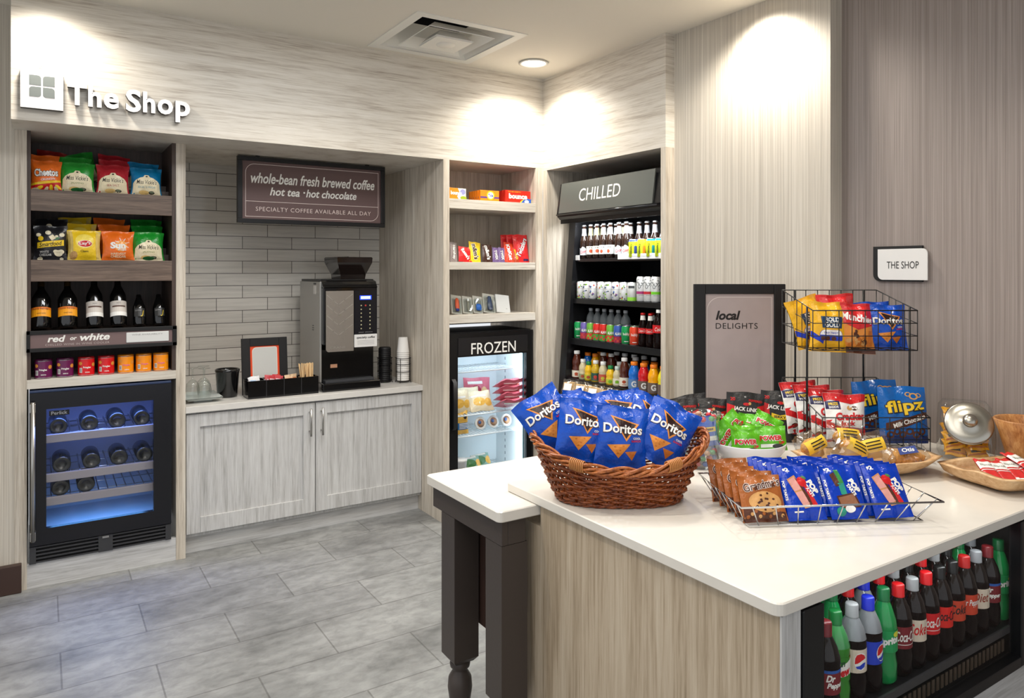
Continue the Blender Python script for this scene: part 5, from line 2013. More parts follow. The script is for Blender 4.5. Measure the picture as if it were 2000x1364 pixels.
def juice(nm, col, capc, h, r, arts, waist=0.9):
    m = mat('juice_' + nm, col, 0.12, coat=0.4)
    hb = h - 0.02
    body = MB().lathe([(0, 0.002), (r * 0.85, 0), (r, 0.006), (r, hb * 0.42), (r * waist, hb * 0.5), (r, hb * 0.6), (r * 0.92, hb * 0.76), (r * 0.62, hb * 0.92), (r * 0.52, hb), (0, hb)], 20, m)
    cap = MB().lathe([(r * 0.58, hb - 0.002), (r * 0.60, hb), (r * 0.60, h - 0.002), (r * 0.5, h), (0, h)], 18, mat('jcap_%d_%d' % (capc[0], capc[2]), capc, 0.4))
    return labelled('juice_bottle', 'bottle', body, arts, r, cap)


def jl(c, c2, hh):
    def art(add):
        add(R(-0.08, 0.012, 0.08, hh), c, 1)
        add(E(0, hh * 0.6, 0.012, 0.010), c2, 2)
        add(R(-0.012, 0.02, 0.012, 0.024), c2, 2)
    return art


def glabel(c):
    def art(add):
        add(R(-0.1, 0.006, 0.1, 0.066), c, 1)
        add(T('G', 0.0, 0.038, 0.030, 0.036, bold=0.04), mat('sport_white', (226, 226, 226), 0.4), 2)
    return art


W3 = (240, 240, 238)
GC = (26, 130, 70)
OC = (240, 130, 30)
SMOKE = mat('label_smoke', (104, 88, 80), 0.5)
j4 = [(juice('tea', (84, 36, 22), W3, 0.185, 0.033, jl(PALE, RUST, 0.055)), 3.868, 'tall brown tea bottle with white cap'),
      (juice('pale', (206, 196, 160), W3, 0.135, 0.029, jl(mat('label_sage', (150, 156, 120), 0.5), RUST, 0.04)), 3.802, 'pale beige juice bottle with a white cap'),
      (juice('yell', (236, 190, 30), GC, 0.125, 0.029, jl(mat('label_lime', (190, 190, 60), 0.5), RUST, 0.042)), 3.742, 'yellow juice bottle with a green cap'),
      (juice('gold', (206, 170, 40), W3, 0.140, 0.030, jl(mat('label_navygreen', (40, 84, 74), 0.5), DRD, 0.06)), 3.670, 'golden juice bottle with a dark green label'),
      (juice('pale', (206, 196, 160), W3, 0.140, 0.030, jl(mat('label_brick', (190, 84, 66), 0.5), mat('label_lime', (190, 190, 60), 0.5), 0.06)), 3.596, 'pale juice bottle with a brick red label'),
      (juice('yell', (236, 190, 30), GC, 0.122, 0.030, jl(mat('label_grass', (196, 200, 60), 0.5), DGN, 0.040)), 3.524, 'yellow juice bottle with a lime label'),
      (juice('pale', (206, 196, 160), (196, 214, 206), 0.125, 0.028, jl(PALE, DGN, 0.05)), 3.460, 'pale juice bottle with a clear cap'),
      (juice('tea', (84, 36, 22), W3, 0.185, 0.032, jl(PALE, RUST, 0.065)), 3.394, 'brown tea bottle beside the blue sports drink'),
      (juice('sblue', (20, 110, 206), OC, 0.170, 0.036, glabel(mat('label_sky', (90, 130, 180), 0.5))), 3.306, 'blue sports drink with an orange cap'),
      (juice('sred', (206, 24, 34), OC, 0.170, 0.036, glabel(SMOKE)), 3.222, 'red sports drink with an orange cap'),
      (juice('syel', (246, 170, 10), OC, 0.170, 0.036, glabel(SMOKE)), 3.138, 'amber sports drink with an orange cap'),
      (juice('slem', (232, 220, 40), OC, 0.170, 0.036, glabel(SMOKE)), 3.056, 'lemon sports drink with an orange cap')]
g = 'bottles on the lowest drinks shelf'
for k, y, lb in j4:
    k.put(lb + ' on the lowest drinks shelf', (3.020, y, 0.8805), (0, 0, -PI / 2 + 0.75), g)
for n, (i, y) in enumerate(((8, 3.855), (10, 3.775), (0, 3.695), (7, 3.615), (4, 3.535), (1, 3.46), (0, 3.385), (8, 3.30), (11, 3.22), (7, 3.14), (10, 3.06))):
    j4[i][0].put('bottle in the second row of the lowest drinks shelf, %s from the left' % ordinal(n), (3.104, y, 0.8805), (0, 0, -PI / 2 + 0.75), g)
for n, (i, y) in enumerate(((10, 3.83), (9, 3.75), (0, 3.66), (7, 3.58), (0, 3.49), (7, 3.40), (0, 3.31), (7, 3.2), (0, 3.11))):
    j4[i][0].put('bottle in the third row of the lowest drinks shelf, %s from the left' % ordinal(n), (3.190, y, 0.8805), (0, 0, -PI / 2 + 0.75), g)
# wrapped sandwiches on the front ledge
LED_ = MB().box((2.872, 2.996, 0.60), (2.972, 3.899, 0.785), BLACKM, 0.002)
t = [o for o in scene.objects if o.name == 'drinks_merchandiser'][0]
LED_.build('front_ledge', t)
BREAD = mat('bread', (206, 168, 116), 0.6, var=0.2, vscale=40)
for k in range(7):
    fm = packet(0.135, 0.10, 0.058, M_film, None, seal=0.04, pinch=0.02, e1=0.35, e2=4, seed=k + 40, wr=2.2)
    inn = MB()
    inn.M = Matrix.Translation((0, 0, 0.05)) @ Matrix.Rotation(0.1 * (k % 3 - 1), 4, 'Y')
    inn.box((-0.05, -0.018, -0.04), (0.05, -0.006, 0.03), BREAD, 0.006)
    inn.box((-0.052, -0.006, -0.042), (0.052, 0.004, 0.032), mat('filling', (230, 214, 190), 0.6), 0.004)
    inn.box((-0.05, 0.004, -0.04), (0.05, 0.016, 0.03), BREAD, 0.006)
    lab = MB()
    lab.prism([(-0.03, 0.02), (0.03, 0.02), (0.03, 0.065), (-0.03, 0.065)], lambda x, z, hh: (x, -0.034 - hh, z), 0.0006, LAB_W)
    Kind('wrapped_sandwich', 'sandwich', [('bread', inn), ('wrapper', fm), ('label', lab)]).put('clear wrapped sandwich below the drinks shelves, %s from the left' % ordinal(k), (2.925, 3.83 - 0.127 * k, 0.786), (math.radians(-20), 0, -PI / 2 + 0.3), 'wrapped sandwiches')

# ================================================================== SODA BOTTLES IN THE ISLAND COOLER
def soda(liquid, head, capc, label, arts, h=0.232, r=0.0335, sprite=False):
    hb = h - 0.022
    if sprite:
        prof = [(0, 0.004), (0.024, 0), (0.031, 0.01), (0.032, 0.05), (0.0285, 0.075), (0.0310, 0.10, head), (0.0325, 0.135), (0.030, 0.160), (0.019, 0.195), (0.0125, hb - 0.006), (0.0125, hb), (0, hb)]
    else:
        prof = [(0, 0.004), (0.024, 0), (r * 0.98, 0.012), (r, 0.055), (r * 0.92, 0.072), (r * 0.93, 0.078), (r * 0.965, 0.082), (r * 0.965, 0.128), (r, 0.138), (r * 0.99, 0.152, head), (r * 0.80, 0.176), (r * 0.52, 0.196), (0.0130, hb - 0.008), (0.0130, hb), (0, hb)]
    body = MB().lathe(prof, 22, liquid)
    for k in range(5):
        pass
    cap = MB().lathe([(0.0155, hb - 0.010), (0.0158, hb - 0.008), (0.0152, hb - 0.007), (0.0152, h - 0.003), (0.0135, h), (0, h)], 20, mat('soda_cap_%d_%d_%d' % capc, capc, 0.35))
    lb = MB()
    rr = r * 0.975 if not sprite else 0.0322
    z0, z1 = (0.076, 0.132) if not sprite else (0.086, 0.140)
    add = cyl_art(lb, rr)
    add(R(-rr * PI * 0.98, z0, rr * PI * 0.98, z1), label, 1)
    arts(add, (z0 + z1) / 2)
    return Kind('soda_bottle', 'bottle', [('bottle', body), ('label', lb), ('cap', cap)])


DEW = mat('soda_green', (40, 130, 20), 0.08, coat=0.4)
DEWH = mat('soda_green_head', (66, 150, 84), 0.08, coat=0.4)
SPR = mat('green_pet', (22, 140, 70), 0.08, coat=0.4)
GH = mat('clear_head', (134, 138, 142), 0.08, coat=0.4)
CH = mat('cola_head', (24, 17, 15), 0.08, spec=0.4, coat=0.1)
SODA = {}
PBLUE = mat('label_blue', (30, 60, 190), 0.4)


def lab_dew(add, z):
    add(P([(-0.03, z - 0.022), (0.03, z - 0.012), (0.034, z + 0.024), (-0.02, z + 0.002)]), WHITE, 2)
    add(T('Mtn', -0.006, z + 0.014, 0.032, 0.016, rot=0.15, shear=0.3, bold=0.02), mat('dew_dark', (20, 70, 40), 0.4), 3)
    add(T('Dew', 0.004, z - 0.006, 0.045, 0.020, rot=0.2, shear=0.3, bold=0.05), CRED, 4)


def lab_globe(add, z):
    add(E(0.010, z, 0.017, 0.021, 20), WHITE, 2)
    add(P([(-0.004, z + 0.008), (0.0, z + 0.016), (0.010, z + 0.019), (0.020, z + 0.014), (0.024, z + 0.006), (0.012, z + 0.002), (0.002, z - 0.004), (-0.005, z - 0.006)]), CRED, 3)
    add(P([(-0.003, z - 0.012), (0.006, z - 0.010), (0.016, z - 0.004), (0.024, z - 0.004), (0.020, z - 0.014), (0.010, z - 0.019), (0.0, z - 0.017)]), PBLUE, 3)


def lab_pepsi(add, z):
    add(P(RR(-0.036, z - 0.012, -0.018, z + 0.014, (0.001,) * 4, 1)), WHITE, 2)
    for k in range(4):
        add(R(-0.034 + 0.004 * k, z - 0.009, -0.032 + 0.004 * k, z + 0.011), BLKINK, 3)
    lab_globe(lambda t, m, l: add([[(p[0] + 0.016, p[1]) for p in q] for q in t], m, l), z)


def script(txt, c, w, hh, c2=None):
    def art(add, z):
        add(T(txt, 0.0, z + 0.004, w, hh, shear=0.3, bold=0.015, rot=0.03), c, 2)
        if c2:
            add(R(-0.03, z - 0.018, 0.03, z - 0.0165), c2, 2)
    return art


MAR = mat('label_maroon', (120, 26, 34), 0.4)
LCREAM = mat('label_cream', (218, 204, 184), 0.45)
LORR = mat('label_orange_red', (204, 66, 36), 0.4)
SODA['pepper'] = soda(COLA, CH, (110, 24, 30), MAR, lambda add, z: (add(R(-0.1, z + 0.021, 0.1, z + 0.028), mat('pepper_blue', (40, 90, 170), 0.4), 2), add(T('Dr', -0.010, z + 0.010, 0.022, 0.016, shear=0.3, bold=0.04), WHITE, 2), add(T('Pepper', 0.004, z - 0.008, 0.046, 0.016, shear=0.3, bold=0.04), WHITE, 2)))
SODA['dew'] = soda(DEW, DEWH, (18, 110, 50), DEW, lab_dew)
SODA['dpepsi'] = soda(COLA, GH, (150, 152, 154), LCREAM, lab_globe)
SODA['pepsi'] = soda(COLA, GH, (28, 44, 180), PBLUE, lab_pepsi)
SODA['sprite'] = soda(SPR, SPR, (14, 96, 50), mat('label_green', (24, 150, 80), 0.4), lambda add, z: (add(T('Sprite', 0.0, z, 0.052, 0.024, rot=0.18, shear=0.2, bold=0.05), WHITE, 2), add(E(0.02, z + 0.018, 0.010, 0.007), mat('lemon', (220, 220, 60), 0.4), 2)), 0.238, sprite=True)
SODA['cherry'] = soda(COLA, CH, (196, 24, 28), MAR, script('Coca-Cola', WHITE, 0.060, 0.026, WHITE))
SODA['diet'] = soda(COLA, CH, (146, 148, 150), LCREAM, script('Coke', CRED, 0.052, 0.030))
SODA['coke'] = soda(COLA, CH, (206, 22, 28), CRED, script('Coca-Cola', WHITE, 0.060, 0.026, WHITE))
SODA['zero'] = soda(COLA, CH, (18, 18, 18), mat('label_bright_red', (224, 36, 26), 0.4), script('Coca-Cola', BLKINK, 0.060, 0.026))
SODA['zero2'] = soda(COLA, CH, (18, 18, 18), LORR, script('Coke', BLKINK, 0.050, 0.026))
SODA['spice'] = soda(COLA, CH, (176, 28, 26), LORR, script('Dr Pepper', WHITE, 0.055, 0.022))
SODA['cream'] = soda(COLA, CH, (140, 142, 146), LCREAM, script('Diet', mat('label_rustb', (150, 60, 40), 0.4), 0.045, 0.026))
front = [('pepper', 'maroon labelled soda bottle beside the left door stile'), ('dew', 'bright green soda bottle with red lettering and a green cap'), ('dpepsi', 'cream labelled soda bottle with red and blue globe and grey cap'),
         ('pepsi', 'blue labelled soda bottle with a blue cap'), ('sprite', 'green soda bottle with white lettering beside the blue capped one'), ('cherry', 'maroon labelled cola with a red cap'), ('diet', 'cream labelled cola with red lettering and grey cap'),
         ('coke', 'red labelled cola with a red cap'), ('zero', 'bright red labelled cola with a black cap'), ('zero2', 'orange red labelled cola with a black cap'), ('spice', 'orange red labelled soda with a red cap'),
         ('cream', 'cream labelled soda with a grey cap near the right stile'), ('pepper', 'maroon labelled soda near the right door stile'), ('sprite', 'green soda bottle at the right door stile')]
g = 'soda bottles in the island cooler'
for k, (n, lb) in enumerate(front):
    x = 1.608 + 0.0687 * (k - 1) if k else 1.538
    SODA[n].put(lb + ' in front', (x, 1.052 if k else 1.032, 0.5505 if k else 0.5505), (0, 0, random.uniform(-0.75, -0.2)), g)
for row, names in ((1, ('coke', 'dpepsi', 'sprite', 'cherry', 'pepsi', 'coke', 'diet', 'zero', 'coke', 'diet', 'zero', 'sprite', 'cream')), (2, ('dpepsi', 'dew', 'pepsi', 'sprite', 'coke', 'diet', 'coke', 'zero', 'zero', 'sprite', 'coke', 'pepsi', 'dew'))):
    for k, n in enumerate(names):
        SODA[n].put('soda bottle in the %s row of the island cooler, %s from the left' % (('second', 'third')[row - 1], ordinal(k)), (1.560 + 0.0715 * k, 1.052 + 0.073 * row, 0.5505), (0, 0, random.uniform(-0.9, 0.3)), g)

# ================================================================== THINGS ON THE ISLAND COUNTER
ZT = 0.9005
CAMZ = -0.574   # heading of things turned to face the aisle


def place_at(kind, label, centre, zc, rot, group=None, scale=None):
    """put a packet so that the point zc above its lower seam sits at centre"""
    m = Euler(rot, 'XYZ').to_matrix()
    loc = Vector(centre) - m @ Vector((0, 0, zc))
    return kind.put(label, loc, rot, group, scale)


# ------------------------------------------------------------------ wicker basket
def basket():
    A0, B0, A1, B1 = 0.185, 0.112, 0.262, 0.160
    NS = 38

    def rimz(t):
        return 0.110 + 0.078 * abs(math.cos(t)) ** 2.2

    def pt(t, f, off=0.0, z=None):
        e = f ** 0.85
        a, b = A0 + (A1 - A0) * e, B0 + (B1 - B0) * e
        c, s = math.cos(t), math.sin(t)
        k = (abs(c) ** 2.4 + abs(s) ** 2.4) ** (-1 / 2.4)
        return Vector(((a * k + off) * c, (b * k + off) * s, (z if z is not None else 0.006 + f * rimz(t))))
    stakes = MB()
    for k in range(NS):
        t = 2 * PI * k / NS
        stakes.tube([pt(t, f, 0.0) for f in (0, 0.25, 0.5, 0.75, 1.0)], 0.0030, M_bask, 6)
    weave = MB()
    NR = 15
    n = NS * 4
    for r in range(NR):
        f = 0.02 + 0.93 * r / (NR - 1)
        weave.tube([pt(2 * PI * k / n, f, 0.0072 * math.cos(NS / 2 * 2 * PI * k / n + r * PI)) for k in range(n)], 0.0041, M_bask, 6, True)
    rim = MB()
    n = 160
    for s in range(4):
        for lay, zz in ((0, 0.0), (1, 0.010)):
            pts = []
            for k in range(n):
                t = 2 * PI * k / n
                ph = 11 * t + s * PI / 2 + lay * 0.6
                p = pt(t, 1.0, 0.004 + 0.0078 * math.cos(ph))
                pts.append(p + Vector((0, 0, zz + 0.0075 * math.sin(ph))))
            if lay == 0 or s % 2 == 0:
                rim.tube(pts, 0.0044, M_brim, 6, True)
    foot = MB()
    for s in range(2):
        foot.tube([pt(2 * PI * k / 120, 0.0, 0.003 + 0.003 * math.cos(15 * 2 * PI * k / 120 + s * PI), 0.006 + 0.003 * math.sin(15 * 2 * PI * k / 120 + s * PI)) for k in range(120)], 0.0042, M_bask, 6, True)
    base = MB()
    base.prism([tuple(pt(2 * PI * k / 48, 0.0)[:2]) for k in range(48)], lambda x, y, hh: (x, y, 0.004 + hh), 0.004, M_bask)
    wraps = []
    for t0 in (-PI / 2 - 0.52, -PI / 2 + 0.52):
        b = MB()
        for j in range(8):
            t = t0 + (j - 3.5) * 0.019
            c = pt(t, 1.0, 0.004) + Vector((0, 0, 0.004))
            out = Vector((math.cos(t), math.sin(t), 0))
            b.tube([c + out * 0.0142 * math.cos(2 * PI * k / 14) + Vector((0, 0, 0.0160 * math.sin(2 * PI * k / 14))) for k in range(14)], 0.0024, mat('cane_binding', (180, 120, 66), 0.4), 6, True)
        wraps.append(('binding', b))
    return Kind('wicker_basket', 'basket', [('weave', weave), ('stakes', stakes), ('rim', rim), ('foot_rim', foot), ('base', base)] + wraps)


basket().put('oval brown wicker basket heaped with blue chip bags on the white counter', (1.500, 1.716, ZT), (0, 0, CAMZ))

FDB = foil('chip_blue', (0, 74, 184), 0.24)
FDK = foil('chip_dark', (44, 18, 16), 0.35)
FGO = foil('chip_gold', (224, 140, 52), 0.45)
FGO2 = foil('chip_gold2', (196, 110, 34), 0.5)


def art_nacho(add0):
    def add(t, m, layer=1):
        add0([[(p[0], p[1] * 0.89) for p in q] for q in t], m, layer)
    add(P([(-0.040, 0.172), (0.050, 0.150), (0.012, 0.090)]), FGO, 1)
    add(P([(-0.031, 0.166), (0.041, 0.148), (0.011, 0.099)]), FDK, 2)
    add(T('Doritos', 0.0, 0.130, 0.124, 0.033, bold=0.055), FDK, 3)
    add(T('Doritos', 0.0, 0.131, 0.122, 0.031, bold=0.025), FWHITE, 4)
    add(P([(-0.046, 0.075), (0.026, 0.083), (-0.008, 0.034)]), FGO, 2)
    add(P([(0.010, 0.056), (0.048, 0.062), (0.034, 0.030)]), FGO2, 1)
    for x, z in ((-0.022, 0.07), (-0.005, 0.06), (0.004, 0.074), (-0.012, 0.05), (0.03, 0.05)):
        add(E(x, z, 0.0035, 0.0025, 8), FGO2, 3)
    add(T('COOL', 0.046, 0.103, 0.024, 0.007, rot=0.1, bold=0.03), FWHITE, 2)
    add(T('RANCH', 0.044, 0.094, 0.030, 0.007, rot=0.1, bold=0.03), FRED, 2)


NA = [Kind('chip_bag', 'chip bag', [('chip_bag', packet(0.158, 0.182, 0.058, FDB, art_nacho, seed=s, pinch=0.06, wr=1.25, nu=18, nv=20))]) for s in (51, 52, 53)]
g = 'blue chip bags in the wicker basket'
for n, (c, lean, roll, yaw, lb) in enumerate((
        ((1.318, 1.832, 1.136), -20, -0.58, 0.12, 'blue chip bag tilted over the left end of the wicker basket'),
        ((1.372, 1.733, 1.117), -14, 0.16, 0.10, 'blue chip bag left of the foremost bag in the wicker basket'),
        ((1.461, 1.657, 1.098), -13, 0.10, 0.0, 'foremost blue chip bag in the middle of the wicker basket'),
        ((1.580, 1.598, 1.104), -18, 0.52, -0.12, 'blue chip bag tilted right of the foremost bag in the basket'),
        ((1.534, 1.750, 1.130), -22, -0.10, 0.05, 'blue chip bag standing directly behind the foremost bag in the basket'),
        ((1.445, 1.806, 1.126), -24, 0.12, 0.1, 'blue chip bag half hidden at the middle back of the basket'),
        ((1.598, 1.694, 1.118), -24, 0.38, -0.1, 'blue chip bag behind the right tilted bag in the basket'),
        ((1.645, 1.645, 1.098), -26, 0.50, -0.1, 'blue chip bag at the far right end of the basket'),
        ((1.402, 1.850, 1.120), -28, -0.22, 0.15, 'blue chip bag at the back left of the basket'))):
    place_at(NA[n % 3], lb, c, 0.089, (math.radians(lean), roll, CAMZ + yaw), g)

# ------------------------------------------------------------------ chrome wire tray with cookies and toaster pastries
TR = math.atan2(-0.466, 0.885)
tray = thing('wire_tray', 'shallow chrome wire tray of cookie packs and blue pastry packs on the counter', 'wire tray', (1.570, 1.301, ZT), (0, 0, TR))
TW, TD, TH, IN = 0.573, 0.335, 0.066, 0.036
b = MB()
b.tube([(0, 0, TH), (TW, 0, TH), (TW, TD, TH), (0, TD, TH)], 0.0028, CHROME, 8, True)
b.build('rim', tray)
b = MB()
b.tube([(IN, IN, 0.004), (TW - IN, IN, 0.004), (TW - IN, TD - IN, 0.004), (IN, TD - IN, 0.004)], 0.0022, CHROME, 8, True)
for k in range(1, 6):
    y = IN + (TD - 2 * IN) * k / 6
    b.tube([(IN, y, 0.004), (TW - IN, y, 0.004)], 0.0016, CHROME, 6)
b.build('base_grid', tray)
b = MB()
for k in range(9):
    f = (k + 0.5) / 9
    for y0, y1 in ((0, IN), (TD, TD - IN)):
        b = MB()
        b.tube([(f * TW, y0, TH), (IN + f * (TW - 2 * IN), y1, 0.004)], 0.0018, CHROME, 6)
        b.build('rib', tray)
for k in range(6):
    f = (k + 0.5) / 6
    for x0, x1 in ((0, IN), (TW, TW - IN)):
        b = MB()
        b.tube([(x0, f * TD, TH), (x1, IN + f * (TD - 2 * IN), 0.004)], 0.0018, CHROME, 6)
        b.build('rib', tray)

FCO = foil('cookie_brown', (168, 96, 44), 0.28)
FCD = foil('cookie_dark', (84, 42, 24), 0.35)
FCT = foil('cookie_tan', (214, 160, 96), 0.45)


def art_cook(add):
    add(P([(-0.06, 0), (0.06, 0), (0.06, 0.022), (0.0, 0.030), (-0.06, 0.040)]), FCD, 1)
    add(E(0.005, 0.052, 0.048, 0.028, 22, -0.05), FCT, 2)
    r_ = random.Random(4)
    for k in range(16):
        a, q = r_.uniform(0, 6.28), r_.random() ** 0.5
        add(E(0.005 + 0.042 * q * math.cos(a), 0.052 + 0.023 * q * math.sin(a), 0.004, 0.003, 7), FCD, 3)
    for k in range(10):
        add(E(-0.05 + 0.011 * k, 0.014 + 0.007 * (k % 3), 0.005, 0.005, 7), FCT if k % 2 else FCO, 2)
    add(T("Grandma's", 0.004, 0.099, 0.112, 0.026, rot=0.14, shear=0.15, bold=0.06), FWHITE, 3)
    add(T("Grandma's", 0.004, 0.099, 0.110, 0.024, rot=0.14, shear=0.15, bold=0.02), FCD, 4)


KCK = Kind('cookie_pack', 'cookie pack', [('cookie_pack', packet(0.126, 0.126, 0.026, FCO, art_cook, seed=71, pinch=0.02, e1=0.35, e2=4.5, wr=2.2, nu=16, nv=16))])
FPB = foil('pastry_blue', (0, 56, 180), 0.22)
FPK = foil('pastry_pink', (226, 160, 150), 0.5)
FTA = foil('pastry_tan', (206, 146, 92), 0.5)
FTE = foil('pastry_teal', (40, 150, 130), 0.4)


def art_pastry(fill, red):
    def art(add):
        add(T('2', -0.028, 0.140, 0.012, 0.012, bold=0.05), FWHITE, 2)
        add(R(-0.040, 0.137, -0.034, 0.144), FWHITE, 2)
        if red:
            add(P([(-0.036, 0.112), (-0.012, 0.124), (0.022, 0.036), (-0.004, 0.030)]), FTA, 1)
            add(P([(-0.032, 0.110), (-0.014, 0.119), (-0.001, 0.083), (-0.022, 0.078)]), FPK, 2)
            add(P([(-0.021, 0.074), (0.0, 0.079), (0.014, 0.044), (-0.006, 0.036)]), FPK, 2)
            add(P([(-0.012, 0.116), (-0.004, 0.108), (0.026, 0.040), (0.014, 0.038)]), FCD, 2)
            add(E(0.004, 0.104, 0.012, 0.015, 14, 0.4), FRED, 3)
            add(P([(0.006, 0.096), (0.016, 0.092), (0.034, 0.040), (0.022, 0.036)]), FRED, 3)
            add(E(0.012, 0.116, 0.008, 0.004, 8, -0.6), foil('leaf', (70, 120, 70)), 4)
        else:
            add(P([(-0.030, 0.124), (-0.016, 0.130), (-0.006, 0.092), (-0.020, 0.088)]), FCD, 1)
            add(P([(-0.016, 0.136), (-0.004, 0.136), (0.004, 0.098), (-0.008, 0.096)]), foil('green_bar', (60, 140, 70)), 2)
            add(P([(-0.014, 0.098), (0.004, 0.098), (0.006, 0.064), (-0.010, 0.066)]), FTE, 1)
            add(P([(-0.026, 0.062), (0.026, 0.070), (0.036, 0.030), (-0.022, 0.026)]), FCD, 2)
            add(P([(-0.022, 0.058), (0.022, 0.065), (0.030, 0.035), (-0.018, 0.031)]), foil('brown_icing', (150, 100, 70), 0.5), 3)
            add(E(0.004, 0.026, 0.014, 0.010), FWHITE, 4)
            add(E(-0.022, 0.020, 0.014, 0.012), FTE, 3)
        add(T('POP', 0.032, 0.089, 0.040, 0.018, rot=-1.15, bold=0.07), FWHITE, 3)
        add(T('TARTS', 0.020, 0.078, 0.036, 0.011, rot=-1.15, bold=0.06), FWHITE, 3)
        add(T('POP TARTS', -0.047, 0.082, 0.055, 0.006, rot=-PI / 2, bold=0.05), FWHITE, 2)
        add(R(-0.035, 0.020, -0.010, 0.024), FWHITE, 1)
    return art


KPT = [Kind('pastry_pack', 'pastry pack', [('pastry_pack', packet(0.106, 0.152, 0.020, FPB, art_pastry(None, red), seed=80 + i, pinch=0.0, e1=0.25, e2=8, wr=1.6, nu=14, nv=16))]) for i, red in enumerate((True, False))]
mt = Matrix.Translation((1.570, 1.301, ZT)) @ Matrix.Rotation(TR, 4, 'Z')
for k in range(5):
    p = mt @ Vector((0.092 - 0.004 * k, 0.052 + 0.047 * k, 0.008))
    KCK.put('brown cookie pack in the chrome tray, %s from the front of its row' % ordinal(k), p, (math.radians(-27), 0.03 * (k % 2), TR + 0.04), 'cookie packs in the chrome tray')
for ci, (x, kind, nm) in enumerate(((0.212, 0, 'left column of blue strawberry pastry packs'), (0.335, 1, 'middle column of blue chocolate pastry packs'), (0.452, 0, 'right column of blue strawberry pastry packs'))):
    for k in range(6):
        p = mt @ Vector((x - 0.010 * k + (0.012 if ci == 2 else 0), 0.050 + 0.021 * k, 0.009))
        KPT[kind].put('%s, %s from the front' % (nm, ordinal(k)), p, (math.radians(-32), 0.05 * ((k % 3) - 1) * 0.6, TR - 0.05), nm)

# ------------------------------------------------------------------ white bowl of green snack packs
bowl = MB().lathe([(0.0, 0.0), (0.075, 0.0), (0.082, 0.003), (0.112, 0.022), (0.131, 0.048), (0.1365, 0.070), (0.1355, 0.0735), (0.132, 0.072), (0.126, 0.048), (0.106, 0.026), (0.07, 0.010), (0, 0.009)], 48, mat('white_ceramic', (228, 228, 232), 0.2, coat=0.3))
tag(bowl.build('ceramic_bowl'), 'round white bowl full of green snack packs', 'bowl').location = (2.192, 1.788, ZT)
FGR = foil('trail_green', (92, 178, 30), 0.25)


def art_trail(add):
    add(R(-0.04, 0.012, 0.02, 0.024), FWHITE, 1)
    add(E(0.02, 0.016, 0.02, 0.008), FBLK, 2)
    add(T('POWER', -0.002, 0.045, 0.086, 0.022, bold=0.10), FWHITE, 2)
    add(T('POWER', -0.002, 0.045, 0.082, 0.018, bold=0.05), FRED, 3)
    add(T('UP', 0.036, 0.028, 0.020, 0.010, bold=0.05), FRED, 3)


KTR = [Kind('trail_mix_pack', 'snack pack', [('trail_mix_pack', packet(0.106, 0.088, 0.032, FGR, art_trail, seed=90 + i, wr=2.0, pinch=0.04, nu=14, nv=14))]) for i in range(2)]
for n, (c, lean, roll, yaw, lb) in enumerate((
        ((2.125, 1.742, 0.990), -14, 0.0, 0.0, 'foremost green snack pack in the white bowl'),
        ((2.098, 1.818, 0.994), -16, -0.95, 0.2, 'green snack pack tipped up at the left of the white bowl'),
        ((2.232, 1.716, 0.996), -14, -0.08, -0.2, 'green snack pack at the right of the white bowl'),
        ((2.165, 1.845, 1.022), -20, -0.75, 0.1, 'green snack pack tilted at the back left of the white bowl'),
        ((2.262, 1.826, 1.018), -22, 0.15, 0.0, 'green snack pack at the middle back of the white bowl'),
        ((2.288, 1.778, 1.024), -24, 0.5, -0.2, 'green snack pack tilted at the back right of the white bowl'),
        ((2.195, 1.790, 0.998), -30, 0.1, 0.0, 'green snack pack buried in the centre of the white bowl'))):
    place_at(KTR[n % 2], lb, c, 0.05, (math.radians(lean), roll, CAMZ + yaw), 'green snack packs in the white bowl')

# ------------------------------------------------------------------ dried meat bags behind the bowl
FJB = foil('jerky_black', (40, 38, 38), 0.4)
FJR = foil('jerky_red', (206, 28, 30), 0.35)


def art_jerky(add):
    add(P([(-0.076, 0.04), (-0.050, 0.04), (-0.040, 0.100), (-0.046, 0.150), (-0.076, 0.158)]), FJR, 1)
    add(P([(0.076, 0.04), (0.056, 0.04), (0.040, 0.090), (0.044, 0.150), (0.076, 0.158)]), FJR, 1)
    add(T("JACK LINK'S", 0.002, 0.136, 0.108, 0.021, rot=-0.06, shear=0.1, bold=0.03), FWHITE, 3)
    add(E(0.0, 0.158, 0.014, 0.006, 12), FJR, 2)
    add(E(0.014, 0.161, 0.006, 0.006, 10), FCT, 3)
    add(P([(-0.034, 0.116), (0.0, 0.108), (0.034, 0.118), (0.034, 0.094), (-0.034, 0.090)]), FYEL, 3)
    add(T('JERKY', 0.0, 0.100, 0.050, 0.014, bold=0.03), FBLK, 4)
    add(T('20', -0.054, 0.178, 0.020, 0.014, bold=0.03), FJR, 3)
    add(T('PEPPERED', 0.038, 0.172, 0.056, 0.009, rot=-0.05, bold=0.02), FJR, 3)
    add(E(-0.004, 0.186, 0.004, 0.003, 10), mat('grey_print', (150, 148, 148), 0.5), 3)


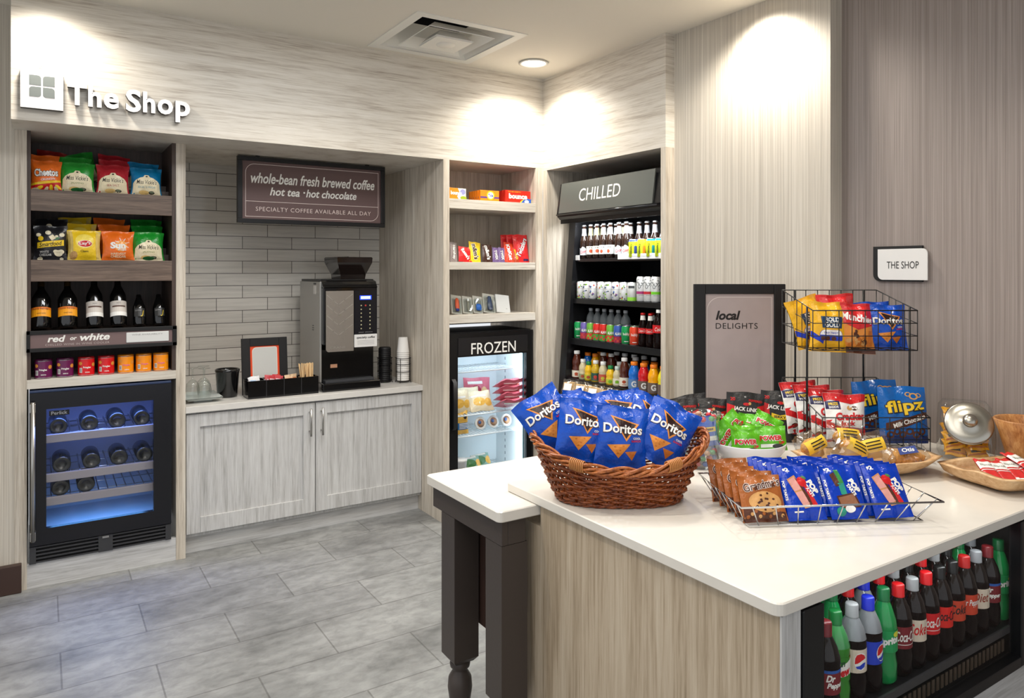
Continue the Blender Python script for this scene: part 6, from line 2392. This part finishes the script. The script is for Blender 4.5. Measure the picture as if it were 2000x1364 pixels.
KJ = Kind('jerky_bag', 'jerky bag', [('jerky_bag', packet(0.155, 0.205, 0.040, FJB, art_jerky, seed=99, seal=0.04, pinch=0.01, e1=0.5, e2=5, wr=0.8))])
for (x, y, z), lean, roll, yaw, lb in (
        ((2.392, 1.968, ZT), -6, 0.06, 0.0, 'black and red jerky bag standing directly behind the green packs'),
        ((2.525, 1.912, ZT - 0.025), -8, 0.10, -0.1, 'black and red jerky bag in front of the frame\'s right side'),
        ((2.300, 2.062, 0.870), -10, 0.02, 0.05, 'black jerky bag behind the glass jar, nearest the frame'),
        ((2.330, 2.160, 0.870), -8, -0.18, 0.1, 'black jerky bag leaning before the frame\'s left edge'),
        ((2.205, 2.100, 0.870), -10, -0.12, 0.1, 'black jerky bag at the far left behind the glass jar')):
    KJ.put(lb, (x, y, max(z, 0.8705 if y > 2.04 else ZT)), (math.radians(lean), roll, CAMZ + yaw), 'black jerky bags')

# ------------------------------------------------------------------ glass jar of mixed sweets
jar = MB().lathe([(0.0, 0.0), (0.066, 0.0), (0.073, 0.006), (0.074, 0.165), (0.080, 0.186), (0.082, 0.190), (0.079, 0.190), (0.0715, 0.165), (0.070, 0.010), (0, 0.006)], 40, M_jarg)
tag(jar.build('glass_jar'), 'clear glass jar of blue packets between the basket and the white bowl', 'jar').location = (1.990, 1.842, ZT)


def art_nut(add):
    add(R(-0.04, 0.05, 0.04, 0.066), FYEL, 1)
    add(R(-0.03, 0.054, 0.03, 0.062), FCD, 2)
    add(R(-0.04, 0.018, 0.04, 0.034), FWHITE, 1)


KN = Kind('nut_packet', 'packet', [('nut_packet', packet(0.090, 0.105, 0.022, foil('nut_blue', (0, 84, 190)), art_nut, seed=120, nu=8, nv=8))])
for n, ((x, y, z), lb) in enumerate((((2.005, 1.812, 0.972), 'blue packet at the front top of the glass jar'), ((1.975, 1.862, 0.962), 'blue packet behind at the left of the glass jar'), ((2.010, 1.842, 0.932), 'blue packet lower down in the glass jar'))):
    KN.put(lb, (x, y, z), (math.radians(-8), 0.1 * (n - 1), CAMZ), 'blue packets in the glass jar')
sw = []
for nm, c in (('red', (200, 40, 50)), ('green', (60, 150, 90)), ('tan', (206, 160, 130)), ('blue', (70, 110, 200))):
    sw.append(Kind('wrapped_sweet', 'sweet', [('wrapped_sweet', MB().lathe([(0.0, 0.0), (0.008, 0.002), (0.0115, 0.009), (0.008, 0.016), (0.0, 0.018)], 12, foil('sweet_' + nm, c)))]))
rj = random.Random(11)
for lay in range(3):
    for k in range(13):
        a = 2 * PI * k / 13 + lay * 0.3
        q = 0.057 if k < 13 else 0.03
        sw[(k * 3 + lay) % 4].put('tiny wrapped sweet at the bottom of the glass jar', (1.990 + q * math.cos(a), 1.842 + q * math.sin(a), ZT + 0.0085 + 0.0185 * lay), (0, 0, a), 'sweets in the glass jar')
for k in range(9):
    a = 2 * PI * k / 9
    sw[(0, 2, 0, 1)[k % 4]].put('wrapped sweet on top under the rim of the glass jar', (1.990 + 0.052 * math.cos(a), 1.842 + 0.052 * math.sin(a), ZT + 0.166), (0, 0.4, a), 'sweets at the top of the glass jar')

# ------------------------------------------------------------------ framed display sign
t = thing('framed_sign', 'tall black framed sign reading local delights standing behind the snacks', 'sign', (2.657, 2.213, 0.8698), (0, 0, CAMZ))
W_, H_ = 0.413, 0.671
b = MB()
f = 0.052
for x0, x1, z0, z1 in ((-W_ / 2, -W_ / 2 + f, 0, H_), (W_ / 2 - f, W_ / 2, 0, H_), (-W_ / 2 + f, W_ / 2 - f, 0, f), (-W_ / 2 + f, W_ / 2 - f, H_ - f + 0.007, H_)):
    b.box((x0, -0.012, z0), (x1, 0.012, z1), BLACKM, 0.003)
b.build('frame', t)
b = MB()
b.box((-W_ / 2 + f - 0.003, -0.004, f - 0.003), (W_ / 2 - f + 0.003, 0.006, H_ - f + 0.01), mat('taupe_poster', (172, 158, 156), 0.45, var=0.07, vscale=5))
fn = lambda x, z: (x, -0.0046, z)
PL = mat('poster_line', (214, 204, 200), 0.5)
o1 = RR(-0.148, 0.064, 0.146, 0.612, (0, 0, 0, 0.06), 8)
o2 = RR(-0.1455, 0.0665, 0.1435, 0.6095, (0, 0, 0, 0.058), 8)
flat_decal(b, inset_ring(o1, o2), PL, fn)
flat_decal(b, T('local', -0.052, 0.529, 0.112, 0.042, bold=0.035, shear=0.25), BLKINK, fn)
flat_decal(b, T('DELIGHTS', -0.013, 0.481, 0.190, 0.026, spacing=1.1), BLKINK, fn)
b.build('poster', t)

# ------------------------------------------------------------------ two-tier wire rack
rk = thing('wire_rack', 'black two-tier wire basket rack of snack bags against the wall', 'wire rack', (2.432, 1.643, ZT), (0, 0, CAMZ))


def bin_(zb, zf, zbk, y0, y1, nx, ny, nm):
    b = MB()
    r = 0.0019
    W0, W1 = 0.0, 0.40
    b.tube([(W0, y0, zf), (W1, y0, zf), (W1, y1, zbk), (W0, y1, zbk)], 0.0026, M_wire, 6, True)
    for f in (0.0, 0.36, 0.68):
        zz = zb + 0.0 + (zf - zb) * f
        zk = zb + (zbk - zb) * f
        b.tube([(W0, y0, zz), (W1, y0, zz), (W1, y1, zk), (W0, y1, zk)], r, M_wire, 6, True)
    for k in range(nx + 1):
        x = W0 + (W1 - W0) * k / nx
        b.tube([(x, y0, zf), (x, y0, zb), (x, y1, zb), (x, y1, zbk)], r, M_wire, 6)
    for k in range(1, ny):
        y = y0 + (y1 - y0) * k / ny
        zt = zf + (zbk - zf) * k / ny
        b.tube([(W0, y, zt), (W0, y, zb), (W1, y, zb), (W1, y, zt)], r, M_wire, 6)
    b.build(nm, rk)


bin_(0.395, 0.548, 0.618, 0.085, 0.40, 8, 6, 'upper_basket')
bin_(0.026, 0.155, 0.246, 0.0, 0.40, 8, 7, 'lower_basket')
b = MB()
for x, y in ((0.0, 0.14), (0.40, 0.14), (0.055, 0.40), (0.345, 0.40)):
    b = MB()
    b.tube([(x, y, 0.004), (x, y, 0.56 if y < 0.2 else 0.617)], 0.0042, M_wire, 8)
    b.build('upright', rk)
for x, s in ((0.0, -1), (0.40, 1)):
    for y in (0.06, 0.30):
        b = MB()
        b.tube([(x, y + 0.045 * math.cos(PI + PI * k / 12), 0.030 - 0.027 * math.sin(PI * k / 12)) for k in range(13)], 0.0028, M_wire, 6)
        b.build('foot', rk)

FRG = foil('pretzel_yellow', (236, 178, 30), 0.28)


def art_gold(add):
    add(P([(-0.085, 0.085), (-0.06, 0.066), (-0.03, 0.05), (-0.03, 0.03), (-0.06, 0.045), (-0.085, 0.06)]), PBLUE, 1)
    add(P([(-0.046, 0.140), (0.046, 0.140), (0.050, 0.132), (0.044, 0.094), (-0.040, 0.094), (-0.046, 0.132)]), foil('plaque_navy', (24, 60, 96)), 2)
    add(T('ROLD', 0.002, 0.128, 0.060, 0.018, bold=0.03), FWHITE, 3)
    add(T('GOLD', 0.002, 0.107, 0.066, 0.020, bold=0.03), FWHITE, 3)
    add(P(RR(-0.050, 0.044, 0.046, 0.086, (0.006, 0.006, 0.02, 0.02))), PBLUE, 2)
    add(P(RR(-0.048, 0.066, 0.044, 0.086, (0.0, 0.0, 0.02, 0.02))), FWHITE, 3)
    add(T('TINY TWISTS', -0.002, 0.074, 0.066, 0.008, bold=0.02), PBLUE, 4)
    for x in (-0.035, -0.015, 0.01):
        add(E(x, 0.052, 0.010, 0.008), FCD, 3)


def art_munch(add):
    add(P([(-0.085, 0.2), (0.085, 0.2), (0.085, 0.118), (0.0, 0.092), (-0.085, 0.128)]), FRED, 1)
    add(T('Munchies', 0.0, 0.140, 0.138, 0.036, rot=-0.12, bold=0.07), FRED, 2)
    add(T('Munchies', 0.0, 0.140, 0.132, 0.031, rot=-0.12, bold=0.03), FWHITE, 3)
    r_ = random.Random(8)
    for k in range(16):
        add(E(r_.uniform(-0.045, 0.035), r_.uniform(0.035, 0.085), 0.013, 0.009, 9, r_.uniform(0, 3)), (FGO, FGO2, FCD, FCT)[k % 4], 2)
    add(R(0.046, 0.03, 0.066, 0.09), FGO2, 1)
    add(P([(-0.085, 0), (0.085, 0), (0.085, 0.018), (-0.085, 0.026)]), FCD, 1)


KRG = Kind('snack_bag', 'snack bag', [('snack_bag', packet(0.162, 0.200, 0.062, FRG, art_gold, seed=131, wr=1.3, nu=16, nv=18))])
KMU = Kind('snack_bag', 'snack bag', [('snack_bag', packet(0.160, 0.200, 0.062, FGO, art_munch, seed=132, wr=1.3, nu=16, nv=18))])
g = 'snack bags in the upper basket of the rack'
for kd, (x, y, z), lean, roll, yaw, lb in (
        (KRG, (2.655, 1.765, 1.375), -8, 0.05, 0.0, 'yellow pretzel bag with dark blue plaque in the upper rack basket'),
        (KMU, (2.742, 1.708, 1.370), -8, 0.07, 0.0, 'red and yellow mixed snack bag in front in the upper rack basket'),
        (KMU, (2.748, 1.790, 1.404), -6, -0.05, 0.05, 'red topped snack bag behind in the upper rack basket'),
        (NA[0], (2.848, 1.640, 1.382), -7, 0.0, -0.05, 'blue chip bag in front in the upper rack basket'),
        (NA[1], (2.868, 1.715, 1.390), -6, -0.05, 0.0, 'blue chip bag behind in the upper rack basket'),
        (KRG, (2.640, 1.850, 1.392), -8, -0.25, 0.3, 'yellow pretzel bag slumped at the left of the upper rack basket')):
    place_at(kd, lb, (x, y, z), 0.10, (math.radians(lean), roll, CAMZ + yaw), g)

FNV = foil('navy', (34, 30, 84))


def art_jackc(add):
    add(P([(-0.085, 0.205), (0.085, 0.205), (0.085, 0.180), (0.02, 0.165), (-0.06, 0.178), (-0.085, 0.17)]), FRED, 1)
    add(P([(-0.085, 0.10), (-0.05, 0.105), (0.0, 0.12), (0.085, 0.135), (0.085, 0.06), (0.0, 0.04), (-0.085, 0.075)]), FRED, 1)
    add(P([(-0.070, 0.094), (-0.05, 0.118), (0.09, 0.140), (0.09, 0.095), (0.06, 0.075), (-0.04, 0.080)]), FWHITE, 2)
    add(P([(-0.080, 0.143), (-0.028, 0.143), (-0.028, 0.176), (-0.080, 0.172)]), FNV, 2)
    add(T('PRIZE', -0.052, 0.163, 0.034, 0.010, rot=0.1, bold=0.03), FYEL, 3)
    add(T('INSIDE', -0.052, 0.151, 0.034, 0.008, rot=0.1, bold=0.03), FWHITE, 3)
    add(T('Cracker', 0.010, 0.118, 0.124, 0.030, rot=0.06, shear=0.1, bold=0.05), FRED, 4)
    add(T('Jack', -0.004, 0.088, 0.066, 0.024, rot=0.06, shear=0.1, bold=0.05), FRED, 4)
    add(P([(-0.08, 0.028), (0.08, 0.062), (0.08, 0.052), (-0.08, 0.018)]), FRED, 2)
    for k in range(4):
        add(E(0.01 + 0.01 * k, 0.150 + 0.004 * (k % 2), 0.012, 0.009, 10), (FCT, FWHITE, FCD, FWHITE)[k], 2)
    add(E(-0.05, 0.03, 0.014, 0.010), FCD, 2)


KCJ = Kind('popcorn_bag', 'snack bag', [('popcorn_bag', packet(0.165, 0.205, 0.060, FWHITE, art_jackc, seed=140, wr=1.5, back=FNV, nu=16, nv=18))])


def art_flip(add):
    add(P(RR(-0.0975, 0.0, 0.0975, 0.030, (0, 0, 0, 0))), foil('flip_deep', (10, 44, 110)), 1)
    add(P([(-0.075, 0.078), (0.07, 0.118), (0.085, 0.118), (0.085, 0.098), (0.0, 0.064), (-0.075, 0.050)]), FCD, 1)
    add(T('flipz', 0.0, 0.137, 0.152, 0.066, rot=0.10, bold=0.06), FBLK, 2)
    add(T('flipz', 0.0, 0.138, 0.146, 0.058, rot=0.10, bold=0.025), FYEL, 3)
    add(T('Milk Chocolate', 0.012, 0.086, 0.128, 0.018, rot=0.30, bold=0.03), FWHITE, 2)
    for x, z, r in ((0.035, 0.178, 0.018), (0.015, 0.185, 0.012), (0.055, 0.182, 0.012)):
        o = [(x + r * math.cos(2 * PI * k / 16), z + 0.7 * r * math.sin(2 * PI * k / 16)) for k in range(16)]
        i = [(x + 0.62 * r * math.cos(2 * PI * k / 16), z + 0.44 * r * math.sin(2 * PI * k / 16)) for k in range(16)]
        add(inset_ring(o, i), FCT, 1)
    for k in range(6):
        x, z, r = -0.06 + 0.024 * k, 0.034 + 0.012 * (k % 2), 0.014
        o = [(x + r * math.cos(2 * PI * q / 14), z + r * math.sin(2 * PI * q / 14)) for q in range(14)]
        i = [(x + 0.5 * r * math.cos(2 * PI * q / 14), z + 0.5 * r * math.sin(2 * PI * q / 14)) for q in range(14)]
        add(inset_ring(o, i), FCD, 2)


KFL = Kind('pretzel_pouch', 'pouch', [('pretzel_pouch', packet(0.185, 0.215, 0.055, foil('flip_blue', (10, 96, 176), 0.22), art_flip, seed=150, seal=0.03, pinch=-0.01, e1=0.5, e2=5, wr=1.1, nu=16, nv=18))])
g = 'bags in the lower basket of the rack'
for kd, (x, y, z), lean, roll, yaw, lb in (
        (KCJ, (2.602, 1.660, 1.020), -14, 0.05, 0.0, 'white and red popcorn bag in front in the lower rack basket'),
        (KCJ, (2.585, 1.727, 1.030), -12, 0.10, 0.25, 'white and red popcorn bag, second from the front in the lower basket'),
        (KCJ, (2.600, 1.796, 1.036), -12, 0.03, 0.2, 'white and red popcorn bag, third from the front in the lower basket'),
        (KCJ, (2.620, 1.867, 1.040), -12, -0.04, 0.2, 'white and red popcorn bag at the back of the lower basket'),
        (KFL, (2.785, 1.538, 1.038), -8, 0.0, 0.0, 'blue pretzel pouch with yellow lettering in front in the lower basket'),
        (KFL, (2.815, 1.660, 1.045), -8, -0.05, 0.05, 'blue pretzel pouch with yellow lettering behind in the lower basket')):
    place_at(kd, lb, (x, y, z), 0.10, (math.radians(lean), roll, CAMZ + yaw), g)

# ------------------------------------------------------------------ oval root-wood tray of wrapped pastries
def boat(L, Wd, H, m, ex=2.0, wav=0.006, seed=0, thick=0.010, base=0.45, nseg=48):
    r_ = random.Random(seed)
    ph = [r_.uniform(0, 6.28) for _ in range(4)]

    def edge(t, s):
        c, q = math.cos(t), math.sin(t)
        k = (abs(c) ** ex + abs(q) ** ex) ** (-1 / ex)
        return Vector((L * s * k * c, Wd * s * k * q, 0))

    def rz(t):
        return H * (0.82 + 0.18 * math.cos(t) ** 2) + wav * (math.sin(3 * t + ph[0]) + 0.6 * math.sin(7 * t + ph[1]))
    b = MB()
    prof_o = [(0.0, 0.0), (base, 0.0), (base + 0.2, 0.16), (base + 0.38, 0.5), (0.97, 0.92), (1.0, 1.0)]
    prof_i = [(0.985 - thick / L * 2.2, 1.0), (base + 0.32, 0.58), (base + 0.12, 0.3), (0.0, 0.24)]
    rows_ = prof_o + prof_i
    n = nseg
    rings = []
    for s, f in rows_:
        if s == 0:
            rings.append([b.vert((0, 0, f * H))])
        else:
            rings.append([b.vert(edge(2 * PI * k / n, s) + Vector((0, 0, (f * rz(2 * PI * k / n)) if f > 0 else 0))) for k in range(n)])
    for a, c in zip(rings, rings[1:]):
        for k in range(n):
            k2 = (k + 1) % n
            if len(a) == 1:
                b.face((a[0], c[k2], c[k]), m, True)
            elif len(c) == 1:
                b.face((a[k], a[k2], c[0]), m, True)
            else:
                b.face((a[k], a[k2], c[k2], c[k]), m, True)
    return b


ov = boat(0.255, 0.125, 0.062, M_rootw, 2.3, 0.005, 5)
o = tag(ov.build('wooden_tray'), 'oval pale root-wood tray of clear wrapped muffins in front of the rack', 'tray')
o.location = (2.424, 1.470, ZT)
o.rotation_euler = (0, 0, CAMZ - 0.02)
MUF = mat('muffin_gold', (212, 152, 74), 0.6, var=0.25, vscale=60, bump=0.3, bscale=120)
CUPP = mat('muffin_paper', (206, 170, 120), 0.7)
LYE = mat('label_yellow', (244, 200, 60), 0.45)


def muffin(seed):
    c = MB()
    c.lathe([(0.0, 0.0), (0.026, 0.0), (0.034, 0.032, MUF), (0.040, 0.036), (0.040, 0.046), (0.031, 0.060), (0.015, 0.068), (0, 0.070)], 20, CUPP)
    f = packet(0.135, 0.115, 0.086, M_film, None, seal=0.06, pinch=0.06, e1=0.5, e2=2.4, seed=seed, wr=1.6, nu=12, nv=12)
    c.M = None
    for i in range(len(c.v)):
        c.v[i] = c.v[i] + Vector((0, 0, 0.022))
    lab = MB()
    sf = lambda x, z: (x, -0.0445 + 0.9 * x * x * 8 - 0.0, z)
    lab.grid(lambda u, v: (-0.040 + 0.08 * u, -0.0465 + 6 * (-0.040 + 0.08 * u) ** 2 + 8 * (v - 0.5) ** 2 * 0.005, 0.044 + 0.045 * v), 6, 4, LYE, True)
    for k in range(3):
        lab.grid(lambda u, v: (-0.024 + 0.05 * u, -0.0472 + 6 * (-0.024 + 0.05 * u) ** 2, 0.054 + 0.011 * k + 0.004 * v), 5, 1, BLKINK, True)
    return Kind('wrapped_muffin', 'muffin', [('muffin', c), ('wrapper', f), ('label', lab)])


MU = [muffin(161), muffin(162)]
for n, ((x, y, z), rx, ry, rz, lb) in enumerate((
        ((2.300, 1.560, 0.924), -20, -0.35, 0.3, 'clear wrapped muffin at the left end of the root-wood tray'),
        ((2.345, 1.490, 0.926), -16, 0.5, 0.1, 'clear wrapped muffin with yellow label tilted at the left middle of the tray'),
        ((2.400, 1.528, 0.945), -22, 0.1, 0.0, 'clear wrapped muffin at the back middle of the root-wood tray'),
        ((2.432, 1.432, 0.926), -18, -0.25, -0.1, 'clear wrapped muffin with yellow label at the front middle of the tray'))):
    MU[n % 2].put(lb, (x, y, z), (math.radians(rx), ry, CAMZ + rz), 'wrapped muffins in the root-wood tray')
cr = MB()
cr.tube([(-0.06 + 0.12 * k / 16, 0.012 * math.cos(PI * (k / 8 - 1)), 0.02 + 0.004 * math.cos(9 * k)) for k in range(17)], [0.006 + 0.020 * math.sin(PI * k / 16) + 0.002 * (k % 2) for k in range(17)], MUF, 12)
fw = packet(0.17, 0.10, 0.055, M_film, None, seal=0.05, pinch=0.05, seed=170, wr=2.0)
fm_ = MB()
fm_.M = Matrix.Translation((0, 0, -0.006)) @ Matrix.Rotation(math.radians(-62), 4, 'X') @ Matrix.Translation((0, 0, -0.05))
for v in range(len(fw.v)):
    fw.v[v] = Matrix.Translation((0, 0.0, 0.026)) @ Matrix.Rotation(math.radians(-60), 4, 'X') @ Matrix.Translation((0, 0, -0.05)) @ fw.v[v]
lab = MB()
LBL = mat('label_slate_blue', (48, 66, 132), 0.45)
lm = Matrix.Translation((0, 0, 0.026)) @ Matrix.Rotation(math.radians(-60), 4, 'X') @ Matrix.Translation((0, -0.030, -0.05))
lab.M = lm
lab.prism([(-0.030, 0.026), (0.034, 0.030), (0.034, 0.064), (-0.026, 0.058)], lambda x, z, hh: (x, -hh, z), 0.0008, LBL)
flat_decal(lab, T('Otis', 0.004, 0.046, 0.042, 0.018, rot=0.05, shear=0.2, bold=0.02), WHITE, lambda x, z: (x, -0.0014, z))
Kind('wrapped_croissant', 'pastry', [('croissant', cr), ('wrapper', fw), ('label', lab)]).put('clear wrapped pastry with a dark blue label at the right end of the root-wood tray', (2.548, 1.395, 0.926), (0, -0.12, CAMZ - 0.1))

# ------------------------------------------------------------------ glass jar with chrome lid
J = thing('cookie_jar', 'square glass jar of gold packets with a tilted chrome lid', 'jar', (2.905, 1.368, ZT), (0, 0, -1.0))
b = MB()
S = 0.088


def sq(s, z, y0=None, r=0.028):
    pts = RR(-s, -s if y0 is None else y0, s, s, (r,) * 4, 4)
    return [(x, y, z) for x, y in pts]


lv = [sq(S * 0.86, 0.0), sq(S, 0.012), sq(S, 0.10), sq(S * 0.99, 0.13, -S * 0.80), sq(S * 0.95, 0.19, -S * 0.30), sq(S * 0.80, 0.208, -S * 0.05, 0.02)]
idx = [[b.vert(p) for p in r_] for r_ in lv]
for a, c in zip(idx, idx[1:]):
    for k in range(len(a)):
        b.face((a[k], a[(k + 1) % len(a)], c[(k + 1) % len(a)], c[k]), M_jarg, True)
b.face(idx[0][::-1], M_jarg)
b.face(idx[-1], M_jarg)
b.build('jar', J)
b = MB()
b.M = Matrix.Translation((0.0, -0.076, 0.142)) @ Matrix.Rotation(math.radians(62), 4, 'X')
b.lathe([(0.0, -0.004), (0.074, -0.004), (0.079, 0.0), (0.079, 0.006), (0.074, 0.010), (0.05, 0.013), (0.012, 0.0145), (0.010, 0.018), (0.018, 0.024), (0.0245, 0.034), (0.022, 0.045), (0.010, 0.051), (0, 0.052)], 40, mat('lid_chrome', (176, 172, 162), 0.28, metal=1.0))
b.build('lid', J)
GLD = foil('gold_packet', (240, 168, 20), 0.25)
KGP = Kind('gold_packet', 'packet', [('gold_packet', packet(0.070, 0.046, 0.022, GLD, lambda add: (add(R(-0.02, 0.018, 0.016, 0.030), FBLK, 1), add(R(-0.032, 0.008, 0.032, 0.014), FGO2, 1)), seed=180, wr=1.6, nu=8, nv=8))])
rg = random.Random(21)
mj = Matrix.Translation((2.905, 1.368, ZT)) @ Matrix.Rotation(-1.0, 4, 'Z')
n = 0
for lay in range(6):
    for x, y in ((-0.036, -0.042), (0.036, -0.038), (-0.034, 0.02), (0.036, 0.025)):
        if lay > 2 and y < 0:
            continue
        p = mj @ Vector((x, y, 0.012 + 0.027 * lay))
        KGP.put('gold packet inside the chrome lidded jar', p, (math.radians(rg.uniform(-55, -20)), rg.uniform(-0.3, 0.3), -1.0 + rg.uniform(-0.25, 0.25)), 'gold packets in the chrome lidded jar')

# ------------------------------------------------------------------ acacia bowl
ab = MB().lathe([(0.0, 0.0), (0.046, 0.0), (0.052, 0.004), (0.066, 0.06), (0.085, 0.13), (0.100, 0.170), (0.097, 0.1735), (0.091, 0.170), (0.076, 0.13), (0.056, 0.06), (0.040, 0.014), (0, 0.012)], 40, M_acac)
tag(ab.build('wooden_bowl'), 'tall striped acacia wood bowl at the right end of the counter', 'bowl').location = (2.932, 1.178, ZT)

# ------------------------------------------------------------------ square root-wood bowl of red and white packets
sb = boat(0.165, 0.140, 0.056, M_rootw, 6.0, 0.004, 9, 0.012, 0.52)
o = tag(sb.build('wooden_tray'), 'square pale wood dish with bark edge holding red and white packets', 'tray')
ST = Matrix.Translation((2.665, 1.135, ZT)) @ Matrix.Rotation(CAMZ + 0.26, 4, 'Z')
o.location = ST.to_translation()
o.rotation_euler = (0, 0, CAMZ + 0.26)


def art_bisc(add):
    add(R(-0.03, 0.078, 0.03, 0.120), FWHITE, 1)
    add(T('Biscoff', 0.0, 0.098, 0.036, 0.012, bold=0.01), foil('leafgrey', (110, 120, 96), 0.5), 2)
    add(R(-0.03, 0.066, 0.03, 0.070), FWHITE, 1)
    add(R(-0.03, 0.0, 0.03, 0.018), FWHITE, 1)


KBI = Kind('biscuit_packet', 'packet', [('biscuit_packet', packet(0.048, 0.145, 0.016, foil('biscuit_red', (206, 40, 40), 0.3), art_bisc, seed=190, seal=0.05, pinch=0.0, e1=0.3, e2=5, wr=1.5, nu=8, nv=12))])
for k, (x, y, z, rz) in enumerate(((-0.095, -0.060, 0.024, 0.15), (-0.052, -0.075, 0.020, 0.12), (0.002, -0.072, 0.022, 0.05), (0.056, -0.070, 0.020, 0.02), (0.085, -0.065, 0.036, -0.3))):
    p = ST @ Vector((x, y, z))
    KBI.put('red and white biscuit packet in the square wood dish, %s from the left' % ordinal(k), p, (math.radians(-74), 0.0, CAMZ + 0.26 - rz - 0.35), 'biscuit packets in the square wood dish')
